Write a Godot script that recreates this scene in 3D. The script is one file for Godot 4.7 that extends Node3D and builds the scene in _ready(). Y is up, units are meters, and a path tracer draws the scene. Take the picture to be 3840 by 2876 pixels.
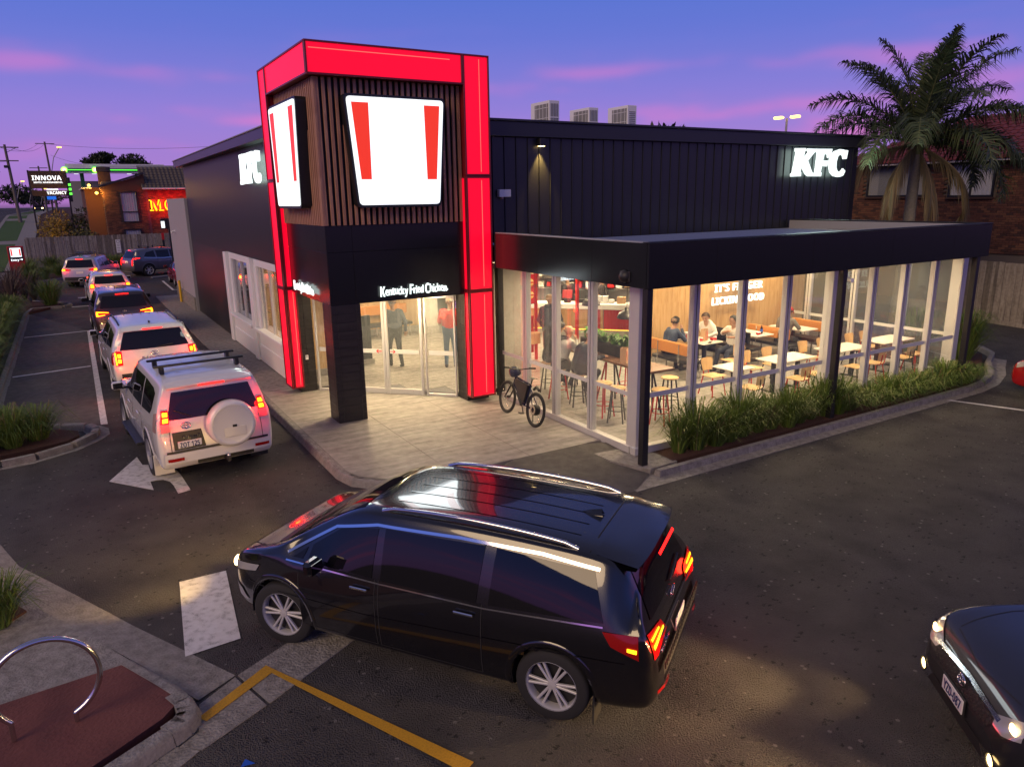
extends Node3D

# ---------------------------------------------------------------- geometry collector
class Geo:
	var v := PackedVector3Array()
	var n := PackedVector3Array()
	var c := PackedColorArray()
	var ix := PackedInt32Array()
	var tint = null

	func t3(a: Vector3, b: Vector3, d: Vector3, na: Vector3, nb: Vector3, nd: Vector3) -> void:
		var k := v.size()
		v.append(a); v.append(b); v.append(d)
		n.append(na); n.append(nb); n.append(nd)
		if tint != null:
			c.append(tint); c.append(tint); c.append(tint)
		if (d - a).cross(b - a).dot(na + nb + nd) < 0.0:
			ix.append(k); ix.append(k + 2); ix.append(k + 1)
		else:
			ix.append(k); ix.append(k + 1); ix.append(k + 2)

	func flat(a: Vector3, b: Vector3, d: Vector3, out: Vector3) -> void:
		var m := (d - a).cross(b - a)
		if m.length_squared() < 1e-16:
			return
		m = m.normalized()
		if m.dot(out) < 0.0:
			m = -m
		t3(a, b, d, m, m, m)

	func quad(a: Vector3, b: Vector3, d: Vector3, e: Vector3, out: Vector3) -> void:
		flat(a, b, d, out)
		flat(a, d, e, out)

	func box(m: Vector3, s: Vector3, bs := Basis()) -> void:
		var h := s * 0.5
		for ax in 3:
			for sg in [-1.0, 1.0]:
				var o := Vector3(); o[ax] = sg
				var p := Vector3(); p[(ax + 1) % 3] = h[(ax + 1) % 3]
				var q := Vector3(); q[(ax + 2) % 3] = h[(ax + 2) % 3]
				var f := o * h[ax]
				quad(m + bs * (f - p - q), m + bs * (f + p - q), m + bs * (f + p + q), m + bs * (f - p + q), bs * o)

	# a box with chamfered edges
	func bev(m: Vector3, s: Vector3, b: float, bs := Basis()) -> void:
		var h := s * 0.5
		b = minf(b, minf(h.x, minf(h.y, h.z)) * 0.98)
		var k := h - Vector3(b, b, b)
		for ax in 3:
			var a1 := (ax + 1) % 3
			var a2 := (ax + 2) % 3
			for sg in [-1.0, 1.0]:
				var o := Vector3(); o[ax] = sg
				var f := Vector3(); f[ax] = sg * h[ax]
				var p := Vector3(); p[a1] = k[a1]
				var q := Vector3(); q[a2] = k[a2]
				quad(m + bs * (f - p - q), m + bs * (f + p - q), m + bs * (f + p + q), m + bs * (f - p + q), bs * o)
				for s2 in [-1.0, 1.0]:
					# edge along a2 between +-ax and +-a1
					var e1 := Vector3(); e1[ax] = sg * h[ax]; e1[a1] = s2 * k[a1]
					var e2 := Vector3(); e2[ax] = sg * k[ax]; e2[a1] = s2 * h[a1]
					var z := Vector3(); z[a2] = k[a2]
					var on := Vector3(); on[ax] = sg; on[a1] = s2
					quad(m + bs * (e1 - z), m + bs * (e1 + z), m + bs * (e2 + z), m + bs * (e2 - z), bs * on)
		for sx in [-1.0, 1.0]:
			for sy in [-1.0, 1.0]:
				for sz in [-1.0, 1.0]:
					flat(m + bs * Vector3(sx * h.x, sy * k.y, sz * k.z), m + bs * Vector3(sx * k.x, sy * h.y, sz * k.z), m + bs * Vector3(sx * k.x, sy * k.y, sz * h.z), bs * Vector3(sx, sy, sz))

	# rows of points -> smooth sheet, normals away from "inside"
	func grid(rows: Array, inside: Vector3, skip = null) -> void:
		var R := rows.size()
		var C: int = rows[0].size()
		var nn := []
		for i in R:
			var line := PackedVector3Array()
			for j in C:
				var i0 := maxi(i - 1, 0)
				var i1 := mini(i + 1, R - 1)
				var j0 := maxi(j - 1, 0)
				var j1 := mini(j + 1, C - 1)
				var du: Vector3 = rows[i1][j] - rows[i0][j]
				var dv: Vector3 = rows[i][j1] - rows[i][j0]
				if du.length_squared() < 1e-12:
					var jj := j1 if j == j0 else j0
					du = rows[i1][jj] - rows[i0][jj]
				var m := du.cross(dv)
				if m.length_squared() < 1e-14:
					m = rows[i][j] - inside
				m = m.normalized()
				if m.dot(rows[i][j] - inside) < 0.0:
					m = -m
				line.append(m)
			nn.append(line)
		for i in R - 1:
			for j in C - 1:
				if skip != null and skip.call(i, j):
					continue
				t3(rows[i][j], rows[i][j + 1], rows[i + 1][j + 1], nn[i][j], nn[i][j + 1], nn[i + 1][j + 1])
				t3(rows[i][j], rows[i + 1][j + 1], rows[i + 1][j], nn[i][j], nn[i + 1][j + 1], nn[i + 1][j])

	func tube(pts: Array, r, sides := 8, capped := true) -> void:
		var N := pts.size()
		var rings := []
		var up := Vector3.UP
		var side := Vector3.ZERO
		for i in N:
			var d: Vector3 = (pts[mini(i + 1, N - 1)] - pts[maxi(i - 1, 0)]).normalized()
			if side == Vector3.ZERO:
				side = d.cross(Vector3.RIGHT if absf(d.dot(Vector3.RIGHT)) < 0.8 else Vector3.FORWARD).normalized()
			side = (side - d * side.dot(d)).normalized()
			up = d.cross(side).normalized()
			var rr: float = r[i] if r is Array or r is PackedFloat32Array else r
			var ring := []
			for k in sides:
				var a := TAU * k / sides
				ring.append(side * cos(a) * rr + up * sin(a) * rr)
			rings.append(ring)
		for i in N - 1:
			for k in sides:
				var l := (k + 1) % sides
				var a: Vector3 = rings[i][k]
				var b: Vector3 = rings[i][l]
				var d2: Vector3 = rings[i + 1][l]
				var e: Vector3 = rings[i + 1][k]
				t3(pts[i] + a, pts[i] + b, pts[i + 1] + d2, a.normalized(), b.normalized(), d2.normalized())
				t3(pts[i] + a, pts[i + 1] + d2, pts[i + 1] + e, a.normalized(), d2.normalized(), e.normalized())
		if capped:
			for i in [0, N - 1]:
				var o: Vector3 = (pts[0] - pts[1]) if i == 0 else (pts[N - 1] - pts[N - 2])
				for k in range(1, sides - 1):
					flat(pts[i] + rings[i][0], pts[i] + rings[i][k], pts[i] + rings[i][k + 1], o)

	# profile of (radius, height) turned round the local y axis
	func lathe(prof: Array, xf: Transform3D, sides := 20, soft := true) -> void:
		for i in prof.size() - 1:
			var p: Vector2 = prof[i]
			var q: Vector2 = prof[i + 1]
			var e := q - p
			if e.length() < 1e-6:
				continue
			var na := Vector2(e.y, -e.x).normalized()
			var n0 := na
			var n1 := na
			if soft:
				if i > 0:
					var e0: Vector2 = p - prof[i - 1]
					var m0 := Vector2(e0.y, -e0.x).normalized()
					if m0.dot(na) > 0.6:
						n0 = (m0 + na).normalized()
				if i < prof.size() - 2:
					var e1: Vector2 = prof[i + 2] - q
					var m1 := Vector2(e1.y, -e1.x).normalized()
					if m1.dot(na) > 0.6:
						n1 = (m1 + na).normalized()
			for k in sides:
				var a := TAU * k / sides
				var b := TAU * (k + 1) / sides
				var ca := Vector3(cos(a), 0, sin(a))
				var cb := Vector3(cos(b), 0, sin(b))
				var up := Vector3.UP
				var P0 := xf * (ca * p.x + up * p.y)
				var P1 := xf * (cb * p.x + up * p.y)
				var Q0 := xf * (ca * q.x + up * q.y)
				var Q1 := xf * (cb * q.x + up * q.y)
				var bs := xf.basis
				var A0 := bs * (ca * n0.x + up * n0.y)
				var A1 := bs * (cb * n0.x + up * n0.y)
				var B0 := bs * (ca * n1.x + up * n1.y)
				var B1 := bs * (cb * n1.x + up * n1.y)
				if p.x > 1e-6:
					t3(P0, P1, Q1, A0, A1, B1)
				if q.x > 1e-6:
					t3(P0, Q1, Q0, A0, B1, B0)

	# flat outline in local xy, from local z z0 to z1
	func prism(poly: PackedVector2Array, z0: float, z1: float, xf := Transform3D()) -> void:
		if Geometry2D.is_polygon_clockwise(poly):
			poly = poly.duplicate()
			poly.reverse()
		var tr := Geometry2D.triangulate_polygon(poly)
		for i in range(0, tr.size(), 3):
			for zz in [[z0, -1.0], [z1, 1.0]]:
				flat(xf * Vector3(poly[tr[i]].x, poly[tr[i]].y, zz[0]), xf * Vector3(poly[tr[i + 1]].x, poly[tr[i + 1]].y, zz[0]), xf * Vector3(poly[tr[i + 2]].x, poly[tr[i + 2]].y, zz[0]), xf.basis * Vector3(0, 0, zz[1] * signf(z1 - z0)))
		for i in poly.size():
			var p := poly[i]
			var q := poly[(i + 1) % poly.size()]
			var o := xf.basis * Vector3(q.y - p.y, p.x - q.x, 0)
			quad(xf * Vector3(p.x, p.y, z0), xf * Vector3(q.x, q.y, z0), xf * Vector3(q.x, q.y, z1), xf * Vector3(p.x, p.y, z1), o)

	# outline on the ground (x, z) between two heights
	func slab(poly: PackedVector2Array, y0: float, y1: float) -> void:
		var q := PackedVector2Array()
		for p in poly:
			q.append(Vector2(p.x, -p.y))
		prism(q, y0, y1, Transform3D(Basis(Vector3(1, 0, 0), Vector3(0, 0, -1), Vector3(0, 1, 0)), Vector3.ZERO))

	func blade(p0: Vector3, p1: Vector3, p2: Vector3, w: float, side: Vector3) -> void:
		var n0 := (p1 - p0).cross(side).normalized()
		var a := side * w
		t3(p0 - a, p0 + a, p1 + a * 0.8, n0, n0, n0)
		t3(p0 - a, p1 + a * 0.8, p1 - a * 0.8, n0, n0, n0)
		t3(p1 - a * 0.8, p1 + a * 0.8, p2, n0, n0, n0)

	func mesh() -> ArrayMesh:
		var m := ArrayMesh.new()
		if v.is_empty():
			return m
		var arr := []
		arr.resize(Mesh.ARRAY_MAX)
		arr[Mesh.ARRAY_VERTEX] = v
		arr[Mesh.ARRAY_NORMAL] = n
		arr[Mesh.ARRAY_INDEX] = ix
		if c.size() == v.size():
			arr[Mesh.ARRAY_COLOR] = c
		m.add_surface_from_arrays(Mesh.PRIMITIVE_TRIANGLES, arr)
		return m

# ---------------------------------------------------------------- names, labels
var taken := {}

func numbered(called: String) -> String:
	if not taken.has(called):
		taken[called] = 0
		return called
	taken[called] += 1
	return "%s_%03d" % [called, taken[called]]

func tag(o, label: String, category: String, group := ""):
	o.set_meta("label", label)
	o.set_meta("category", category)
	if group != "":
		o.set_meta("group", group)
	return o

func thing(called: String, label: String, category: String, at := Vector3.ZERO, turn := 0.0, group := "") -> Node3D:
	var o := Node3D.new()
	o.name = numbered(called)
	add_child(o)
	o.position = at
	o.rotation.y = turn
	return tag(o, label, category, group)

func put(called: String, g, m: Material, parent: Node = null) -> MeshInstance3D:
	var o := MeshInstance3D.new()
	o.mesh = g.mesh() if g is Geo else g
	o.material_override = m
	if parent == null:
		o.name = numbered(called)
		add_child(o)
	else:
		o.name = called
		parent.add_child(o, true)
	return o

func setting(called: String, g, m: Material) -> MeshInstance3D:
	var o := put(called, g, m)
	o.set_meta("kind", "structure")
	return o

func copy(o: Node3D, label := "", group := "") -> Node3D:
	var d: Node3D = o.duplicate()
	d.name = numbered(String(o.name).rstrip("0123456789").rstrip("_"))
	add_child(d)
	if label != "":
		d.set_meta("label", label)
	if group != "":
		d.set_meta("group", group)
	return d

func bx(c: Vector3, s: Vector3, b := 0.0, bs := Basis()) -> Geo:
	var g := Geo.new()
	if b > 0.0:
		g.bev(c, s, b, bs)
	else:
		g.box(c, s, bs)
	return g

func tb(pts: Array, r, sides := 8) -> Geo:
	var g := Geo.new()
	g.tube(pts, r, sides)
	return g

# ---------------------------------------------------------------- materials
var M := {}

# colour given as a linear, real-world base colour
func lin(r: float, g: float, b: float, a := 1.0) -> Color:
	var k := Color(r, g, b).linear_to_srgb()
	k.a = a
	return k

func mat(key: String, col: Color, rough := 0.6, metal := 0.0) -> StandardMaterial3D:
	var m := StandardMaterial3D.new()
	m.resource_name = key
	m.albedo_color = col
	m.roughness = rough
	m.metallic = metal
	M[key] = m
	return m

func glow(key: String, col: Color, emit: Color, energy: float) -> StandardMaterial3D:
	var m := mat(key, col, 0.4)
	m.emission_enabled = true
	m.emission = emit
	m.emission_energy_multiplier = energy
	return m

func noise_image(sd: int, freq: float, size: int, oct := 4, kind := FastNoiseLite.TYPE_SIMPLEX_SMOOTH, stretch := Vector2(1, 1)) -> Image:
	var f := FastNoiseLite.new()
	f.seed = sd
	f.frequency = freq
	f.noise_type = kind
	f.fractal_octaves = oct
	var im := f.get_seamless_image(int(size * stretch.x), int(size * stretch.y), false, false, 0.15)
	if stretch != Vector2(1, 1):
		im.resize(size, size)
	return im

# a coarse and a fine noise mapped on a ramp of linear colours
func ramp_tex(a: Image, b: Image, wa: float, cols: Array, spots := 0.0, spot_col := Color(0, 0, 0), sd := 1, dark := 0) -> ImageTexture:
	var s := a.get_width()
	var im := Image.create(s, s, false, Image.FORMAT_RGB8)
	var da := a.get_data()
	var db := b.get_data()
	var out := PackedByteArray()
	out.resize(s * s * 3)
	var lut := []
	for i in 256:
		var t := i / 255.0 * (cols.size() - 1)
		var k := mini(int(t), cols.size() - 2)
		lut.append(Color(cols[k]).lerp(cols[k + 1], t - k).linear_to_srgb())
	var rng := RandomNumberGenerator.new()
	rng.seed = sd
	for i in s * s:
		var k: Color = lut[clampi(int(da[i] * wa + db[i] * (1.0 - wa)), 0, 255)]
		out[i * 3] = int(k.r * 255)
		out[i * 3 + 1] = int(k.g * 255)
		out[i * 3 + 2] = int(k.b * 255)
	im.set_data(s, s, false, Image.FORMAT_RGB8, out)
	if spots > 0.0:
		var sc := spot_col.linear_to_srgb()
		for q in int(spots):
			var x := rng.randi() % s
			var y := rng.randi() % s
			var r := 1 + rng.randi() % 3
			for dx in range(-r, r + 1):
				for dy in range(-r, r + 1):
					if dx * dx + dy * dy <= r * r:
						im.set_pixel((x + dx + s) % s, (y + dy + s) % s, sc)
	for q in dark:
		var x := rng.randi() % s
		var y := rng.randi() % s
		for e in 3 + rng.randi() % 6:
			im.fill_rect(Rect2i(clampi(x + rng.randi() % 7 - 3, 0, s - 4), clampi(y + rng.randi() % 5 - 2, 0, s - 4), 1 + rng.randi() % 4, 1 + rng.randi() % 3), Color(0.10, 0.10, 0.10))
	return ImageTexture.create_from_image(im)

func normal_tex(im: Image, strength: float) -> ImageTexture:
	var k: Image = im.duplicate()
	k.convert(Image.FORMAT_RGBA8)
	k.bump_map_to_normal_map(strength)
	return ImageTexture.create_from_image(k)

func tri(m: StandardMaterial3D, tex: Texture2D, per_metre: float, nrm: Texture2D = null, ns := 1.0, world := true) -> StandardMaterial3D:
	m.albedo_color = Color(1, 1, 1)
	m.albedo_texture = tex
	m.uv1_triplanar = true
	m.uv1_world_triplanar = world
	m.uv1_scale = Vector3.ONE * per_metre
	if nrm:
		m.normal_enabled = true
		m.normal_texture = nrm
		m.normal_scale = ns
	return m

func words(txt: String, height: float, depth := 0.004, bold := true, serif := false, spacing := 0.0) -> Mesh:
	var f := SystemFont.new()
	f.font_names = PackedStringArray(["Droid Serif" if serif else "Droid Sans"])
	f.font_weight = 700 if bold else 400
	var t := TextMesh.new()
	t.font = f
	t.text = txt
	t.font_size = 64
	t.pixel_size = height / 46.0
	t.depth = depth
	t.curve_step = 2.0
	return t

func area(at: Vector3, facing: Vector3, size: Vector2, col: Color, e: float, parent: Node = null) -> void:
	var l := AreaLight3D.new()
	l.name = "lamp_glow"
	l.area_size = size
	l.light_color = col
	l.light_energy = e
	l.area_normalize_energy = true
	l.shadow_enabled = true
	l.area_range = 60.0
	if parent == null:
		add_child(l, true)
	else:
		parent.add_child(l, true)
	var up := Vector3.UP if absf(facing.y) < 0.9 else Vector3.FORWARD
	l.transform = Transform3D(Basis.looking_at(facing, up), at)

func omni(at: Vector3, col: Color, e: float, r := 0.05, parent: Node = null) -> void:
	var l := OmniLight3D.new()
	l.name = "lamp_glow"
	l.light_color = col
	l.light_energy = e
	l.light_size = r
	l.omni_range = 60.0
	l.omni_attenuation = 2.0
	l.shadow_enabled = true
	if parent == null:
		add_child(l, true)
	else:
		parent.add_child(l, true)
	l.position = at

func spot(at: Vector3, to: Vector3, col: Color, e: float, angle: float, r := 0.05, parent: Node = null) -> void:
	var l := SpotLight3D.new()
	l.name = "lamp_glow"
	l.light_color = col
	l.light_energy = e
	l.light_size = r
	l.spot_range = 60.0
	l.spot_attenuation = 2.0
	l.spot_angle = angle
	l.spot_angle_attenuation = 0.6
	l.shadow_enabled = true
	if parent == null:
		add_child(l, true)
	else:
		parent.add_child(l, true)
	l.transform = Transform3D(Basis.looking_at((to - at).normalized(), Vector3.UP), at)

var rng := RandomNumberGenerator.new()

# ---------------------------------------------------------------- the scene
func _ready() -> void:
	rng.seed = 7
	camera_and_sky()
	make_materials()
	ground()
	restaurant()
	interior()
	vehicles()
	surroundings()
	people()
	plants()
	small_things()

func camera_and_sky() -> void:
	var yaw := PI / 2 - 1.035019
	var pit := 0.249163
	var roll := -0.0159845
	var fh := Vector3(sin(yaw), 0, -cos(yaw))
	var rh := Vector3(cos(yaw), 0, sin(yaw))
	var fw := fh * cos(pit) - Vector3.UP * sin(pit)
	var u0 := Vector3.UP * cos(pit) + fh * sin(pit)
	var rt := rh * cos(roll) + u0 * sin(roll)
	var up := u0 * cos(roll) - rh * sin(roll)
	var cam := Camera3D.new()
	cam.name = "camera"
	add_child(cam)
	cam.transform = Transform3D(Basis(rt, up, -fw), Vector3(0, 4.5, 0))
	cam.fov = 55.47
	cam.near = 0.1
	cam.far = 2500.0
	cam.current = true

	# dusk sky: violet and pink near the horizon, blue above, thin pink streaks of cloud
	var W := 1024
	var H := 512
	var fa := FastNoiseLite.new()
	fa.seed = 11
	fa.frequency = 1.0
	fa.fractal_octaves = 4
	var fb := FastNoiseLite.new()
	fb.seed = 23
	fb.frequency = 1.0
	fb.fractal_octaves = 5
	var im := Image.create(W, H, false, Image.FORMAT_RGB8)
	var stops := [-90.0, -3.0, 0.0, 2.5, 5.5, 8.0, 11.0, 14.0, 22.0, 45.0, 90.0]
	var cols := [Color8(70, 62, 70), Color8(140, 98, 168), Color8(168, 118, 196), Color8(168, 128, 210), Color8(154, 130, 216), Color8(132, 126, 216), Color8(106, 121, 214), Color8(90, 117, 211), Color8(92, 106, 180), Color8(98, 100, 140), Color8(100, 98, 122)]
	for j in H:
		var el := 90.0 - (j + 0.5) / H * 180.0
		var k := 0
		while k < stops.size() - 2 and el > stops[k + 1]:
			k += 1
		var base: Color = Color(cols[k]).lerp(cols[k + 1], clampf((el - stops[k]) / (stops[k + 1] - stops[k]), 0, 1))
		for i in W:
			var cl := base
			if el > -2.0 and el < 40.0:
				var az := (i + 0.5) / W * TAU
				var d := Vector3(cos(az) * 2.1, el * 0.22, sin(az) * 2.1)
				var s := fa.get_noise_3d(d.x, d.y * 1.6, d.z) * 0.5 + fb.get_noise_3d(d.x * 2.3 + 5.0, d.y * 4.0, d.z * 2.3) * 0.28
				s += 0.05 * sin(el * 1.3 + fa.get_noise_3d(d.x, 0.0, d.z) * 5.0)
				var amt := smoothstep(-0.02, 0.34, s) * smoothstep(-1.0, 3.0, el) * (1.0 - smoothstep(6.0, 12.5, el))
				cl = cl.lerp(Color8(232, 128, 206), amt * 0.8)
			im.set_pixel(i, j, cl)
	var ps := PanoramaSkyMaterial.new()
	ps.panorama = ImageTexture.create_from_image(im)
	var sky := Sky.new()
	sky.sky_material = ps
	var env := Environment.new()
	env.background_mode = Environment.BG_SKY
	env.sky = sky
	env.background_energy_multiplier = 1.0
	env.tonemap_mode = Environment.TONE_MAPPER_LINEAR
	env.tonemap_exposure = 1.0
	env.sdfgi_enabled = true
	env.ssao_enabled = true
	env.ssil_enabled = true
	var we := WorldEnvironment.new()
	we.name = "world"
	we.environment = env
	add_child(we)

	# the last light of the western sky
	var sun := DirectionalLight3D.new()
	sun.name = "afterglow"
	sun.light_color = Color8(255, 218, 172)
	sun.light_energy = 0.5
	sun.light_angular_distance = 30.0
	sun.shadow_enabled = true
	sun.rotation_degrees = Vector3(-30, -68, 0)
	add_child(sun)

func make_materials() -> void:
	var S := 512
	var n_fine := noise_image(3, 0.09, S, 3)
	var n_mid := noise_image(5, 0.02, S, 4)
	var n_big := noise_image(9, 0.006, S, 5)
	var n_grain := noise_image(21, 0.35, S, 2)
	var n_streak := noise_image(31, 0.02, S, 4, FastNoiseLite.TYPE_SIMPLEX_SMOOTH, Vector2(1.0, 0.12))
	var n_streak_h := noise_image(33, 0.02, S, 4, FastNoiseLite.TYPE_SIMPLEX_SMOOTH, Vector2(0.16, 1.0))
	var a := ramp_tex(n_big, n_grain, 0.55, [Color(0.028, 0.027, 0.027), Color(0.060, 0.056, 0.054), Color(0.085, 0.080, 0.076), Color(0.125, 0.117, 0.110)], 70, Color(0.20, 0.19, 0.18), 4, 160)
	tri(mat("asphalt", Color.WHITE, 0.82), a, 0.32, normal_tex(n_grain, 8.0), 1.5)
	tri(mat("asphalt_old", Color.WHITE, 0.85), ramp_tex(n_mid, n_grain, 0.5, [Color(0.05, 0.046, 0.042), Color(0.10, 0.092, 0.084), Color(0.16, 0.148, 0.136)]), 0.4, normal_tex(n_grain, 5.0), 1.0)
	tri(mat("paving", Color.WHITE, 0.62), ramp_tex(n_streak_h, n_mid, 0.6, [Color(0.13, 0.118, 0.105), Color(0.23, 0.212, 0.192), Color(0.31, 0.288, 0.262), Color(0.42, 0.394, 0.36)]), 0.45, normal_tex(n_fine, 1.6), 0.5)
	tri(mat("floor_tile", Color.WHITE, 0.5), ramp_tex(n_streak_h, n_mid, 0.55, [Color(0.08, 0.074, 0.066), Color(0.20, 0.188, 0.17), Color(0.31, 0.292, 0.268), Color(0.44, 0.42, 0.39)]), 0.55)
	tri(mat("concrete", Color.WHITE, 0.85), ramp_tex(n_mid, n_fine, 0.62, [Color(0.075, 0.070, 0.064), Color(0.19, 0.178, 0.162), Color(0.27, 0.255, 0.235), Color(0.36, 0.342, 0.318)]), 0.6, normal_tex(n_fine, 4.0), 0.8)
	tri(mat("red_paving", Color.WHITE, 0.85), ramp_tex(n_big, n_fine, 0.7, [Color(0.085, 0.026, 0.022), Color(0.135, 0.042, 0.034), Color(0.17, 0.058, 0.046)]), 0.5, normal_tex(n_fine, 3.0), 0.6)
	tri(mat("road_paint", Color.WHITE, 0.7), ramp_tex(n_mid, n_grain, 0.45, [Color(0.06, 0.055, 0.055), Color(0.10, 0.095, 0.095), Color(0.62, 0.61, 0.60), Color(0.70, 0.69, 0.69), Color(0.74, 0.73, 0.73), Color(0.76, 0.75, 0.75)]), 0.7, normal_tex(n_grain, 4.0), 0.7)
	tri(mat("yellow_paint", Color.WHITE, 0.7), ramp_tex(n_fine, n_grain, 0.5, [Color(0.30, 0.16, 0.01), Color(0.62, 0.33, 0.012), Color(0.70, 0.38, 0.015)]), 0.8, normal_tex(n_grain, 6.0), 1.0)
	mat("blue_paint", lin(0.01, 0.10, 0.55), 0.7)
	tri(mat("mulch", Color.WHITE, 0.95), ramp_tex(n_fine, n_grain, 0.5, [Color(0.02, 0.008, 0.005), Color(0.085, 0.034, 0.02), Color(0.17, 0.085, 0.055)]), 1.2, normal_tex(n_grain, 10.0), 1.0)
	tri(mat("lawn", Color.WHITE, 0.95), ramp_tex(n_mid, n_grain, 0.5, [Color(0.03, 0.07, 0.012), Color(0.06, 0.13, 0.02), Color(0.10, 0.18, 0.03)]), 0.8, normal_tex(n_grain, 8.0), 1.0)
	tri(mat("wood_slat", Color.WHITE, 0.55), ramp_tex(n_streak, n_fine, 0.75, [Color(0.26, 0.12, 0.07), Color(0.40, 0.205, 0.125), Color(0.50, 0.28, 0.18)]), 0.9)
	tri(mat("wood_panel", Color.WHITE, 0.5), ramp_tex(n_streak, n_fine, 0.8, [Color(0.33, 0.19, 0.08), Color(0.46, 0.29, 0.135), Color(0.55, 0.37, 0.19)]), 0.8)
	tri(mat("light_wood", Color.WHITE, 0.4), ramp_tex(n_streak, n_fine, 0.8, [Color(0.50, 0.30, 0.12), Color(0.62, 0.41, 0.19), Color(0.68, 0.48, 0.26)]), 1.4, null, 1.0, false)
	tri(mat("dark_wood", Color.WHITE, 0.35), ramp_tex(n_streak_h, n_fine, 0.8, [Color(0.07, 0.03, 0.016), Color(0.14, 0.065, 0.035), Color(0.20, 0.10, 0.06)]), 1.4, null, 1.0, false)
	tri(mat("fence_wood", Color.WHITE, 0.9), ramp_tex(n_streak, n_mid, 0.6, [Color(0.09, 0.078, 0.066), Color(0.20, 0.175, 0.15), Color(0.29, 0.262, 0.23), Color(0.38, 0.35, 0.315)]), 0.7, normal_tex(n_streak, 3.0), 0.7)
	tri(mat("fence_wood_dark", Color.WHITE, 0.9), ramp_tex(n_streak, n_mid, 0.6, [Color(0.06, 0.052, 0.045), Color(0.14, 0.122, 0.104), Color(0.21, 0.188, 0.164)]), 0.7)
	tri(mat("charcoal_tile", Color.WHITE, 0.38), ramp_tex(n_streak_h, n_fine, 0.7, [Color(0.010, 0.009, 0.009), Color(0.020, 0.018, 0.018), Color(0.034, 0.031, 0.030)]), 0.9)
	tri(mat("plaster", Color.WHITE, 0.8), ramp_tex(n_mid, n_fine, 0.6, [Color(0.34, 0.32, 0.285), Color(0.42, 0.40, 0.36), Color(0.47, 0.445, 0.405)]), 0.5)
	tri(mat("stone_skirt", Color.WHITE, 0.6), ramp_tex(n_mid, n_fine, 0.6, [Color(0.20, 0.19, 0.17), Color(0.33, 0.31, 0.28), Color(0.42, 0.40, 0.37)]), 0.8)
	mat("mortar", lin(0.10, 0.085, 0.075), 0.95)
	for i in 4:
		var bc: Color = [Color(0.110, 0.045, 0.028), Color(0.075, 0.032, 0.022), Color(0.145, 0.065, 0.036), Color(0.055, 0.028, 0.022)][i]
		mat("brick_%d" % i, lin(bc.r, bc.g, bc.b), 0.9)
	mat("black_metal", lin(0.012, 0.012, 0.014), 0.42)
	mat("cladding", lin(0.026, 0.028, 0.032), 0.36, 0.2)
	mat("cladding_dark", lin(0.012, 0.013, 0.015), 0.45)
	mat("fascia", lin(0.012, 0.013, 0.015), 0.2)
	mat("roof_sheet", lin(0.30, 0.32, 0.34), 0.35, 0.6)
	mat("alloy", lin(0.58, 0.575, 0.57), 0.4, 0.35)
	mat("alloy_dull", lin(0.34, 0.34, 0.36), 0.5, 0.4)
	mat("steel", lin(0.62, 0.61, 0.60), 0.18, 1.0)
	mat("chrome", lin(0.75, 0.76, 0.78), 0.08, 1.0)
	mat("white_paint", lin(0.72, 0.72, 0.72), 0.5)
	mat("grey_paint", lin(0.33, 0.32, 0.33), 0.7)
	mat("off_white", lin(0.66, 0.64, 0.58), 0.35)
	mat("black_plastic", lin(0.014, 0.014, 0.015), 0.5)
	mat("rubber", lin(0.016, 0.016, 0.016), 0.8)
	mat("red_metal", lin(0.46, 0.012, 0.012), 0.35)
	mat("red_frame", lin(0.20, 0.006, 0.012), 0.35)
	mat("red_panel_wall", lin(0.42, 0.01, 0.02), 0.5)
	mat("orange_vinyl", lin(0.50, 0.20, 0.05), 0.42)
	mat("black_vinyl", lin(0.014, 0.014, 0.016), 0.4)
	mat("ceiling", lin(0.60, 0.58, 0.54), 0.9)
	mat("dark_void", lin(0.20, 0.20, 0.205), 0.9)
	mat("tail_red", lin(0.30, 0.006, 0.006), 0.12)
	mat("tail_clear", lin(0.38, 0.25, 0.24), 0.12)
	mat("plate_white", lin(0.70, 0.70, 0.68), 0.5)
	mat("ink_blue", lin(0.02, 0.03, 0.12), 0.6)
	mat("skin", lin(0.45, 0.25, 0.17), 0.55)
	mat("paper", lin(0.50, 0.31, 0.17), 0.85)
	mat("print_red", lin(0.55, 0.012, 0.016), 0.6)
	mat("leaf", lin(0.045, 0.10, 0.018), 0.55)
	var g := mat("glass", Color(0.9, 0.95, 0.95, 0.04), 0.02)
	g.transparency = BaseMaterial3D.TRANSPARENCY_ALPHA
	mat("manifestation", lin(0.55, 0.55, 0.53), 0.6)
	mat("car_glass", lin(0.006, 0.006, 0.008), 0.03)
	mat("window_dark", lin(0.012, 0.014, 0.018), 0.05)
	glow("sign_white", lin(0.7, 0.7, 0.7), Color8(240, 250, 250), 1.25)
	glow("letter_white", lin(0.7, 0.7, 0.7), Color8(236, 255, 250), 1.35)
	glow("sign_red", lin(0.5, 0.02, 0.01), Color8(240, 58, 36), 0.9)
	glow("neon_panel", lin(0.45, 0.005, 0.02), Color8(255, 0, 44), 0.9)
	glow("neon_tube", lin(0.6, 0.1, 0.08), Color8(255, 70, 60), 2.6)
	glow("brake_red", lin(0.4, 0.01, 0.01), Color8(255, 22, 12), 5.0)
	glow("brake_hot", lin(0.5, 0.2, 0.02), Color8(255, 190, 20), 3.2)
	glow("head_warm", lin(0.7, 0.6, 0.4), Color8(255, 214, 140), 9.0)
	glow("ceiling_light", lin(0.7, 0.7, 0.66), Color8(255, 236, 200), 2.5)
	mat("curtain", lin(0.40, 0.41, 0.44), 0.9)
	mat("curtain_dark", lin(0.12, 0.125, 0.14), 0.9)
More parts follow.
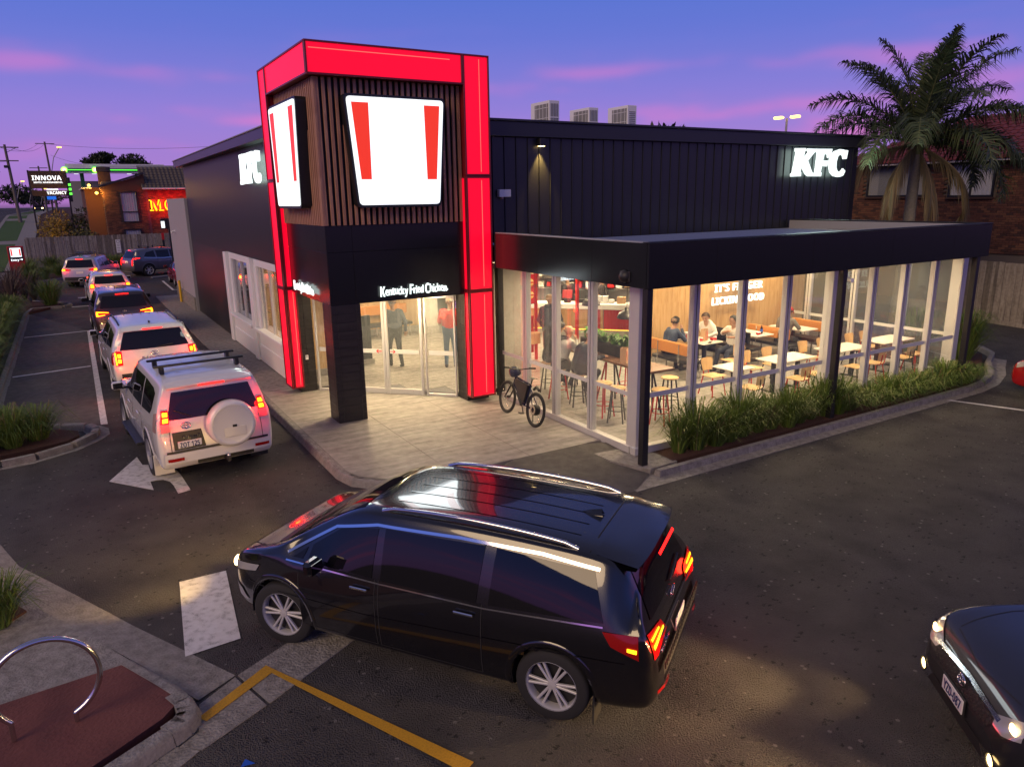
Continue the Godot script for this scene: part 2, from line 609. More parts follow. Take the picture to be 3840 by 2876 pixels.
	mat("gutter_red", lin(0.16, 0.035, 0.03), 0.5)
	tri(mat("tile_red", Color.WHITE, 0.75), ramp_tex(n_mid, n_fine, 0.6, [Color(0.075, 0.015, 0.022), Color(0.14, 0.03, 0.042), Color(0.18, 0.048, 0.06)]), 0.5)
	tri(mat("tile_grey", Color.WHITE, 0.8), ramp_tex(n_mid, n_fine, 0.6, [Color(0.04, 0.034, 0.03), Color(0.09, 0.076, 0.066), Color(0.15, 0.13, 0.115)]), 0.5)
	mat("sign_brown", lin(0.06, 0.036, 0.02), 0.7)
	mat("green_paint", lin(0.01, 0.12, 0.04), 0.5)
	mat("truck_yellow", lin(0.45, 0.32, 0.06), 0.6)
	glow("green_glow", lin(0.1, 0.5, 0.1), Color8(90, 255, 60), 2.2)
	glow("blue_lit", lin(0.01, 0.1, 0.5), Color8(20, 110, 230), 0.8)
	glow("letter_soft", lin(0.7, 0.7, 0.7), Color8(245, 250, 250), 1.6)
	glow("neon_letter", lin(0.5, 0.02, 0.02), Color8(255, 44, 20), 1.6)
	glow("neon_yellow", lin(0.6, 0.4, 0.02), Color8(255, 200, 10), 2.2)
	glow("lamp_yellow", lin(0.7, 0.6, 0.3), Color8(255, 205, 80), 6.0)
	glow("lamp_orange", lin(0.7, 0.5, 0.3), Color8(255, 180, 70), 4.0)
	mat("lamp_clear", lin(0.42, 0.42, 0.42), 0.1, 0.3)
	glow("head_strip", lin(0.7, 0.5, 0.2), Color8(255, 190, 60), 2.5)
	mat("leaf_bright", lin(0.07, 0.19, 0.03), 0.4)
	mat("bottle_green", lin(0.25, 0.5, 0.03), 0.1)
	mat("bottle_dark", lin(0.02, 0.008, 0.006), 0.08)

# kerb stones along a path on the ground (x, z); the face is towards "out"
func kerb(parent: Node, path: Array, hgt: float, wid: float, left: bool) -> void:
	for i in path.size() - 1:
		var p: Vector2 = path[i]
		var q: Vector2 = path[i + 1]
		var d := (q - p).normalized()
		var o := Vector2(d.y, -d.x) * (1.0 if left else -1.0)
		var g := Geo.new()
		# profile: steep face, rounded nose, flat top
		var prof := [Vector2(0.03, -0.05), Vector2(0.0, 0.0), Vector2(-0.03, hgt * 0.75), Vector2(-0.045, hgt * 0.93), Vector2(-0.07, hgt), Vector2(-wid, hgt), Vector2(-wid, -0.05)]
		var gap := 0.004
		for k in prof.size() - 1:
			var a: Vector2 = prof[k]
			var b: Vector2 = prof[k + 1]
			var p0 := p + d * gap
			var q0 := q - d * gap
			var f := func(base: Vector2, pr: Vector2) -> Vector3: return Vector3(base.x + o.x * pr.x, pr.y, base.y + o.y * pr.x)
			var nn := Vector3(o.x * (b.y - a.y), -(b.x - a.x), o.y * (b.y - a.y))
			g.quad(f.call(p0, a), f.call(q0, a), f.call(q0, b), f.call(p0, b), nn)
			if k < prof.size() - 2:
				g.flat(f.call(p0, a), f.call(p0, b), f.call(p0, Vector2(-wid, -0.05)), Vector3(-d.x, 0, -d.y))
				g.flat(f.call(q0, a), f.call(q0, b), f.call(q0, Vector2(-wid, -0.05)), Vector3(d.x, 0, d.y))
		put("kerb_stone", g, M.concrete, parent)

func poly(a: Array) -> PackedVector2Array:
	var o := PackedVector2Array()
	for p in a:
		o.append(Vector2(p[0], p[1]))
	return o

func sheet(called: String, a: Array, y: float, m: Material) -> MeshInstance3D:
	var g := Geo.new()
	g.slab(poly(a), y - 0.003, y)
	return setting(called, g, m)

func holder(called: String) -> Node3D:
	var k := Node3D.new()
	k.name = numbered(called)
	k.set_meta("kind", "structure")
	add_child(k)
	return k

func along(a: Array, step: float) -> Array:
	var out := []
	for i in a.size() - 1:
		var p := Vector2(a[i][0], a[i][1])
		var q := Vector2(a[i + 1][0], a[i + 1][1])
		var n := maxi(1, roundi(p.distance_to(q) / step))
		for k in n:
			out.append(p.lerp(q, float(k) / n))
	out.append(Vector2(a[-1][0], a[-1][1]))
	return out

func ground() -> void:
	var g := Geo.new()
	g.quad(Vector3(-900, 0, -1500), Vector3(900, 0, -1500), Vector3(900, 0, 400), Vector3(-900, 0, 400), Vector3.UP)
	setting("asphalt_ground", g, M.asphalt)
	# older surface of the drive-through lane, seam to the right of the parking bays
	sheet("asphalt_lane", [[-1.85, -17.3], [0.1, -17.1], [0.25, -30], [0.1, -31], [-1.9, -37.3]], 0.002, M.asphalt_old)

	# paved forecourt: slabs with joints
	var hold := holder("pavement")
	var xs := [3.44, 4.9, 6.4, 8.08]
	var zs := [-10.2, -11.5, -13.0, -14.5, -16.0, -17.6]
	for i in xs.size() - 1:
		for k in zs.size() - 1:
			var gg := Geo.new()
			var x0: float = xs[i] + 0.004
			var x1: float = xs[i + 1] - 0.004
			var z0: float = zs[k] - 0.004
			var z1: float = zs[k + 1] + 0.004
			if i == 0 and k == 0:
				gg.slab(poly([[x0, z1], [x1, z1], [x1, z0], [4.7, z0], [3.9, -10.45], [x0, -10.85]]), -0.05, 0.13)
			else:
				gg.slab(poly([[x0, z0], [x1, z0], [x1, z1], [x0, z1]]), -0.05, 0.13)
			put("slab", gg, M.paving, hold)
	var jj := Geo.new()
	jj.slab(poly([[3.5, -10.9], [8.0, -10.3], [8.0, -17.5], [3.5, -17.5]]), -0.04, 0.118)
	put("joint_bed", jj, M.concrete, hold)
	kerb(hold, along([[3.28, -17.75], [3.28, -11.3], [3.38, -10.85], [3.75, -10.45], [4.4, -10.15], [5.45, -9.95]], 2.4), 0.13, 0.16, false)
	# flush concrete strip along the side wall
	var sidep := holder("side_path")
	var zz := -17.75
	for k in 9:
		var gs := Geo.new()
		gs.slab(poly([[3.32, zz - 0.006], [4.5, zz - 0.006], [4.5, zz - 2.5 + 0.006], [3.34, zz - 2.5 + 0.006]]), -0.03, 0.03)
		put("slab", gs, M.concrete, sidep)
		zz -= 2.5
	# apron sloping from the forecourt to the car park
	var ap := Geo.new()
	var apts := [Vector3(5.45, 0.12, -9.95), Vector3(6.1, 0.128, -10.2), Vector3(7.56, 0.128, -10.2), Vector3(8.06, 0.128, -10.0), Vector3(7.75, 0.03, -8.62), Vector3(7.1, 0.005, -8.2), Vector3(5.4, 0.005, -8.3), Vector3(4.9, 0.01, -9.6)]
	var mid := Vector3(6.5, 0.075, -9.4)
	for k in apts.size():
		ap.flat(apts[k], apts[(k + 1) % apts.size()], mid, Vector3.UP)
	setting("entry_apron", ap, M.asphalt_old)
	var wing := Geo.new()
	wing.prism(poly([[7.42, 10.2], [8.08, 10.0], [8.4, 9.2], [8.4, 8.66], [7.75, 8.6], [7.45, 9.3]]), -0.02, 0.105, Transform3D(Basis(Vector3(1, 0, 0), Vector3(0, 0, -1), Vector3(0, 1, 0)), Vector3.ZERO))
	setting("kerb_wing", wing, M.concrete)

	# planting bed in front of the dining room
	var bed := holder("front_bed")
	var soil := Geo.new()
	soil.slab(poly([[8.35, -8.7], [18.0, -8.8], [19.4, -9.35], [21.3, -10.3], [21.3, -12.6], [18.4, -12.6], [18.4, -9.45], [8.35, -9.45]]), -0.02, 0.105)
	put("mulch", soil, M.mulch, bed)
	kerb(bed, along([[7.8, -8.58], [17.4, -8.7], [18.1, -8.78], [18.9, -9.0], [19.6, -9.35], [20.4, -9.8], [21.6, -10.3], [22.2, -10.9], [22.3, -12.0]], 2.3), 0.13, 0.16, true)
	var gut := holder("front_gutter")
	var gp := along([[7.1, -8.17], [17.6, -8.36], [18.6, -8.52], [19.7, -8.9], [20.6, -9.35], [21.5, -9.75]], 2.6)
	for k in gp.size() - 1:
		var p: Vector2 = gp[k]
		var q: Vector2 = gp[k + 1]
		var gg2 := Geo.new()
		gg2.slab(poly([[p.x + 0.004, p.y], [q.x - 0.004, q.y], [q.x - 0.004, q.y - 0.44], [p.x + 0.004, p.y - 0.44]]), -0.02, 0.008)
		put("gutter_slab", gg2, M.concrete, gut)

	# painted markings
	var Y := 0.012
	sheet("arrow_marking", [[0.02, -13.29], [0.52, -14.38], [0.57, -13.86], [0.72, -13.78], [0.86, -13.68], [0.98, -13.5], [1.06, -13.2], [1.09, -12.9], [1.13, -12.14], [0.94, -12.08], [0.92, -12.5], [0.89, -12.72], [0.8, -12.88], [0.7, -12.91], [0.61, -12.9], [0.62, -12.46]], Y, M.road_paint)
	sheet("stop_bar", [[0.58, -9.03], [1.12, -9.02], [0.98, -7.39], [0.43, -7.36]], Y, M.road_paint)
	sheet("bay_line", [[0.04, -17.06], [0.17, -17.04], [0.24, -30.8], [0.12, -30.8]], Y, M.road_paint)
	sheet("bay_line", [[-1.82, -30.43], [0.12, -30.68], [0.12, -30.8], [-1.82, -30.55]], Y, M.road_paint)
	sheet("bay_line", [[-1.82, -23.36], [0.04, -23.72], [0.04, -23.84], [-1.82, -23.48]], Y, M.road_paint)
	sheet("bay_line", [[-0.3, -38.5], [0.9, -38.4], [0.9, -38.56], [-0.3, -38.68]], Y, M.road_paint)
	sheet("bay_line", [[0.0, -42.2], [0.5, -42.1], [0.5, -42.35], [0.0, -42.45]], Y, M.road_paint)
	sheet("bay_line", [[4.44, -48.4], [4.56, -48.4], [4.5, -43.0], [4.38, -43.0]], Y, M.road_paint)
	sheet("bay_line", [[4.38, -43.0], [7.5, -42.5], [7.5, -42.35], [4.38, -42.85]], Y, M.road_paint)
	sheet("bay_line", [[16.19, -8.42], [16.3, -8.38], [17.9, -4.2], [17.78, -4.16]], Y, M.road_paint)
	sheet("bay_line", [[20.2, -8.9], [20.28, -8.86], [21.3, -6.4], [21.2, -6.38]], Y, M.road_paint)
	sheet("yellow_line", [[0.40, -6.30], [0.46, -6.22], [1.12, -6.61], [2.14, -4.46], [2.26, -4.52], [1.10, -6.76]], 0.016, M.yellow_paint)
	sheet("blue_mark", [[0.61, -5.49], [0.66, -5.56], [0.72, -5.47]], Y, M.blue_paint)

	# spoon drain and slabs round the near corner
	var dr := holder("corner_gutter")
	var gl := [[[-1.42, -11.6], [-1.13, -10.6], [-0.55, -9.45]], [[-0.55, -9.45], [-0.34, -9.02], [0.02, -8.28]], [[0.02, -8.28], [0.45, -7.46], [0.81, -6.77]]]
	var gi := [[[-1.9, -11.4], [-1.55, -10.4], [-0.92, -9.2]], [[-0.92, -9.2], [-0.74, -8.82], [-0.34, -8.02]], [[-0.34, -8.02], [0.0, -7.35], [0.44, -6.56]]]
	for k in 3:
		var gg3 := Geo.new()
		for e in 2:
			var A: Array = gl[k][e]
			var B: Array = gl[k][e + 1]
			var Cc: Array = gi[k][e + 1]
			var Dd: Array = gi[k][e]
			gg3.quad(Vector3(A[0], 0.006, A[1]), Vector3(B[0], 0.006, B[1]), Vector3(Cc[0], 0.012 if k == 2 and e == 1 else 0.1, Cc[1]), Vector3(Dd[0], 0.1, Dd[1]), Vector3.UP)
		put("gutter_slab", gg3, M.concrete, dr)
	for q in [[[0.8, -6.74], [0.44, -6.5], [0.38, -6.12], [0.2, -6.0], [0.37, -5.87], [0.97, -6.16]], [[0.19, -6.02], [-2.2, -4.8], [-2.0, -4.4], [0.35, -5.87]], [[0.83, -6.76], [1.98, -7.35], [2.15, -6.8], [1.0, -6.17]], [[2.0, -7.36], [4.4, -8.4], [4.6, -7.9], [2.17, -6.81]]]:
		var gg4 := Geo.new()
		gg4.slab(poly(q), -0.02, 0.008)
		put("gutter_slab", gg4, M.concrete, dr)

	var cp := holder("corner_footpath")
	var cg := Geo.new()
	cg.slab(poly([[-0.02, -7.36], [-0.34, -8.02], [-0.74, -8.82], [-0.92, -9.2], [-1.55, -10.4], [-1.9, -11.4], [-6.0, -11.4], [-6.0, -7.2], [-3.0, -7.2]]), -0.05, 0.102)
	put("slab", cg, M.concrete, cp)
	var cr := Geo.new()
	cr.slab(poly([[-0.12, -7.38], [0.18, -6.82], [0.25, -6.6], [0.25, -6.47], [0.12, -6.32], [-0.42, -6.01], [-3.0, -4.7], [-3.0, -7.19]]), -0.05, 0.114)
	put("red_panel", cr, M.red_paving, cp)
	kerb(cp, along([[-0.02, -7.46], [0.22, -6.98], [0.36, -6.68]], 1.2) , 0.12, 0.14, true)
	kerb(cp, [Vector2(0.36, -6.68), Vector2(0.42, -6.52), Vector2(0.445, -6.36), Vector2(0.42, -6.22), Vector2(0.33, -6.11), Vector2(0.19, -6.03)], 0.12, 0.2, true)
	kerb(cp, along([[0.19, -6.03], [-2.4, -4.72]], 1.4), 0.12, 0.17, true)
	var nb := Geo.new()
	nb.slab(poly([[-1.42, -8.6], [-0.98, -9.05], [-1.5, -10.1], [-3.5, -10.4], [-3.5, -8.4]]), 0.0, 0.122)
	put("mulch", nb, M.mulch, cp)

	# left bed with rounded island end
	var lb := holder("left_bed")
	var lg := Geo.new()
	lg.slab(poly([[-1.61, -15.55], [-1.1, -15.68], [-0.56, -15.88], [-0.36, -16.18], [-0.37, -16.5], [-0.72, -16.85], [-2.22, -17.2], [-2.25, -36.4], [-0.75, -39.0], [-0.75, -39.9], [-2.0, -41.5], [-2.4, -52.6], [0.8, -56.0], [2.9, -57.2], [2.9, -60.6], [-3.4, -60.6], [-3.4, -15.5]]), -0.03, 0.10)
	put("mulch", lg, M.mulch, lb)
	kerb(lb, along([[-6.0, -15.1], [-1.61, -15.27], [-1.1, -15.39], [-0.56, -15.71], [-0.21, -16.2], [-0.16, -16.47], [-0.28, -16.81], [-0.7, -17.06], [-2.1, -17.3]], 1.6), 0.12, 0.18, true)
	kerb(lb, along([[-2.1, -17.3], [-2.1, -36.6], [-1.9, -38.4], [-0.7, -38.6], [-0.42, -38.9], [-0.5, -39.6], [-1.9, -41.3], [-2.15, -52.2], [0.9, -55.7], [3.0, -56.7], [9.0, -56.7]], 2.4), 0.12, 0.16, true)
	var la := Geo.new()
	la.slab(poly([[-6, -14.85], [-1.59, -15.0], [-1.09, -15.07], [-0.38, -15.47], [0.01, -15.93], [0.17, -16.25], [0.17, -16.7], [0.02, -17.03], [-0.45, -17.29], [-1.85, -17.4], [-2.2, -17.2], [-0.3, -16.8], [-0.2, -16.3], [-0.6, -15.7], [-1.6, -15.3], [-6, -15.1]]), -0.02, 0.007)
	put("gutter_slab", la, M.concrete, lb)
	for k in 8:
		var gg5 := Geo.new()
		var z0 := -17.4 - k * 2.45
		gg5.slab(poly([[-1.84, z0 - 0.005], [-2.1, z0 - 0.005], [-2.1, z0 - 2.44], [-1.86, z0 - 2.44]]), -0.02, 0.007)
		put("gutter_slab", gg5, M.concrete, lb)

	# footpath and verge outside the left bed
	sheet("footpath", [[-3.4, -17], [-4.9, -17], [-4.9, -60.5], [-3.4, -60.5]], 0.112, M.concrete)
	sheet("verge_lawn", [[-4.95, -17], [-6.5, -17], [-6.5, -60.5], [-4.95, -60.5]], 0.05, M.lawn)

# a lit red box panel set in a dark red frame; axis 2: faces +z, axis 0: faces -x
func red_panel(parent: Node, axis: int, face: float, a0: float, a1: float, y0: float, y1: float, tube := "") -> void:
	var at := func(a: float, y: float, d: float) -> Vector3:
		return Vector3(a, y, face + d) if axis == 2 else Vector3(face - d, y, a)
	var sz := func(a: float, y: float, d: float) -> Vector3:
		return Vector3(a, y, d) if axis == 2 else Vector3(d, y, a)
	var lo := minf(a0, a1)
	var hi := maxf(a0, a1)
	var b := 0.035
	put("panel_frame", bx(at.call((lo + hi) / 2, y1 - b / 2, -0.02), sz.call(hi - lo, b, 0.05), 0.004), M.red_frame, parent)
	put("panel_frame", bx(at.call((lo + hi) / 2, y0 + b / 2, -0.02), sz.call(hi - lo, b, 0.05), 0.004), M.red_frame, parent)
	put("panel_frame", bx(at.call(lo + b / 2, (y0 + y1) / 2, -0.021), sz.call(b, y1 - y0 - 2 * b - 0.002, 0.05), 0.004), M.red_frame, parent)
	put("panel_frame", bx(at.call(hi - b / 2, (y0 + y1) / 2, -0.021), sz.call(b, y1 - y0 - 2 * b - 0.002, 0.05), 0.004), M.red_frame, parent)
	put("light_panel", bx(at.call((lo + hi) / 2, (y0 + y1) / 2, -0.03), sz.call(hi - lo - 2 * b - 0.004, y1 - y0 - 2 * b - 0.004, 0.03)), M.neon_panel, parent)
	if tube == "h":
		put("neon_tube", bx(at.call((lo + hi) / 2 - 0.1, y1 - 0.13, -0.011), sz.call(hi - lo - 0.35, 0.014, 0.006)), M.neon_tube, parent)
	elif tube == "v":
		put("neon_tube", bx(at.call(lo + (hi - lo) * 0.62, (y0 + y1) / 2, -0.011), sz.call(0.012, y1 - y0 - 0.16, 0.006)), M.neon_tube, parent)

func restaurant() -> void:
	var r := thing("restaurant", "charcoal clad restaurant with lit red corner tower and glazed dining room", "building")
	var KP := 0.13
	var KF := 0.22
	# ---- tower volume
	put("tower_wall", bx(Vector3(5.96, 4.88, -15.65), Vector3(3.46, 4.66, 3.38)), M.cladding_dark, r)
	put("soffit", bx(Vector3(5.65, 2.535, -15.4), Vector3(2.86, 0.03, 2.9)), M.ceiling, r)
	for f in [[4.19, 4.71, 2.52, 3.53], [4.715, 7.11, 2.52, 3.53], [4.19, 4.71, 3.535, 4.04], [4.715, 7.11, 3.535, 4.04]]:
		put("black_panel", bx(Vector3((f[0] + f[1]) / 2, (f[2] + f[3]) / 2, -13.925), Vector3(f[1] - f[0], f[3] - f[2], 0.03), 0.003), M.fascia, r)
	for f in [[-13.945, -14.5, 2.52, 3.53], [-14.505, -16.75, 2.52, 3.53], [-13.945, -14.5, 3.535, 4.04], [-14.505, -16.75, 3.535, 4.04]]:
		put("black_panel", bx(Vector3(4.205, (f[2] + f[3]) / 2, (f[0] + f[1]) / 2), Vector3(0.03, f[3] - f[2], f[0] - f[1]), 0.003), M.fascia, r)
	var slat := bx(Vector3.ZERO, Vector3(0.058, 2.64, 0.05), 0.003).mesh()
	for k in 25:
		var s := put("slat", slat, M.wood_slat, r)
		s.position = Vector3(4.23 + k * 0.119, 5.36, -13.895)
	for k in 24:
		var s := put("slat", slat, M.wood_slat, r)
		s.rotation.y = PI / 2
		s.position = Vector3(4.175, 5.36, -13.95 - k * 0.119)
	put("corner_post", bx(Vector3(4.178, 5.36, -13.884), Vector3(0.05, 2.64, 0.05), 0.003), M.wood_slat, r)
	# ---- red frame: top band and two pillars
	put("band_core", bx(Vector3(5.58, 6.965, -13.83), Vector3(3.06, 0.56, 0.22)), M.red_frame, r)
	put("band_core", bx(Vector3(4.16, 6.965, -15.3), Vector3(0.22, 0.56, 2.9)), M.red_frame, r)
	red_panel(r, 2, -13.68, 4.0, 7.11, 6.68, 7.25, "h")
	red_panel(r, 0, 4.0, -13.72, -16.75, 6.68, 7.25, "")
	put("pillar_core", bx(Vector3(7.405, 3.755, -13.83), Vector3(0.54, 6.95, 0.24)), M.red_frame, r)
	put("pillar_core", bx(Vector3(4.16, 3.755, -17.05), Vector3(0.24, 6.95, 0.54)), M.red_frame, r)
	for y in [[0.26, 2.59], [2.60, 4.94], [4.95, 7.25]]:
		red_panel(r, 2, -13.68, 7.113, 7.70, y[0], y[1], "v")
		red_panel(r, 0, 4.0, -16.753, -17.35, y[0], y[1], "")
		if y[1] < 7:
			red_panel(r, 0, 7.113, -13.735, -13.945, y[0], y[1], "")
			red_panel(r, 2, -16.75, 4.055, 4.29, y[0], y[1], "v")
	# ---- tiled corner column
	var col := Node3D.new()
	col.name = "column"
	r.add_child(col)
	put("core", bx(Vector3(4.49, 1.33, -14.19), Vector3(0.58, 2.38, 0.54)), M.cladding_dark, col)
	var tile_rows := 14
	var th := 2.38 / tile_rows
	for k in tile_rows:
		var y := KP + th * (k + 0.5)
		for f in [[4.195, 4.30], [4.305, 4.695], [4.70, 4.785]]:
			put("tile", bx(Vector3((f[0] + f[1]) / 2, y, -13.917), Vector3(f[1] - f[0], th - 0.006, 0.016), 0.002), M.charcoal_tile, col)
		for f in [[-13.93, -14.03], [-14.036, -14.37], [-14.376, -14.465]]:
			put("tile", bx(Vector3(4.197, y, (f[0] + f[1]) / 2), Vector3(0.016, th - 0.006, f[0] - f[1]), 0.002), M.charcoal_tile, col)
			put("tile", bx(Vector3(4.783, y, (f[0] + f[1]) / 2), Vector3(0.016, th - 0.006, f[0] - f[1]), 0.002), M.charcoal_tile, col)
	# ---- tiled stub walls either side of the entry
	put("stub_wall", bx(Vector3(7.42, 1.33, -14.2), Vector3(0.53, 2.39, 0.44)), M.cladding_dark, r)
	put("stub_wall", bx(Vector3(4.42, 1.33, -17.1), Vector3(0.37, 2.39, 0.44)), M.cladding_dark, r)
	for k in tile_rows:
		var y := KP + th * (k + 0.5)
		for z in [-14.08, -14.3]:
			put("tile", bx(Vector3(7.15, y, z), Vector3(0.016, th - 0.006, 0.215), 0.002), M.charcoal_tile, r)
		for x in [4.325, 4.52]:
			put("tile", bx(Vector3(x, y, -16.878), Vector3(0.19, th - 0.006, 0.016), 0.002), M.charcoal_tile, r)
	# ---- angled entry doors
	var d0 := Vector3(4.62, 0, -16.86)
	var d1 := Vector3(7.14, 0, -14.40)
	var dd := (d1 - d0).normalized()
	var dl := d0.distance_to(d1)
	var db := Basis(dd, Vector3.UP, dd.cross(Vector3.UP))
	var bar := func(called: String, p: Node, s0: float, s1: float, y0: float, y1: float, dep := 0.07, m: Material = null) -> void:
		put(called, bx(d0 + dd * (s0 + s1) / 2 + Vector3(0, (y0 + y1) / 2, 0), Vector3(s1 - s0, y1 - y0, dep), 0.004, db), m if m else M.alloy, p)
	bar.call("frame", r, 0.0, dl, 2.44, 2.53, 0.1)
	for lf in [[0.05, 0.84, false], [0.90, 1.79, true], [1.80, 2.70, true], [2.76, dl - 0.03, false]]:
		var dn := Node3D.new()
		dn.name = "door" if lf[2] else "sidelight"
		r.add_child(dn, true)
		var w := 0.06 if lf[2] else 0.035
		bar.call("stile", dn, lf[0], lf[0] + w, KP, 2.44)
		bar.call("stile", dn, lf[1] - w, lf[1], KP, 2.44)
		bar.call("rail", dn, lf[0] + w + 0.001, lf[1] - w - 0.001, KP + 0.005, KP + (0.13 if lf[2] else 0.06), 0.06)
		bar.call("rail", dn, lf[0] + w + 0.001, lf[1] - w - 0.001, 2.38, 2.439, 0.06)
		bar.call("pane", dn, lf[0] + w, lf[1] - w, KP + 0.1, 2.40, 0.008, M.glass)
		bar.call("band", dn, lf[0] + w + 0.04, lf[1] - w - 0.04, 1.08, 1.18, 0.012, M.manifestation)
		if lf[2]:
			var ar := Geo.new()
			var sgn := -1.0 if lf[0] < 1.0 else 1.0
			ar.prism(poly([[-0.07, 0.008], [0.02, 0.008], [-0.01, 0.038], [0.01, 0.045], [0.06, 0.0], [0.01, -0.045], [-0.01, -0.038], [0.02, -0.008], [-0.07, -0.008]]), 0.008, 0.011, Transform3D(Basis(dd * sgn, Vector3.UP, dd.cross(Vector3.UP)), d0 + dd * (1.72 - 0.1 if sgn < 0 else 1.98) + Vector3(0, 1.13, 0)))
			put("arrow_sticker", ar, M.print_red, dn)
	# ---- side wall: corrugated cladding above white framed windows
	var cor := Geo.new()
	var zz := -17.4
	while zz > -33.4:
		cor.quad(Vector3(4.40, 2.95, zz), Vector3(4.40, 5.92, zz), Vector3(4.40, 5.92, zz - 0.05), Vector3(4.40, 2.95, zz - 0.05), Vector3.LEFT)
		cor.quad(Vector3(4.40, 2.95, zz - 0.05), Vector3(4.40, 5.92, zz - 0.05), Vector3(4.415, 5.92, zz - 0.06), Vector3(4.415, 2.95, zz - 0.06), Vector3.LEFT)
		cor.quad(Vector3(4.415, 2.95, zz - 0.06), Vector3(4.415, 5.92, zz - 0.06), Vector3(4.415, 5.92, zz - 0.09), Vector3(4.415, 2.95, zz - 0.09), Vector3.LEFT)
		cor.quad(Vector3(4.415, 2.95, zz - 0.09), Vector3(4.415, 5.92, zz - 0.09), Vector3(4.40, 5.92, zz - 0.10), Vector3(4.40, 2.95, zz - 0.10), Vector3.LEFT)
		zz -= 0.10
	var zz2 := -25.75
	while zz2 > -33.3:
		cor.quad(Vector3(4.40, 0.05, zz2), Vector3(4.40, 2.95, zz2), Vector3(4.40, 2.95, zz2 - 0.06), Vector3(4.40, 0.05, zz2 - 0.06), Vector3.LEFT)
		cor.quad(Vector3(4.40, 0.05, zz2 - 0.06), Vector3(4.40, 2.95, zz2 - 0.06), Vector3(4.42, 2.95, zz2 - 0.08), Vector3(4.42, 0.05, zz2 - 0.08), Vector3.LEFT)
		cor.quad(Vector3(4.42, 0.05, zz2 - 0.08), Vector3(4.42, 2.95, zz2 - 0.08), Vector3(4.40, 2.95, zz2 - 0.10), Vector3(4.40, 0.05, zz2 - 0.10), Vector3.LEFT)
		zz2 -= 0.10
	put("corrugated_cladding", cor, M.cladding, r)
	put("side_wall", bx(Vector3(4.52, 4.45, -25.4), Vector3(0.2, 3.0, 16.2)), M.cladding_dark, r)
	put("side_wall", bx(Vector3(4.52, 1.5, -29.6), Vector3(0.2, 2.9, 7.7)), M.cladding_dark, r)
	put("panel_return", bx(Vector3(4.36, 1.5, -25.69), Vector3(0.12, 2.88, 0.1), 0.004), M.fascia, r)
	put("eave_fascia", bx(Vector3(4.14, 6.03, -25.6), Vector3(0.05, 0.24, 16.6), 0.006), M.cladding, r)
	put("eave_cap", bx(Vector3(4.24, 6.165, -25.6), Vector3(0.32, 0.03, 16.7), 0.006), M.alloy_dull, r)
	put("eave_soffit", bx(Vector3(4.28, 5.93, -25.6), Vector3(0.22, 0.03, 16.5)), M.cladding, r)
	# white pilasters, sills and panels below the windows
	for z in [-25.4, -21.75, -18.1]:
		put("pilaster", bx(Vector3(4.36, 1.5, z), Vector3(0.2, 2.9, 0.42), 0.012), M.white_paint, r)
	for b in [[-25.18, -21.98], [-21.52, -18.33]]:
		var zc: float = (b[0] + b[1]) / 2
		var zl: float = b[1] - b[0]
		put("dado_panel", bx(Vector3(4.41, 0.49, zc), Vector3(0.12, 0.86, zl), 0.006), M.white_paint, r)
		put("plinth", bx(Vector3(4.37, 0.3, zc), Vector3(0.1, 0.5, zl - 0.02), 0.012), M.white_paint, r)
		put("sill", bx(Vector3(4.33, 0.98, zc), Vector3(0.24, 0.09, zl - 0.02), 0.012), M.white_paint, r)
		put("head_panel", bx(Vector3(4.42, 2.86, zc), Vector3(0.1, 0.18, zl - 0.01), 0.006), M.white_paint, r)
		var wn := Node3D.new()
		wn.name = "window"
		r.add_child(wn, true)
		put("jamb", bx(Vector3(4.40, 1.9, b[0] + 0.16), Vector3(0.1, 1.74, 0.3), 0.008), M.white_paint, wn)
		put("jamb", bx(Vector3(4.40, 1.9, b[1] - 0.16), Vector3(0.1, 1.74, 0.3), 0.008), M.white_paint, wn)
		put("frame", bx(Vector3(4.43, 1.9, b[0] + 0.35), Vector3(0.06, 1.74, 0.06), 0.004), M.alloy, wn)
		put("frame", bx(Vector3(4.43, 1.9, zc), Vector3(0.06, 1.74, 0.06), 0.004), M.alloy, wn)
		put("frame", bx(Vector3(4.43, 1.9, b[1] - 0.35), Vector3(0.06, 1.74, 0.06), 0.004), M.alloy, wn)
		put("pane", bx(Vector3(4.45, 1.9, zc), Vector3(0.008, 1.74, zl - 0.6)), M.glass, wn)
	# grey service wing at the back
	put("service_wing", bx(Vector3(6.5, 2.35, -36.5), Vector3(4.4, 4.7, 6.0), 0.01), M.grey_paint, r)
	put("wing_plinth", bx(Vector3(4.27, 0.3, -36.4), Vector3(0.06, 0.6, 5.7), 0.01), M.concrete, r)
	# ---- front wall above the dining room: standing seam panels
	put("upper_wall", bx(Vector3(14.15, 4.75, -14.35), Vector3(12.9, 2.7, 0.22)), M.cladding_dark, r)
	var pan := bx(Vector3.ZERO, Vector3(0.282, 2.34, 0.02), 0.004).mesh()
	var seam := bx(Vector3.ZERO, Vector3(0.012, 2.34, 0.045), 0.002).mesh()
	for k in 42:
		var x := 7.88 + k * 0.3
		var o := put("cladding_panel", pan, M.cladding, r)
		o.position = Vector3(x, 4.6, -14.222)
		var q := put("seam", seam, M.cladding, o)
		q.position = Vector3(0.149, 0, 0.012)
	put("parapet_fascia", bx(Vector3(14.2, 5.93, -14.16), Vector3(13.0, 0.30, 0.1), 0.006), M.cladding, r)
	put("parapet_cap", bx(Vector3(14.2, 6.11, -14.2), Vector3(13.1, 0.05, 0.26), 0.008), M.cladding, r)
	put("end_wall", bx(Vector3(20.6, 3.05, -24), Vector3(0.2, 6.1, 19.4)), M.cladding, r)
	put("back_wall", bx(Vector3(12.5, 3.05, -33.5), Vector3(16.0, 6.0, 0.2)), M.cladding_dark, r)
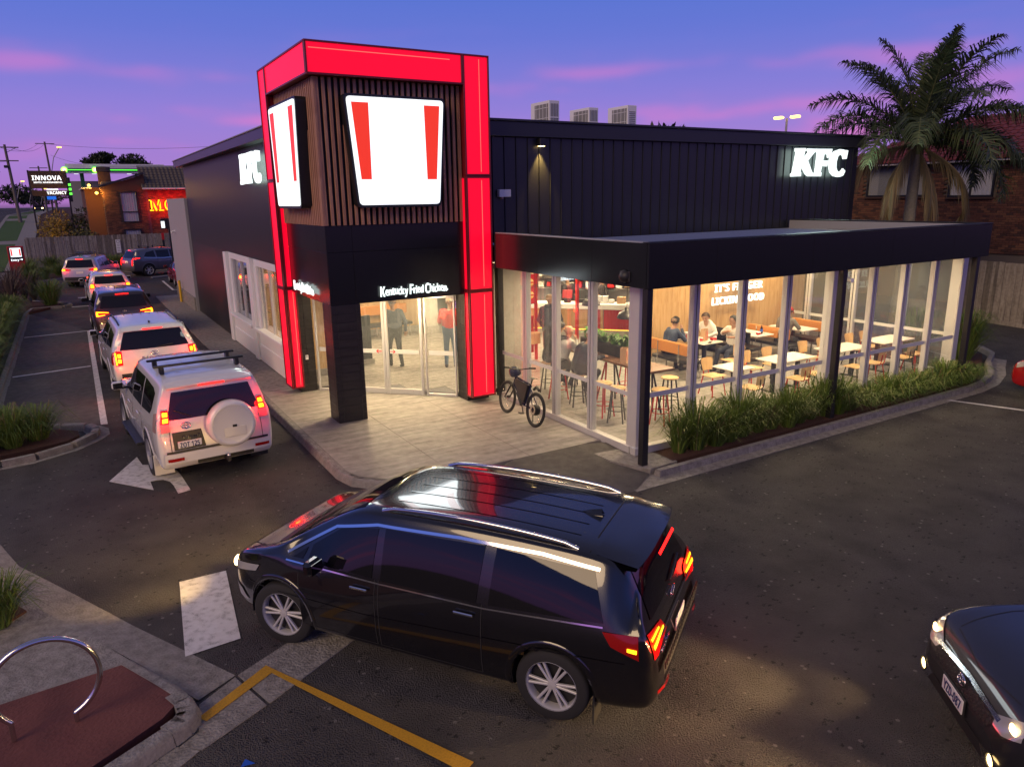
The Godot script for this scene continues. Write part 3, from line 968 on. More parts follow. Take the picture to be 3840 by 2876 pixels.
	put("roof", bx(Vector3(12.5, 5.8, -24), Vector3(16.0, 0.1, 18.8)), M.roof_sheet, r)
	# ---- canopy over the dining room
	var fx := [7.72, 9.21, 11.66, 14.1, 16.3, 17.76]
	for k in 5:
		put("fascia_panel", bx(Vector3((fx[k] + fx[k + 1]) / 2, 3.42, -8.785), Vector3(fx[k + 1] - fx[k] - 0.006, 0.71, 0.05), 0.004), M.fascia, r)
	var fz := [-8.815, -10.23, -11.96, -13.66]
	for k in 3:
		put("fascia_panel", bx(Vector3(7.745, 3.42, (fz[k] + fz[k + 1]) / 2), Vector3(0.05, 0.71, fz[k] - fz[k + 1] - 0.006), 0.004), M.fascia, r)
	put("fascia_panel", bx(Vector3(17.735, 3.42, -11.5), Vector3(0.05, 0.71, 5.3), 0.004), M.fascia, r)
	put("fascia_cap", bx(Vector3(12.74, 3.79, -8.83), Vector3(10.06, 0.02, 0.15), 0.004), M.black_metal, r)
	put("fascia_cap", bx(Vector3(7.79, 3.791, -11.25), Vector3(0.15, 0.02, 4.68), 0.004), M.alloy_dull, r)
	put("fascia_cap", bx(Vector3(17.69, 3.791, -11.5), Vector3(0.15, 0.02, 5.1), 0.004), M.black_metal, r)
	put("upstand", bx(Vector3(17.62, 3.64, -11.5), Vector3(0.04, 0.26, 5.2)), M.alloy_dull, r)
	put("canopy_roof", bx(Vector3(12.7, 3.5, -11.5), Vector3(9.8, 0.04, 5.3)), M.roof_sheet, r)
	var rib := Geo.new()
	rib.prism(poly([[-0.03, 0], [-0.015, 0.035], [0.015, 0.035], [0.03, 0]]), -4.85, 4.85, Transform3D(Basis(Vector3(0, 0, 1), Vector3(0, 1, 0), Vector3(-1, 0, 0)), Vector3.ZERO))
	var ribm := rib.mesh()
	for k in 26:
		var o := put("roof_rib", ribm, M.roof_sheet, r)
		o.position = Vector3(12.7, 3.522, -9.05 - k * 0.2)
	put("canopy_soffit", bx(Vector3(12.74, 3.09, -11.4), Vector3(9.9, 0.05, 5.1)), M.ceiling, r)
	for x in [7.79, 12.7, 17.42]:
		put("post", bx(Vector3(x, 1.57, -8.84), Vector3(0.12, 2.98, 0.12), 0.004), M.black_metal, r)
	# ---- glazing of the dining room
	var gx := 8.02
	var gz := -9.3
	put("base_rail", bx(Vector3(12.95, 0.17, gz), Vector3(10.0, 0.13, 0.14), 0.006), M.alloy, r)
	put("base_rail", bx(Vector3(12.95, 0.06, gz), Vector3(9.96, 0.1, 0.11), 0.006), M.alloy_dull, r)
	put("base_rail", bx(Vector3(gx, 0.17, -11.65), Vector3(0.14, 0.13, 4.5), 0.006), M.alloy, r)
	put("base_rail", bx(Vector3(gx, 0.06, -11.65), Vector3(0.11, 0.1, 4.46), 0.006), M.alloy_dull, r)
	put("base_rail", bx(Vector3(17.93, 0.19, -11.8), Vector3(0.14, 0.17, 4.8), 0.006), M.alloy, r)
	put("corner_column", bx(Vector3(gx + 0.1, 1.6, gz - 0.1), Vector3(0.26, 2.95, 0.26), 0.006), M.alloy, r)
	put("corner_column", bx(Vector3(17.86, 1.6, gz - 0.1), Vector3(0.2, 2.95, 0.26), 0.006), M.alloy, r)
	put("mid_column", bx(Vector3(13.05, 1.6, gz), Vector3(0.2, 2.95, 0.2), 0.006), M.alloy, r)
	var mull := func(p: Vector3, turn: float) -> void:
		var o := Node3D.new()
		o.name = "mullion"
		r.add_child(o, true)
		o.position = p
		o.rotation.y = turn
		put("bar", bx(Vector3(-0.043, 0, 0), Vector3(0.062, 2.83, 0.12), 0.004), M.alloy, o)
		put("bar", bx(Vector3(0.043, 0, 0), Vector3(0.062, 2.83, 0.12), 0.004), M.alloy, o)
		put("gasket", bx(Vector3(0, 0, 0), Vector3(0.022, 2.83, 0.1)), M.rubber, o)
	var mx := [9.28, 10.48, 11.70, 14.39, 15.51, 16.65]
	for x in mx:
		mull.call(Vector3(x, 1.65, gz), 0.0)
	for z in [-10.58, -11.76, -12.86]:
		mull.call(Vector3(gx, 1.65, z), PI / 2)
	for z in [-10.7, -12.1, -13.5]:
		mull.call(Vector3(17.93, 1.65, z), PI / 2)
	var px := [8.26, 9.21, 9.35, 10.41, 10.55, 11.63, 11.77, 12.95, 13.15, 14.32, 14.46, 15.44, 15.58, 16.58, 16.72, 17.76]
	for k in range(0, px.size(), 2):
		put("pane", bx(Vector3((px[k] + px[k + 1]) / 2, 1.64, gz), Vector3(px[k + 1] - px[k], 2.8, 0.008)), M.glass, r)
		put("band", bx(Vector3((px[k] + px[k + 1]) / 2, 1.135, gz + 0.006), Vector3(px[k + 1] - px[k] - 0.01, 0.09, 0.003)), M.manifestation, r)
	var pz := [-9.54, -10.51, -10.65, -11.69, -11.83, -12.79, -12.93, -13.9]
	for k in range(0, pz.size(), 2):
		put("pane", bx(Vector3(gx, 1.64, (pz[k] + pz[k + 1]) / 2), Vector3(0.008, 2.8, pz[k] - pz[k + 1])), M.glass, r)
		put("band", bx(Vector3(gx - 0.006, 1.15, (pz[k] + pz[k + 1]) / 2), Vector3(0.003, 0.08, pz[k] - pz[k + 1] - 0.01)), M.manifestation, r)
	var rz := [-9.54, -10.63, -10.77, -12.03, -12.17, -13.43, -13.57, -14.2]
	for k in range(0, rz.size(), 2):
		put("pane", bx(Vector3(17.93, 1.66, (rz[k] + rz[k + 1]) / 2), Vector3(0.008, 2.78, rz[k] - rz[k + 1])), M.glass, r)
		put("band", bx(Vector3(17.925, 1.15, (rz[k] + rz[k + 1]) / 2), Vector3(0.003, 0.08, rz[k] - rz[k + 1] - 0.01)), M.manifestation, r)
	put("end_jamb", bx(Vector3(gx, 1.6, -14.0), Vector3(0.14, 2.95, 0.14), 0.004), M.black_metal, r)

	# ---- signs
	rounded_sign("sign_box", "white lit sign box with red stripes on the tower's door side face", Transform3D(Basis(), Vector3(5.665, 5.38, -13.87)))
	rounded_sign("sign_box", "white lit sign box with red stripes on the tower's drive-through side face", Transform3D(Basis(Vector3(0, 0, 1), Vector3.UP, Vector3(-1, 0, 0)), Vector3(4.15, 5.38, -15.38)))
	var ks := letters_kfc("lit white letters KFC on the charcoal wall beside the palm")
	ks.position = Vector3(17.38, 4.95, -14.13)
	var k2 := letters_kfc("lit white letters KFC on the corrugated side wall behind the tower")
	k2.rotation.y = -PI / 2
	k2.position = Vector3(4.3, 4.95, -21.05)
	# script lettering over the doors
	script_sign("lit white script lettering over the entrance doors", Transform3D(Basis(), Vector3(5.2, 2.64, -13.88)))
	script_sign("lit white script lettering on the red-lit panel facing the drive-through lane", Transform3D(Basis(Vector3(0, 0, 1), Vector3.UP, Vector3(-1, 0, 0)), Vector3(4.16, 2.64, -16.3)))
	var sl := thing("slogan_letters", "lit white slogan letters on the timber wall above the diners", "letters", Vector3(14.55, 1.62, -13.98))
	for t in [["LICKIN' GOOD", 0.0, 0.0], ["IT'S FINGER", 0.08, 0.34]]:
		var tm := words(t[0], 0.20, 0.03)
		var o := put("line", tm, M.letter_white, sl)
		var bb: AABB = tm.get_aabb()
		var sx := 2.02 / bb.size.x if t[1] == 0.0 else 1.86 / bb.size.x
		o.scale = Vector3(sx, 1, 1)
		o.position = Vector3(-bb.position.x * sx + t[1], -bb.position.y + t[2], 0.03)

	# ---- things on the walls and roof
	var wl := thing("wall_light", "small black wall light glowing warm on the charcoal cladding", "lamp", Vector3(9.24, 5.62, -14.19))
	put("housing", bx(Vector3(0, 0.06, 0.06), Vector3(0.16, 0.16, 0.14), 0.01), M.black_metal, wl)
	put("lens", bx(Vector3(0, -0.025, 0.06), Vector3(0.12, 0.01, 0.1)), M.head_warm, wl)
	spot(Vector3(9.24, 5.585, -14.12), Vector3(9.24, 3.6, -14.2), Color8(255, 205, 110), 9.0, 30, 0.03)
	var al := thing("alarm_box", "white alarm siren box on the charcoal wall", "alarm", Vector3(8.28, 4.6, -14.2))
	put("case", bx(Vector3(0, 0, 0.05), Vector3(0.3, 0.16, 0.1), 0.012), M.white_paint, al)
	put("strobe", bx(Vector3(-0.05, -0.1, 0.04), Vector3(0.06, 0.04, 0.06), 0.01), M.tail_clear, al)
	var dc := thing("dome_camera", "black dome security camera on the canopy fascia", "camera", Vector3(7.70, 3.23, -9.32))
	var dg := Geo.new()
	dg.lathe([Vector2(0, 0.09), Vector2(0.06, 0.075), Vector2(0.1, 0.03), Vector2(0.11, 0.0)], Transform3D(Basis(Vector3(0, 1, 0), Vector3(-1, 0, 0), Vector3(0, 0, 1)), Vector3.ZERO), 16)
	put("dome", dg, M.black_plastic, dc)
	put("mount", bx(Vector3(0.01, 0, 0), Vector3(0.03, 0.17, 0.26), 0.01), M.black_plastic, dc)
	var fl := thing("bullet_camera", "small white security camera on the mid post of the canopy", "camera", Vector3(13.0, 2.86, -8.95))
	put("body", tb([Vector3(0, 0, 0), Vector3(-0.03, -0.02, 0.14)], 0.045, 10), M.white_paint, fl)
	put("bracket", tb([Vector3(0, 0, 0), Vector3(0, 0.12, -0.02)], 0.02, 8), M.white_paint, fl)
	# rooftop condensers
	var acs := [[9.05, -17.1, 0.9, "louvred white rooftop condenser half hidden behind the red pillar"], [11.36, -17.0, 0.98, "tallest white rooftop condenser with dark grille and six louvre slots"], [12.66, -17.0, 0.86, "short white rooftop condenser with open coil side between two others"], [14.02, -17.0, 0.98, "white rooftop condenser with fine side louvres, farthest along the parapet"]]
	for k in 4:
		var u: Array = acs[k]
		var ac := thing("rooftop_condenser", u[3], "air conditioner", Vector3(u[0], 5.86, u[1]), 0.0, "condensers on the roof")
		var hh: float = u[2] + 0.14
		put("case", bx(Vector3(0.17, hh / 2 + 0.0, -0.45), Vector3(0.33, hh, 0.9), 0.01), M.white_paint, ac)
		put("coil", bx(Vector3(-0.004, hh / 2, -0.36), Vector3(0.012, hh * 0.86, 0.64)), M.dark_void, ac)
		for q in 4:
			put("guard_wire", bx(Vector3(-0.014, hh * (0.15 + 0.23 * q), -0.36), Vector3(0.008, 0.012, 0.64)), M.white_paint, ac)
			put("guard_wire", bx(Vector3(-0.014, hh / 2, -0.1 - q * 0.17), Vector3(0.008, hh * 0.86, 0.01)), M.white_paint, ac)
		if k == 3:
			for q in 12:
				put("louvre", bx(Vector3(0.17, hh * 0.35 + q * 0.05, 0.004), Vector3(0.22, 0.022, 0.012)), M.dark_void, ac)
		else:
			for q in 5:
				put("louvre", bx(Vector3(0.07 + q * 0.05, hh * 0.62, 0.004), Vector3(0.025, hh * 0.62, 0.012)), M.dark_void, ac)
			put("louvre_bar", bx(Vector3(0.17, hh * 0.62, 0.013), Vector3(0.28, 0.03, 0.008)), M.white_paint, ac)

func rounded_sign(called: String, label: String, xf: Transform3D) -> void:
	var s := thing(called, label, "sign", Vector3.ZERO, 0.0, "sign boxes on the tower")
	s.transform = xf
	var out := func(t: float, b: float, h: float, rad: float) -> PackedVector2Array:
		var cs := [Vector2(-t, h), Vector2(t, h), Vector2(b, -h), Vector2(-b, -h)]
		var o := PackedVector2Array()
		for i in 4:
			var c: Vector2 = cs[i]
			var p: Vector2 = (cs[(i + 3) % 4] - c).normalized()
			var n: Vector2 = (cs[(i + 1) % 4] - c).normalized()
			for k in 5:
				var a := k / 4.0
				var q0 := c + p * rad * (1 - a)
				var q1 := c + n * rad * a
				o.append(q0.lerp(q1, a))
		return o
	var g := Geo.new()
	g.prism(out.call(1.03, 0.87, 1.02, 0.1), -0.05, 0.2)
	put("case", g, M.black_metal, s)
	var f := Geo.new()
	f.prism(out.call(0.98, 0.83, 0.97, 0.08), 0.2, 0.222)
	put("face", f, M.sign_white, s)
	for sg in [-1.0, 1.0]:
		var st := Geo.new()
		st.prism(poly([[sg * 0.89, 0.87], [sg * 0.56, 0.87], [sg * 0.575, -0.5], [sg * 0.78, -0.5]]), 0.2225, 0.2255)
		put("stripe", st, M.sign_red, s)
	area(Vector3(0, 0, 0.26), Vector3(0, 0, 1), Vector2(1.7, 1.8), Color8(240, 250, 250), 4.0, s)

func letters_kfc(label: String) -> Node3D:
	var s := thing("sign_letters", label, "sign", Vector3.ZERO, 0.0, "wall letters")
	var K := [[17.49, 5.7], [17.91, 5.71], [17.92, 5.65], [17.89, 5.63], [17.83, 5.4], [18.05, 5.61], [18.0, 5.64], [18.0, 5.7], [18.34, 5.7], [18.35, 5.64], [18.3, 5.61], [18.04, 5.38], [18.26, 5.07], [18.29, 5.05], [18.29, 4.96], [18.11, 4.96], [18.0, 5.01], [17.79, 5.24], [17.75, 5.08], [17.79, 5.06], [17.79, 4.96], [17.39, 4.95], [17.38, 5.02], [17.44, 5.05], [17.54, 5.59], [17.5, 5.62]]
	var F := [[18.38, 5.7], [19.06, 5.71], [19.02, 5.48], [18.9, 5.47], [18.88, 5.56], [18.73, 5.57], [18.69, 5.39], [18.92, 5.39], [18.88, 5.23], [18.66, 5.24], [18.63, 5.07], [18.67, 5.06], [18.66, 4.96], [18.33, 4.96], [18.33, 5.03], [18.4, 5.06], [18.44, 5.6], [18.38, 5.62]]
	var C := [[19.78, 5.68], [19.74, 5.45], [19.61, 5.44], [19.56, 5.54], [19.44, 5.58], [19.34, 5.5], [19.3, 5.36], [19.31, 5.2], [19.38, 5.1], [19.48, 5.08], [19.57, 5.12], [19.62, 5.18], [19.73, 5.11], [19.66, 4.99], [19.54, 4.95], [19.42, 4.94], [19.21, 4.97], [19.06, 5.07], [18.98, 5.27], [19.01, 5.5], [19.18, 5.65], [19.42, 5.71], [19.59, 5.7], [19.66, 5.66], [19.68, 5.69]]
	for l in [["letter_k", K], ["letter_f", F], ["letter_c", C]]:
		var p := PackedVector2Array()
		for q in l[1]:
			p.append(Vector2(q[0] - 17.38, q[1] - 4.95))
		var g := Geo.new()
		g.prism(p, 0.10, 0.15)
		put(l[0], g, M.letter_white, s)
	area(Vector3(1.2, 0.38, 0.09), Vector3(0, 0, -1), Vector2(2.3, 0.7), Color8(225, 255, 240), 1.2, s)
	area(Vector3(1.2, 0.38, 0.2), Vector3(0, 0, 1), Vector2(2.2, 0.7), Color8(225, 255, 240), 6.0, s)
	return s

func script_sign(label: String, xf: Transform3D) -> void:
	var s := thing("script_sign", label, "sign", Vector3.ZERO, 0.0, "script lettering on the tower")
	s.transform = xf
	var x := 0.0
	var r2 := RandomNumberGenerator.new()
	r2.seed = 3
	for ch in "Kentucky Fried Chicken.":
		if ch == " ":
			x += 0.035
			continue
		var big: bool = ch in "KFC"
		var tm := words(ch, 0.17 if big else 0.125, 0.02)
		var bb: AABB = tm.get_aabb()
		var o := put("letter", tm, M.letter_white, s)
		var sx := 0.82
		o.scale = Vector3(sx, 1, 1)
		o.rotation.z = r2.randf_range(-0.08, 0.03)
		o.position = Vector3(x - bb.position.x * sx, -0.0 + r2.randf_range(-0.008, 0.008) - (0.02 if big else 0.0) + (-tm.get_aabb().position.y if not ch in "y" else -tm.get_aabb().position.y - 0.045), 0.03)
		x += bb.size.x * sx + 0.006
	s.scale = Vector3(1.5 / x, 1.2, 1)
	area(Vector3(x / 2, 0.06, 0.07), Vector3(0, 0, 1), Vector2(1.4, 0.12), Color8(235, 250, 255), 0.3, s)

func ceiling_panel(x: float, z: float, sx: float, sz: float, e: float, y := 3.055) -> void:
	var c := thing("ceiling_light", "flat square ceiling light inside the restaurant", "light", Vector3(x, y, z), 0.0, "ceiling lights")
	put("diffuser", bx(Vector3.ZERO, Vector3(sx, 0.02, sz)), M.ceiling_light, c)
	area(Vector3(0, -0.02, 0), Vector3.DOWN, Vector2(sx, sz), Color8(255, 226, 176), e, c)

func make_stool(red: bool) -> Node3D:
	var s := thing("bar_stool", "", "stool", Vector3.ZERO, 0.0, "bar stools round the high table")
	var m: Material = M.red_metal if red else M.black_metal
	var g := Geo.new()
	g.lathe([Vector2(0, 0.70), Vector2(0.165, 0.70), Vector2(0.175, 0.692), Vector2(0.175, 0.675), Vector2(0.165, 0.667), Vector2(0, 0.667)], Transform3D(), 24)
	put("seat", g, M.light_wood, s)
	for k in 4:
		var a := PI / 4 + k * PI / 2
		var d := Vector3(cos(a), 0, sin(a))
		put("leg", tb([d * 0.12 + Vector3(0, 0.665, 0), d * 0.215], 0.016, 6), m, s)
	var ring := []
	for k in 21:
		var a := TAU * k / 20
		ring.append(Vector3(cos(a) * 0.178, 0.25, sin(a) * 0.178))
	put("foot_ring", tb(ring, 0.009, 6), m, s)
	return s

func make_chair(red: bool) -> Node3D:
	var s := thing("cafe_chair", "", "chair", Vector3.ZERO, 0.0, "plywood chairs at the window tables")
	var m: Material = M.red_metal if red else M.black_metal
	var rows := []
	for i in 9:
		var line := PackedVector3Array()
		for j in 7:
			var u := i / 8.0 * 2 - 1
			var w := j / 6.0 * 2 - 1
			line.append(Vector3(u * (0.205 - 0.02 * w), 0.445 - 0.02 * (1 - u * u) * (1 - w * w), w * 0.19 - 0.01))
		rows.append(line)
	var g := Geo.new()
	g.grid(rows, Vector3(0, -1, 0))
	g.bev(Vector3(0, 0.43, -0.01), Vector3(0.37, 0.012, 0.34), 0.005)
	put("seat", g, M.light_wood, s)
	rows = []
	var back_rows := []
	for i in 9:
		var line := PackedVector3Array()
		var line2 := PackedVector3Array()
		for j in 6:
			var u := i / 8.0 * 2 - 1
			var w := j / 5.0
			var half := lerpf(0.135, 0.19, w) - 0.03 * smoothstep(0.85, 1.0, w)
			var p := Vector3(u * half, 0.52 + w * 0.27, 0.2 + w * 0.05 + 0.035 * (u * u) * -1.0)
			line.append(p)
			line2.append(p + Vector3(0, 0, 0.012))
		rows.append(line)
		back_rows.append(line2)
	var gb := Geo.new()
	gb.grid(rows, Vector3(0, 0.6, 1.0))
	gb.grid(back_rows, Vector3(0, 0.6, -1.0))
	put("backrest", gb, M.light_wood, s)
	for sx in [-1.0, 1.0]:
		put("leg", tb([Vector3(sx * 0.15, 0.43, -0.14), Vector3(sx * 0.2, 0.0, -0.2)], 0.014, 6), m, s)
		put("leg", tb([Vector3(sx * 0.15, 0.43, 0.14), Vector3(sx * 0.2, 0.0, 0.22)], 0.014, 6), m, s)
		put("back_stay", tb([Vector3(sx * 0.06, 0.41, 0.1), Vector3(sx * 0.07, 0.42, 0.2), Vector3(sx * 0.075, 0.50, 0.225), Vector3(sx * 0.08, 0.66, 0.24)], 0.011, 6), m, s)
	return s

func make_table(w: float, d: float) -> Node3D:
	var t := thing("cafe_table", "", "table", Vector3.ZERO, 0.0, "white topped tables")
	put("tabletop", bx(Vector3(0, 0.735, 0), Vector3(w, 0.028, d), 0.006), M.off_white, t)
	for sx in ([-1.0, 1.0] if w > 1.0 else [0.0]):
		put("leg", bx(Vector3(sx * w * 0.32, 0.36, 0), Vector3(0.08, 0.72, 0.08), 0.006), M.black_metal, t)
		put("foot", bx(Vector3(sx * w * 0.32, 0.012, 0), Vector3(0.42 if w < 1.0 else 0.1, 0.024, 0.5), 0.006), M.black_metal, t)
	return t

func make_bench(len: float, back: Material, label: String, at: Vector3, turn: float) -> Node3D:
	# runs along local z, sitter faces local +x
	var b := thing("booth_bench", label, "bench", at, turn, "booth benches")
	put("seat", bx(Vector3(0.25, 0.42, 0), Vector3(0.46, 0.09, len), 0.02), M.black_vinyl, b)
	put("backrest", bx(Vector3(-0.02, 0.74, 0), Vector3(0.07, 0.28, len), 0.02), back, b)
	for sz in [-1.0, 1.0]:
		for x in [0.06, 0.44]:
			put("leg", bx(Vector3(x, 0.19, sz * (len / 2 - 0.08)), Vector3(0.035, 0.38, 0.035), 0.003), M.steel, b)
		put("foot_rail", bx(Vector3(0.25, 0.015, sz * (len / 2 - 0.08)), Vector3(0.34, 0.03, 0.03), 0.003), M.steel, b)
		put("back_bracket", bx(Vector3(-0.065, 0.62, sz * len * 0.27), Vector3(0.018, 0.46, 0.03), 0.003), M.steel, b)
	return b

func cup(at: Vector3, label: String) -> void:
	var c := thing("paper_cup", label, "cup", at, 0.0, "cups and tubs on the diners' table")
	var g := Geo.new()
	g.lathe([Vector2(0.03, 0), Vector2(0.042, 0.12), Vector2(0.044, 0.125), Vector2(0, 0.13)], Transform3D(), 14)
	put("cup", g, M.white_paint, c)
	var s := Geo.new()
	s.lathe([Vector2(0.0345, 0.04), Vector2(0.0405, 0.1)], Transform3D(), 14)
	put("stripe", s, M.print_red, c)

func paper_bag(called: String, label: String, at: Vector3, turn: float, k := 1.0) -> void:
	var b := thing(called, label, "bag", at, turn)
	b.scale = Vector3.ONE * k
	var g := Geo.new()
	var w := 0.1
	var d := 0.065
	var h := 0.3
	var ring := func(y: float, s: float) -> Array:
		return [Vector3(-w * s, y, -d), Vector3(w * s, y, -d), Vector3(w * s, y, d), Vector3(-w * s, y, d)]
	var a: Array = ring.call(0.0, 1.0)
	var t: Array = ring.call(h, 0.96)
	for i in 4:
		g.quad(a[i], a[(i + 1) % 4], t[(i + 1) % 4] + Vector3(0, 0.012 * (i % 2), 0), t[i] + Vector3(0, 0.012 * ((i + 1) % 2), 0), (a[i] + a[(i + 1) % 4]) * Vector3(1, 0, 1))
	put("sack", g, M.paper, b)
	for x in [-0.06, 0.06]:
		put("stripe", bx(Vector3(x, 0.16, d + 0.002), Vector3(0.03, 0.2, 0.002)), M.print_red, b)

func interior() -> void:
	var KF := 0.22
	# floors of separate tiles on a screed
	var fl := holder("floor")
	var g := Geo.new()
	g.slab(poly([[8.06, -9.36], [17.9, -9.36], [17.9, -14.3], [20.4, -14.3], [20.4, -33.3], [4.65, -33.3], [4.65, -17.0], [7.2, -14.42], [8.06, -14.3]]), -0.02, KF - 0.012)
	put("screed", g, M.dark_void, fl)
	var tile := bx(Vector3(0, -0.006, 0), Vector3(0.816, 0.012, 0.82), 0.002).mesh()
	for i in 12:
		for k in 6:
			var o := put("tile", tile, M.floor_tile, fl)
			o.position = Vector3(8.5 + i * 0.82, KF, -9.8 - k * 0.824)
	for i in 19:
		for k in 14:
			var x := 5.1 + i * 0.82
			var z := -14.72 - k * 0.824
			if x + (-z) > 4.62 + 16.86 + 0.75 and x < 20:
				var o := put("tile", tile, M.floor_tile, fl)
				o.position = Vector3(x, KF, z)
	setting("ceiling", bx(Vector3(12.5, 3.12, -23.9), Vector3(15.7, 0.04, 18.9)), M.ceiling)
	# ---- walls
	var tw := thing("timber_wall", "tall warm timber panelled wall behind the booth diners", "wall", Vector3(0, 0, -14.2))
	var xs := [12.62, 13.8, 15.0, 16.2, 17.4, 18.6]
	for k in 5:
		put("panel", bx(Vector3((xs[k] + xs[k + 1]) / 2, 1.75, 0.0), Vector3(xs[k + 1] - xs[k] - 0.005, 2.64, 0.03), 0.002), M.wood_panel, tw)
	put("backing", bx(Vector3(15.6, 1.65, -0.1), Vector3(6.0, 2.9, 0.14)), M.dark_void, tw)
	put("skirting", bx(Vector3(15.6, 0.325, 0.012), Vector3(5.96, 0.2, 0.03), 0.004), M.stone_skirt, tw)
	put("end_trim", bx(Vector3(12.58, 1.65, -0.06), Vector3(0.06, 2.85, 0.2), 0.004), M.black_metal, tw)
	var gp := thing("plaster_pillar", "grey plastered pillar inside the glass beside the bicycle", "pillar", Vector3(8.55, 0, -14.75))
	put("shaft", bx(Vector3(0, 1.62, 0), Vector3(0.84, 2.8, 0.6), 0.006), M.plaster, gp)
	put("skirting", bx(Vector3(0, 0.29, 0), Vector3(0.87, 0.16, 0.63), 0.004), M.stone_skirt, gp)
	var gp2 := thing("plaster_pillar", "grey plastered pillar in the lobby behind the man in red", "pillar", Vector3(9.85, 0, -21.85))
	put("shaft", bx(Vector3(0, 1.62, 0), Vector3(0.42, 2.8, 0.42), 0.006), M.plaster, gp2)
	put("skirting", bx(Vector3(0, 0.34, 0), Vector3(0.46, 0.26, 0.46), 0.004), M.stone_skirt, gp2)
	var lw := thing("lobby_wall", "timber panelled wall at the back of the lobby", "wall", Vector3(0, 0, -22.4))
	for k in 5:
		put("panel", bx(Vector3(5.3 + k * 1.05, 1.75, 0), Vector3(1.044, 2.64, 0.03), 0.002), M.wood_panel, lw)
	put("skirting", bx(Vector3(7.4, 0.325, 0.012), Vector3(5.2, 0.2, 0.03), 0.004), M.stone_skirt, lw)
	var lw2 := thing("partition", "low dark screen beside the entrance doors", "screen", Vector3(6.35, KF, -18.5), 0.0)
	put("board", bx(Vector3(0, 0.72, 0), Vector3(0.5, 1.2, 0.06), 0.005), M.charcoal_tile, lw2)
	put("foot", bx(Vector3(0.02, 0.07, 0), Vector3(0.56, 0.14, 0.1), 0.005), M.stone_skirt, lw2)
	var lw3 := thing("timber_screen", "light timber panel inside the glass left of the doors", "panel", Vector3(5.15, KF, -18.0), 0.0)
	put("board", bx(Vector3(0, 1.0, 0), Vector3(0.5, 1.9, 0.08), 0.005), M.light_wood, lw3)
	put("foot", bx(Vector3(0, 0.08, 0.02), Vector3(0.52, 0.16, 0.12), 0.005), M.stone_skirt, lw3)
	var lb := thing("lobby_bench", "orange backed bench with steel legs at the lobby wall", "bench", Vector3(8.55, KF, -21.95))
	put("backrest", bx(Vector3(-0.3, 0.85, -0.25), Vector3(1.9, 0.32, 0.07), 0.02), M.orange_vinyl, lb)
	put("seat", bx(Vector3(-0.3, 0.42, 0.0), Vector3(1.9, 0.09, 0.45), 0.02), M.black_vinyl, lb)
	for x in [-1.1, -0.45, 0.0, 0.55]:
		put("leg", bx(Vector3(x, 0.19, 0.17), Vector3(0.04, 0.38, 0.04), 0.003), M.steel, lb)
		put("leg", bx(Vector3(x, 0.19, -0.17), Vector3(0.04, 0.38, 0.04), 0.003), M.steel, lb)

	# ---- serving counter, set at an angle
	var e := Vector3(0.695, 0, 0.719)
	var nn := Vector3(-0.719, 0, 0.695)
	var cb := Basis(e, Vector3.UP, nn)
	var ct := Node3D.new()
	ct.name = numbered("serving_counter")
	add_child(ct)
	tag(ct, "long white topped serving counter with fluted orange and red front", "counter")
	ct.transform = Transform3D(cb, Vector3(12.58, KF, -19.48))
	put("worktop", bx(Vector3(0.6, 0.94, -0.28), Vector3(6.4, 0.16, 0.66), 0.01), M.white_paint, ct)
	put("carcass", bx(Vector3(0.6, 0.5, -0.3), Vector3(6.3, 0.7, 0.5)), M.dark_void, ct)
	put("plinth", bx(Vector3(0.6, 0.1, -0.06), Vector3(6.3, 0.2, 0.06), 0.004), M.stone_skirt, ct)
	put("glow_strip", bx(Vector3(0.6, 0.215, -0.02), Vector3(6.2, 0.02, 0.03)), M.head_strip, ct)
	for z in [[-2.5, 1.57, "w"], [1.6, 1.97, "r"], [2.0, 2.08, "w"], [2.11, 3.7, "r"]]:
		var gg := Geo.new()
		var s: float = z[0]
		while s < z[1]:
			gg.bev(Vector3(s + 0.022, 0.54, -0.025), Vector3(0.04, 0.62, 0.05), 0.012)
			s += 0.045
		put("fluted_front", gg, M.wood_panel if z[2] == "w" else M.red_panel_wall, ct)
	for k in 7:
		var bxo := thing("meal_box", "white meal box stacked on the serving counter", "box", Vector3.ZERO, 0.0, "boxes on the counter")
		bxo.transform = Transform3D(cb, Vector3(12.58, KF + 1.02, -19.48) + e * (1.7 + 0.2 * (k % 4)) + nn * -0.35 + Vector3(0, 0.11 * (k / 4), 0))
		put("carton", bx(Vector3(0, 0.05, 0), Vector3(0.17, 0.1, 0.15), 0.006), M.white_paint, bxo)
		put("lid", bx(Vector3(0, 0.104, 0), Vector3(0.174, 0.012, 0.154), 0.003), M.white_paint, bxo)
	var kb := thing("carton_box", "brown cardboard carton at the end of the serving counter", "box")
	kb.transform = Transform3D(cb, Vector3(12.58, KF + 1.02, -19.48) + e * 2.62 + nn * -0.3)
	put("carton", bx(Vector3(0, 0.1, 0), Vector3(0.26, 0.2, 0.22), 0.006), M.paper, kb)
	put("tape", bx(Vector3(0, 0.202, 0), Vector3(0.05, 0.004, 0.222)), M.off_white, kb)
	for k in 2:
		var pos := thing("till", ["black till screen on the counter beside the red post", "second black till at the counter's middle"][k], "till")
		pos.transform = Transform3D(cb, Vector3(12.58, KF + 1.02, -19.48) + e * [0.9, 1.35][k] + nn * -0.3)
		put("stand", bx(Vector3(0, 0.06, 0), Vector3(0.2, 0.12, 0.2), 0.01), M.black_plastic, pos)
		put("screen", bx(Vector3(0, 0.27, 0.02), Vector3(0.32, 0.26, 0.03), 0.01, Basis(Vector3.RIGHT, -0.3)), M.red_panel_wall if k == 0 else M.black_plastic, pos)
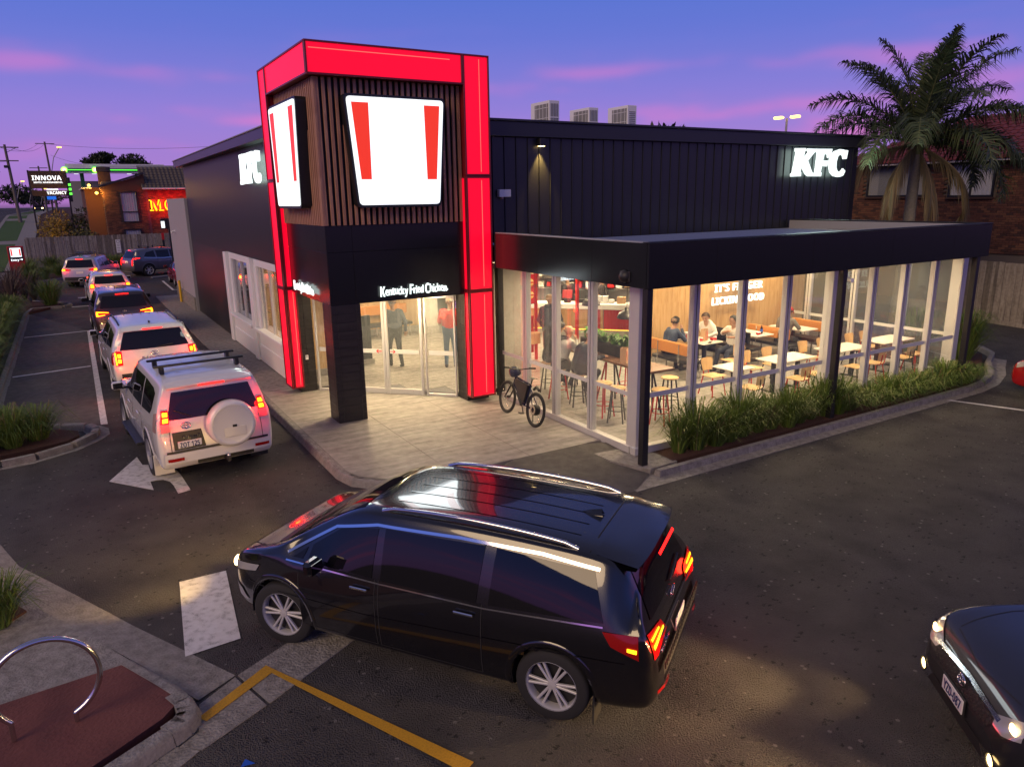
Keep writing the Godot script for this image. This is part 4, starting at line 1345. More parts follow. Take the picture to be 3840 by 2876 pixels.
	# kitchen behind
	var kw := thing("kitchen_wall", "pale tiled kitchen wall behind the counter", "wall")
	kw.transform = Transform3D(cb, Vector3(12.58, KF, -19.48) + nn * -3.0)
	put("panel", bx(Vector3(0.6, 1.4, 0), Vector3(9.0, 2.85, 0.1)), M.white_paint, kw)
	for k in 4:
		var sh := thing("kitchen_rack", ["steel rack with cartons at the kitchen's left", "steel warming cabinet behind the tills", "steel rack of white cartons behind the counter", "steel fridge at the kitchen's right"][k], "rack")
		sh.transform = Transform3D(cb, Vector3(12.58, KF, -19.48) + nn * -2.3 + e * (-1.6 + k * 1.35))
		for x in [-0.55, 0.55]:
			put("upright", bx(Vector3(x, 1.2, 0), Vector3(0.05, 2.4, 0.5), 0.005), M.steel, sh)
		for y in [0.2, 0.75, 1.25, 1.6, 1.95, 2.35]:
			put("shelf", bx(Vector3(0, y, 0), Vector3(1.05, 0.03, 0.5), 0.004), M.steel, sh)
		put("back", bx(Vector3(0, 1.2, -0.24), Vector3(1.05, 2.3, 0.02)), M.alloy_dull if k % 2 else M.dark_void, sh)
		for q in 10:
			var w := rng.randf_range(0.1, 0.24)
			put("carton", bx(Vector3(-0.42 + (q % 4) * 0.27, [1.27, 1.62, 1.97][q % 3] + 0.1, rng.randf_range(-0.05, 0.1)), Vector3(w, rng.randf_range(0.12, 0.22), 0.25), 0.006), [M.white_paint, M.paper, M.off_white, M.print_red][(q + k) % 4], sh)
	# order kiosks and menu screen on a red frame
	var ks := thing("order_kiosk", "red framed ordering kiosk with menu screen inside the glass", "kiosk", Vector3(10.05, KF, -16.4), 0.0)
	for x in [0.47, -0.2]:
		put("post", bx(Vector3(x, 1.4, 0), Vector3(0.07, 2.8, 0.07), 0.004), M.red_metal, ks)
	put("back_panel", bx(Vector3(0.13, 0.7, -0.03), Vector3(0.56, 1.0, 0.03)), M.red_metal, ks)
	put("menu_screen", bx(Vector3(0.12, 1.93, 0.03), Vector3(0.6, 0.8, 0.05), 0.006), M.black_plastic, ks)
	var mq := QuadMesh.new()
	mq.size = Vector2(0.56, 0.76)
	var mo := put("menu_picture", mq, screen_mat("menu", true), ks)
	mo.position = Vector3(0.12, 1.93, 0.058)
	put("touch_screen", bx(Vector3(-0.05, 1.23, 0.12), Vector3(0.18, 0.6, 0.05), 0.006, Basis(Vector3.UP, 0.5)), M.black_plastic, ks)
	var tq := QuadMesh.new()
	tq.size = Vector2(0.15, 0.55)
	var to := put("touch_picture", tq, screen_mat("touch", false), ks)
	to.transform = Transform3D(Basis(Vector3.UP, 0.5), Vector3(-0.05, 1.23, 0.12) + Basis(Vector3.UP, 0.5) * Vector3(0, 0, 0.027))
	put("shelf", bx(Vector3(0.15, 0.63, 0.1), Vector3(0.6, 0.3, 0.3), 0.006), M.light_wood, ks)
	put("card_reader", bx(Vector3(-0.02, 0.82, 0.2), Vector3(0.1, 0.12, 0.08), 0.01), M.black_plastic, ks)
	var ks2 := thing("order_kiosk", "slim black ordering kiosk beside the man in red", "kiosk", Vector3(8.72, KF, -17.15), 0.9)
	put("body", bx(Vector3(0, 1.0, 0), Vector3(0.45, 1.9, 0.1), 0.01), M.black_plastic, ks2)
	var kq := QuadMesh.new()
	kq.size = Vector2(0.38, 0.7)
	var ko := put("touch_picture", kq, M["screen_touch"], ks2)
	ko.transform = Transform3D(Basis(Vector3.UP, -PI / 2), Vector3(-0.24, 1.35, 0))
	put("foot", bx(Vector3(0, 0.03, 0), Vector3(0.5, 0.06, 0.3), 0.01), M.black_plastic, ks2)
	for k in 2:
		var rp := thing("red_post", ["slim red steel post in front of the tills", "slim red steel post by the queue"][k], "post", [Vector3(12.1, KF, -16.7), Vector3(11.2, KF, -18.2)][k])
		put("shaft", bx(Vector3(0, 1.43, 0), Vector3(0.08, 2.84, 0.08), 0.004), M.red_metal, rp)
		put("plate", bx(Vector3(0, 0.01, 0), Vector3(0.2, 0.02, 0.2), 0.004), M.red_metal, rp)

	# ---- furniture
	var ht := thing("high_table", "long dark wood high table with red legs inside the corner glass", "table", Vector3(9.5, KF, -11.9))
	put("tabletop", bx(Vector3(0, 0.99, 0), Vector3(0.66, 0.045, 3.2), 0.006), M.dark_wood, ht)
	for z in [-1.4, 0.0, 1.2]:
		for sx in [-1.0, 1.0]:
			put("leg", tb([Vector3(sx * 0.1, 0.97, z), Vector3(sx * 0.26, 0, z - 0.14 * sx)], 0.02, 6), M.red_metal if sx < 0 else M.black_metal, ht)
			put("leg", tb([Vector3(sx * 0.1, 0.97, z), Vector3(sx * 0.26, 0, z + 0.14 * sx)], 0.02, 6), M.red_metal if sx < 0 else M.black_metal, ht)
	var reds := make_stool(true)
	var blks := make_stool(false)
	var sp := [[8.76, -11.16, true, "red legged bar stool pushed in beside the tall paper bag"], [8.73, -10.72, false, "black legged bar stool just inside the corner window"], [9.33, -10.14, true, "red legged bar stool at the end of the high table"], [10.13, -10.75, false, "black legged bar stool standing clear of the high table"], [8.78, -12.05, false, "black legged bar stool under the capped diner"], [8.72, -12.7, true, "red legged bar stool under the bald diner"], [8.9, -13.35, false, "black legged bar stool under the diner in green"], [10.2, -12.2, true, "red legged bar stool across the high table"]]
	var used := {}
	for s in sp:
		var o: Node3D
		if not used.has(s[2]):
			o = reds if s[2] else blks
			used[s[2]] = true
			o.set_meta("label", s[3])
		else:
			o = copy(reds if s[2] else blks, s[3])
		o.position = Vector3(s[0], KF, s[1])
		o.rotation.y = rng.randf() * 3
	# window tables and chairs
	var t1 := make_table(0.64, 0.64)
	t1.set_meta("label", "small square white table with a toy on it near the grass")
	t1.position = Vector3(11.72, KF, -10.52)
	var t2 := make_table(1.25, 0.64)
	t2.set_meta("label", "long white table left of the mid column")
	t2.position = Vector3(13.35, KF, -10.5)
	var t3: Node3D = copy(t2, "long white table right of the mid column")
	t3.position = Vector3(15.32, KF, -10.5)
	var t4: Node3D = copy(t2, "long white table in the far window corner")
	t4.position = Vector3(17.1, KF, -10.5)
	var rc := make_chair(true)
	var bc := make_chair(false)
	var ch := [[11.75, -11.12, PI, true, "red legged plywood chair behind the small square table"], [11.62, -9.93, 0.2, false, "black legged plywood chair before the small square table"],
		[13.0, -11.15, PI, true, "red legged plywood chair behind the table left of the mid column"], [13.72, -11.15, PI, false, "black legged plywood chair behind the table left of the mid column"], [13.02, -9.9, 0.0, true, "red legged plywood chair before the table left of the mid column"], [13.7, -9.92, 0.15, false, "black legged plywood chair before the table left of the mid column"],
		[15.0, -11.15, PI, true, "red legged plywood chair behind the table right of the mid column"], [15.7, -11.15, PI, true, "second red legged plywood chair behind the table right of the mid column"], [15.0, -9.9, 0.0, false, "black legged plywood chair before the table right of the mid column"], [15.68, -9.92, 0.1, true, "red legged plywood chair before the table right of the mid column"],
		[16.8, -11.15, PI, false, "black legged plywood chair behind the far corner table"], [17.4, -11.15, PI, true, "red legged plywood chair behind the far corner table"], [16.8, -9.9, 0.0, false, "black legged plywood chair before the far corner table"], [17.42, -9.95, -0.2, true, "red legged plywood chair before the far corner table"], [13.25, -11.95, PI * 0.5, false, "plywood chair turned sideways near the booth table"]]
	used = {}
	for c in ch:
		var o: Node3D
		if not used.has(c[3]):
			o = rc if c[3] else bc
			used[c[3]] = true
			o.set_meta("label", c[4])
		else:
			o = copy(rc if c[3] else bc, c[4])
		o.position = Vector3(c[0], KF, c[1])
		o.rotation.y = c[2]
	# booths
	make_bench(1.35, M.orange_vinyl, "orange backed booth bench nearest the corner window", Vector3(12.12, KF, -12.9), 0.0)
	make_bench(1.35, M.black_vinyl, "black backed booth bench behind the boys in white", Vector3(14.22, KF, -13.2), PI)
	make_bench(1.35, M.orange_vinyl, "long orange backed bench behind the bottles", Vector3(15.62, KF, -12.9), 0.0)
	make_bench(1.1, M.orange_vinyl, "orange backed bench against the side window", Vector3(17.3, KF, -12.95), PI)
	make_bench(1.35, M.black_vinyl, "low black bench in front of the middle booth table", Vector3(14.5, KF, -13.2), 0.0)
	var bt := make_table(0.66, 1.1)
	bt.set_meta("label", "booth table covered with the boys' meal")
	bt.position = Vector3(13.27, KF, -13.15)
	var bt2: Node3D = copy(bt, "booth table with the two drink bottles")
	bt2.position = Vector3(15.08, KF, -13.1)
	var bt3: Node3D = copy(bt, "booth table in front of the diner in grey")
	bt3.position = Vector3(16.65, KF, -12.95)
	# food on the tables
	var T := KF + 0.75
	paper_bag("takeaway_bag", "brown takeaway bag with red stripes on the booth table", Vector3(13.3, T, -12.95), 0.4, 0.95)
	paper_bag("takeaway_bag", "tall brown takeaway bag with red stripes on the high table", Vector3(9.3, KF + 1.015, -11.2), 0.6, 1.0)
	var bk := thing("chicken_bucket", "white and red striped chicken bucket on the booth table", "bucket", Vector3(13.12, T, -13.3))
	var bg := Geo.new()
	bg.lathe([Vector2(0.075, 0), Vector2(0.1, 0.17), Vector2(0.105, 0.175), Vector2(0, 0.18)], Transform3D(), 18)
	put("bucket", bg, M.white_paint, bk)
	for k in 6:
		var a := TAU * k / 6
		put("stripe", bx(Vector3(cos(a) * 0.09, 0.09, sin(a) * 0.09), Vector3(0.006, 0.15, 0.035), 0.0, Basis(Vector3.UP, -a)), M.print_red, bk)
	cup(Vector3(13.05, T, -12.8), "small red and white paper cup by the bag on the booth table")
	cup(Vector3(13.42, T, -12.7), "red and white paper cup at the booth table's near corner")
	var pt := thing("food_tub", "small red food tub on the booth table", "tub", Vector3(13.5, T, -12.85))
	put("tub", bx(Vector3(0, 0.03, 0), Vector3(0.12, 0.06, 0.09), 0.015), M.red_metal, pt)
	put("lid", bx(Vector3(0, 0.063, 0), Vector3(0.126, 0.008, 0.096), 0.003), M.red_metal, pt)
	var ph := thing("phone", "black phone lying on the booth table", "phone", Vector3(13.2, T, -12.66), 0.5)
	put("body", bx(Vector3(0, 0.006, 0), Vector3(0.16, 0.01, 0.075), 0.004), M.black_plastic, ph)
	put("screen", bx(Vector3(0, 0.0118, 0), Vector3(0.15, 0.001, 0.068)), M.car_glass, ph)
	for k in 2:
		var bo := thing("drink_bottle", ["green drink bottle on the middle booth table", "blue labelled drink bottle on the middle booth table"][k], "bottle", [Vector3(14.85, T, -13.4), Vector3(15.15, T, -12.75)][k])
		var bgm := Geo.new()
		bgm.lathe([Vector2(0.032, 0), Vector2(0.036, 0.02), Vector2(0.036, 0.14), Vector2(0.015, 0.2), Vector2(0.013, 0.22), Vector2(0, 0.225)], Transform3D(), 14)
		put("bottle", bgm, M.bottle_green if k == 0 else M.bottle_dark, bo)
		var lb2 := Geo.new()
		lb2.lathe([Vector2(0.0365, 0.06), Vector2(0.0365, 0.13)], Transform3D(), 14)
		put("label_band", lb2, M.bottle_green if k == 0 else M.blue_paint, bo)
	var rt := thing("red_tub", "red food tub beside the blue bottle", "tub", Vector3(15.0, T, -12.72))
	put("tub", bx(Vector3(0, 0.03, 0), Vector3(0.11, 0.06, 0.09), 0.015), M.red_metal, rt)
	put("rim", bx(Vector3(0, 0.062, 0), Vector3(0.12, 0.006, 0.1), 0.002), M.white_paint, rt)
	var toy := thing("small_toy", "small brown round toy on the square table", "toy", Vector3(11.95, T, -10.45))
	var tg := Geo.new()
	tg.lathe([Vector2(0, 0), Vector2(0.035, 0.01), Vector2(0.045, 0.035), Vector2(0.03, 0.065), Vector2(0, 0.072)], Transform3D(), 12)
	put("ball", tg, M.orange_vinyl, toy)
	# pendant lamps over the high table
	for p in [[9.5, 2.2, -11.4, "black dome pendant lamp by the corner column"], [9.5, 2.33, -12.6, "black dome pendant lamp over the bald diner"]]:
		var pd := thing("pendant_lamp", p[3], "lamp", Vector3(p[0], p[1], p[2]), 0.0, "pendants over the high table")
		var pg := Geo.new()
		pg.lathe([Vector2(0.2, -0.1), Vector2(0.195, -0.06), Vector2(0.15, 0.02), Vector2(0.06, 0.06), Vector2(0.04, 0.12), Vector2(0.0, 0.13)], Transform3D(), 22)
		put("shade", pg, M.black_metal, pd)
		put("cord", tb([Vector3(0, 0.12, 0), Vector3(0, 3.06 - p[1], 0)], 0.006, 6), M.black_metal, pd)
		var bl := Geo.new()
		bl.lathe([Vector2(0, -0.09), Vector2(0.04, -0.06), Vector2(0.03, -0.01), Vector2(0, 0.0)], Transform3D(), 12)
		put("bulb", bl, M.ceiling_light, pd)
		omni(Vector3(0, -0.05, 0), Color8(255, 220, 160), 0.5, 0.03, pd)
	# planter box on the high table
	var pb := thing("planter_box", "black planter trough full of broad leaves on the high table", "planter", Vector3(9.62, KF + 1.015, -12.15))
	put("trough", bx(Vector3(0, 0.12, 0), Vector3(0.22, 0.24, 1.7), 0.01), M.black_plastic, pb)
	var r3 := RandomNumberGenerator.new()
	r3.seed = 5
	for k in 90:
		var gl := Geo.new()
		var p0 := Vector3(r3.randf_range(-0.07, 0.07), 0.22, r3.randf_range(-0.8, 0.8))
		var a := r3.randf() * TAU
		var out := Vector3(cos(a), 0, sin(a))
		var ln := r3.randf_range(0.16, 0.3)
		var p1 := p0 + out * ln * 0.45 + Vector3(0, ln * 0.8, 0)
		var p2 := p1 + out * ln * 0.6 + Vector3(0, -ln * 0.15, 0)
		var sd := out.cross(Vector3.UP).normalized()
		gl.blade(p0, p1, p2, r3.randf_range(0.025, 0.05), sd)
		put("leaf", gl, M.leaf_bright if k % 3 else M.leaf, pb)
	# ---- ceiling lights
	for p in [[9.6, -10.6], [12.0, -10.6], [14.4, -10.6], [16.8, -10.6], [9.6, -13.0], [12.0, -13.0], [14.4, -13.0], [16.8, -13.0]]:
		ceiling_panel(p[0], p[1], 0.6, 0.6, LIT)
	for p in [[8.2, -16.6], [6.6, -18.6], [9.0, -19.4], [11.2, -16.6], [11.6, -18.8], [7.2, -21.2]]:
		ceiling_panel(p[0], p[1], 0.6, 0.6, LIT, 3.09)
	for p in [[12.2, -21.0], [14.0, -19.6], [15.0, -18.0]]:
		ceiling_panel(p[0], p[1], 1.2, 0.4, LIT * 1.3, 3.09)
	for p in [[5.1, -15.0], [6.3, -14.5]]:
		ceiling_panel(p[0], p[1], 0.16, 0.16, LIT * 0.8, 2.515)

var LIT := 8.5

func screen_mat(key: String, menu: bool) -> StandardMaterial3D:
	var im := Image.create(96, 128, false, Image.FORMAT_RGB8)
	im.fill(Color8(176, 8, 20) if menu else Color8(110, 40, 120))
	var r := RandomNumberGenerator.new()
	r.seed = 12 if menu else 30
	if menu:
		for k in 2:
			var cy := 34 + k * 56
			for q in 1400:
				var a := r.randf() * TAU
				var d := sqrt(r.randf())
				var x := int(66 + cos(a) * d * 24)
				var y := int(cy + sin(a) * d * 20)
				var band := (y - cy + 20) / 8
				im.fill_rect(Rect2i(clampi(x, 0, 94), clampi(y, 0, 126), 2, 2), [Color8(232, 170, 70), Color8(250, 214, 120), Color8(190, 70, 20), Color8(240, 190, 90), Color8(222, 120, 30)][clampi(band, 0, 4)])
		for k in 9:
			im.fill_rect(Rect2i(6, 46 + k * 8, 14 + r.randi() % 18, 3), Color8(250, 240, 236))
		im.fill_rect(Rect2i(8, 6, 30, 5), Color8(255, 255, 255))
	else:
		for k in 14:
			im.fill_rect(Rect2i(8, 6 + k * 9, 30 + r.randi() % 50, 5), [Color8(240, 236, 250), Color8(190, 150, 230), Color8(250, 250, 255)][k % 3])
	var m := mat("screen_" + key, lin(0.02, 0.02, 0.02), 0.2)
	m.emission_enabled = true
	m.emission_texture = ImageTexture.create_from_image(im)
	m.emission = Color.BLACK
	m.emission_energy_multiplier = 1.1
	return m

# ---------------------------------------------------------------- vehicles
# body lofted through cross sections; local z = -distance from the rear end, x to the right, y up
class Body:
	var P := []      # rows of section points
	var N := 0
	var Cn := 0
	var L := 0.0
	var rear_rows := 0
	var front_row := 0

	func tang(a: float, b: float, c: float) -> float:
		if (b - a) * (c - b) <= 0.0:
			return 0.0
		var m := 0.5 * (c - a)
		var lim := 2.5 * minf(absf(b - a), absf(c - b))
		return clampf(m, -lim, lim)

	func herm(p: float, q: float, m0: float, m1: float, t: float) -> float:
		var t2 := t * t
		var t3 := t2 * t
		return (2 * t3 - 3 * t2 + 1) * p + (t3 - 2 * t2 + t) * m0 + (-2 * t3 + 3 * t2) * q + (t3 - t2) * m1

	# keys: [s, bottom, top, half width, half roof width, belt height]
	func build(K: Array, sub := 6) -> void:
		var n := K.size()
		L = K[n - 1][0]
		for i in n - 1:
			for q in sub + (1 if i == n - 2 else 0):
				var t := float(q) / sub
				var k := []
				for c in 6:
					var m0 := tang(K[maxi(i - 1, 0)][c], K[i][c], K[i + 1][c]) if i > 0 else 0.0
					var m1 := tang(K[i][c], K[i + 1][c], K[mini(i + 2, n - 1)][c]) if i < n - 2 else 0.0
					k.append(herm(K[i][c], K[i + 1][c], m0, m1, t))
				P.append(section(k))
		N = P.size()
		Cn = P[0].size()

	func section(k: Array) -> PackedVector3Array:
		var zb: float = k[1]
		var zt: float = k[2]
		var W: float = k[3]
		var belt := minf(k[5], zt - 0.05)
		var gh := clampf((zt - k[5]) / 0.3, 0.0, 1.0)
		var WR := lerpf(W * 0.9, k[4], gh)
		var h := belt - zb
		var pts := [Vector2(0, zb), Vector2(W * 0.78, zb), Vector2(W * 0.94, zb + 0.03), Vector2(W * 0.985, zb + h * 0.22), Vector2(W, zb + h * 0.5), Vector2(W * 0.995, zb + h * 0.76), Vector2(W * 0.965, belt),
			Vector2(lerpf(W * 0.945, WR + 0.035, gh), zt - lerpf(0.03, 0.11, gh)), Vector2(lerpf(W * 0.90, WR - 0.035, gh), zt - lerpf(0.012, 0.035, gh)), Vector2(lerpf(W * 0.6, WR * 0.66, gh), zt - 0.005), Vector2(WR * 0.3, zt), Vector2(0, zt)]
		var out := PackedVector3Array()
		var m := pts.size()
		for i in m - 1:
			for q in 3 + (1 if i == m - 2 else 0):
				var t := q / 3.0
				var a: Vector2 = pts[maxi(i - 1, 0)]
				var b: Vector2 = pts[i]
				var c: Vector2 = pts[i + 1]
				var d: Vector2 = pts[mini(i + 2, m - 1)]
				var x := herm(b.x, c.x, tang(a.x, b.x, c.x), tang(b.x, c.x, d.x), t)
				var y := herm(b.y, c.y, tang(a.y, b.y, c.y), tang(b.y, c.y, d.y), t)
				out.append(Vector3(x, y, -k[0]))
		return out

	func row(s: float) -> Array:
		var lo := 0
		var hi := N - 2
		while lo < hi:
			var m := (lo + hi + 1) / 2
			if -P[m][0].z <= s:
				lo = m
			else:
				hi = m - 1
		var a: float = -P[lo][0].z
		var b: float = -P[lo + 1][0].z
		return [lo, clampf((s - a) / maxf(b - a, 1e-6), 0, 1)]

	func side(s: float, y: float, sg: float, off: float) -> Vector3:
		var r := row(s)
		var i: int = r[0]
		var f: float = r[1]
		var prev: Vector3 = P[i][3].lerp(P[i + 1][3], f)
		for j in range(4, Cn):
			var q: Vector3 = P[i][j].lerp(P[i + 1][j], f)
			if q.y >= y or j == Cn - 1:
				var u := clampf((y - prev.y) / maxf(q.y - prev.y, 1e-5), 0, 1)
				var p := prev.lerp(q, u)
				return Vector3((p.x + off) * sg, p.y, -s)
			prev = q
		return Vector3.ZERO

	func top(s: float, w: float, off: float) -> Vector3:
		var r := row(s)
		var i: int = r[0]
		var f: float = r[1]
		var prev: Vector3 = P[i][Cn - 1].lerp(P[i + 1][Cn - 1], f)
		for j in range(Cn - 2, 8, -1):
			var q: Vector3 = P[i][j].lerp(P[i + 1][j], f)
			if q.x >= absf(w):
				var u := clampf((absf(w) - prev.x) / maxf(q.x - prev.x, 1e-5), 0, 1)
				return Vector3(w, lerpf(prev.y, q.y, u) + off, -s)
			prev = q
		return Vector3(w, prev.y + off, -s)

	func lat(i: int, w: float) -> Vector3:
		var R: PackedVector3Array = P[i]
		for j in range(Cn - 2, 8, -1):
			if R[j].x >= w:
				var u := clampf((w - R[j + 1].x) / maxf(R[j].x - R[j + 1].x, 1e-5), 0, 1)
				return R[j + 1].lerp(R[j], u)
		return Vector3(R[9].x, R[9].y, R[9].z)

	func rear(w: float, y: float, off: float) -> Vector3:
		var k := 0
		while k < N - 2 and P[k][12].x * 0.975 < absf(w):
			k += 1
		var prev := lat(k, absf(w))
		for i in range(k + 1, N):
			var q := lat(i, absf(w))
			if q.y >= y:
				var u := clampf((y - prev.y) / maxf(q.y - prev.y, 1e-5), 0, 1)
				var p := prev.lerp(q, u)
				return Vector3(w, y, p.z + off)
			prev = q
		return Vector3(w, y, prev.z + off)

	func front(w: float, y: float, off: float) -> Vector3:
		var k := N - 1
		while k > 1 and P[k][12].x * 0.975 < absf(w):
			k -= 1
		var prev := lat(k, absf(w))
		for i in range(k - 1, -1, -1):
			var q := lat(i, absf(w))
			if q.y >= y:
				var u := clampf((y - prev.y) / maxf(q.y - prev.y, 1e-5), 0, 1)
				var p := prev.lerp(q, u)
				return Vector3(w, y, p.z - off)
			prev = q
		return Vector3(w, y, prev.z - off)

var wheel_cache := {}

func poly_at(a: Array, u: float) -> Vector2:
	var n := a.size() - 1
	var t := clampf(u, 0, 1) * n
	var i := mini(int(t), n - 1)
	return Vector2(a[i][0], a[i][1]).lerp(Vector2(a[i + 1][0], a[i + 1][1]), t - i)

# patch between a lower and an upper edge, laid on one of the faces of the body
func patch(b: Body, face: String, lo: Array, hi: Array, off: float, sg := 1.0, nu := 8, nv := 4) -> Geo:
	var rows := []
	for i in nu + 1:
		var line := PackedVector3Array()
		for k in nv + 1:
			var p := poly_at(lo, float(i) / nu).lerp(poly_at(hi, float(i) / nu), float(k) / nv)
			match face:
				"side": line.append(b.side(p.x, p.y, sg, off))
				"rear": line.append(b.rear(p.x, p.y, off))
				"front": line.append(b.front(p.x, p.y, off))
				"top": line.append(b.top(p.y, p.x, off))
		rows.append(line)
	var g := Geo.new()
	g.grid(rows, Vector3(0, 0.6, -b.L / 2))
	return g

# a narrow strip along a line on the body
func strip(b: Body, face: String, pts: Array, wid: float, off: float, sg := 1.0) -> Geo:
	var g := Geo.new()
	var n := (pts.size() - 1) * 5
	var c := []
	for i in n + 1:
		var p := poly_at(pts, float(i) / n)
		var q := poly_at(pts, clampf(float(i) / n + 0.01, 0, 1)) - poly_at(pts, clampf(float(i) / n - 0.01, 0, 1))
		var o := Vector2(-q.y, q.x).normalized() * wid / 2
		var line := PackedVector3Array()
		for e in [p - o, p + o]:
			match face:
				"side": line.append(b.side(e.x, e.y, sg, off))
				"rear": line.append(b.rear(e.x, e.y, off))
				"front": line.append(b.front(e.x, e.y, off))
				"top": line.append(b.top(e.y, e.x, off))
		c.append(line)
	g.grid(c, Vector3(0, 0.6, -b.L / 2))
	return g

func make_wheel(parent: Node, at: Vector3, r: float, w: float, sg: float, spokes: int, rim_m: Material, steer := 0.0) -> void:
	var key := "%s_%s_%d" % [r, w, spokes]
	if not wheel_cache.has(key):
		var rr := r * 0.68
		var ax := Transform3D(Basis(Vector3(0, -1, 0), Vector3(1, 0, 0), Vector3(0, 0, 1)), Vector3.ZERO)
		var t := Geo.new()
		t.lathe([Vector2(rr, -w / 2), Vector2(r * 0.93, -w / 2), Vector2(r * 0.985, -w * 0.42), Vector2(r, -w * 0.3), Vector2(r, w * 0.3), Vector2(r * 0.985, w * 0.42), Vector2(r * 0.93, w / 2), Vector2(rr, w / 2 - 0.005)], ax, 36)
		var q := Geo.new()
		q.lathe([Vector2(rr, -w / 2 + 0.01), Vector2(rr * 0.96, 0.0), Vector2(rr * 0.96, w / 2 - 0.03), Vector2(rr, w / 2 - 0.012), Vector2(rr * 1.02, w / 2 - 0.002), Vector2(rr * 1.03, w / 2 - 0.006)], ax, 36)
		q.lathe([Vector2(0.0, w / 2 - 0.022), Vector2(rr * 0.17, w / 2 - 0.026), Vector2(rr * 0.2, w / 2 - 0.06)], ax, 20)
		for k in spokes:
			for e in [-1.0, 1.0]:
				var a := TAU * (k + 0.5) / spokes
				var dirv := Vector3(0, cos(a), sin(a))
				var sd := Vector3(0, -sin(a), cos(a))
				var p0: Vector3 = dirv * rr * 0.15 + sd * e * rr * 0.04
				var p1: Vector3 = dirv * rr * 0.97 + sd * e * rr * (0.13 if spokes < 8 else 0.07)
				var d: Vector3 = (p1 - p0).normalized()
				var bs := Basis(Vector3(1, 0, 0), d, Vector3(1, 0, 0).cross(d))
				q.bev((p0 + p1) / 2 + Vector3(w / 2 - 0.045, 0, 0), Vector3(0.03, p0.distance_to(p1), rr * (0.1 if spokes < 8 else 0.06)), 0.006, bs)
		var dk := Geo.new()
		dk.lathe([Vector2(0, w * 0.1), Vector2(rr * 0.95, w * 0.1)], ax, 24)
		wheel_cache[key] = [t.mesh(), q.mesh(), dk.mesh()]
	var wn := Node3D.new()
	wn.name = "wheel"
	parent.add_child(wn, true)
	wn.position = at
	wn.rotation.y = (0.0 if sg > 0 else PI) + steer
	put("tyre", wheel_cache[key][0], M.rubber, wn)
	put("rim", wheel_cache[key][1], rim_m, wn)
	put("brake_disc", wheel_cache[key][2], M.black_plastic, wn)

func suv_keys(L: float, H: float, W: float, WR: float, hood: float, belt: float, rs: float, hl: float, wl: float, zb := 0.3) -> Array:
	var k := [
		[0.0, 0.52, 0.60, W * 0.80, WR, belt], [0.02, 0.42, 0.78, W * 0.91, WR, belt], [0.06, 0.36, belt - 0.08, W * 0.96, WR, belt],
		[0.06 + 0.25 * rs, 0.34, belt + 0.12 * (H - belt), W * 0.975, WR * 0.97, belt], [0.06 + 0.7 * rs, 0.33, H - 0.24, W * 0.985, WR * 0.98, belt], [0.06 + 1.05 * rs, 0.32, H - 0.085, W * 0.99, WR, belt],
		[0.2 + 1.6 * rs, zb + 0.01, H - 0.03, W, WR, belt], [L * 0.34, zb, H - 0.005, W, WR * 1.01, belt - 0.01], [L * 0.46, zb, H, W, WR * 1.01, belt - 0.015],
		[L - hl - wl - 0.38, zb, H - 0.02, W, WR, belt - 0.025], [L - hl - wl, zb, H - 0.085, W, WR * 0.97, belt - 0.03], [L - hl - wl * 0.5, zb, lerpf(hood + 0.06, H - 0.06, 0.52), W * 0.995, WR * 0.99, belt - 0.03],
		[L - hl, zb, hood + 0.07, W * 0.985, WR * 1.05, belt - 0.02], [L - hl + 0.16, zb, hood + 0.01, W * 0.98, WR * 1.1, belt], [L - 0.45, zb + 0.01, hood - 0.05, W * 0.955, WR * 1.1, belt], [L - 0.16, zb + 0.03, hood - 0.15, W * 0.90, WR, belt], [L - 0.04, zb + 0.08, 0.70, W * 0.8, WR, belt], [L, zb + 0.16, 0.58, W * 0.68, WR, belt]]
	return k

func sedan_keys(L: float, H: float, W: float, WR: float, hood: float, belt: float, hl: float, wl: float) -> Array:
	var zb := 0.24
	return [
		[0.0, 0.46, 0.58, W * 0.82, WR, belt], [0.03, 0.38, 0.82, W * 0.91, WR, belt], [0.09, 0.34, 0.95, W * 0.95, WR, belt], [0.22, 0.30, 1.0, W * 0.97, WR, belt], [0.7, 0.27, 1.03, W * 0.985, WR, belt + 0.12], [0.86, zb, 1.07, W, WR, belt + 0.1],
		[1.25, zb, H - 0.14, W, WR, belt], [1.55, zb, H - 0.03, W, WR, belt], [2.0, zb, H, W, WR, belt], [L - hl - wl - 0.3, zb, H - 0.01, W, WR, belt], [L - hl - wl, zb, H - 0.06, W, WR, belt], [L - hl - wl * 0.5, zb, lerpf(hood + 0.06, H - 0.05, 0.5), W, WR, belt],
		[L - hl, zb, hood + 0.06, W * 0.99, WR * 1.05, belt], [L - hl + 0.15, zb, hood, W * 0.985, WR, belt + 0.1], [L - 0.5, zb, hood - 0.05, W * 0.96, WR, belt + 0.1], [L - 0.2, zb + 0.02, hood - 0.14, W * 0.92, WR, belt], [L - 0.06, zb + 0.06, 0.64, W * 0.82, WR, belt], [L, zb + 0.14, 0.52, W * 0.68, WR, belt]]

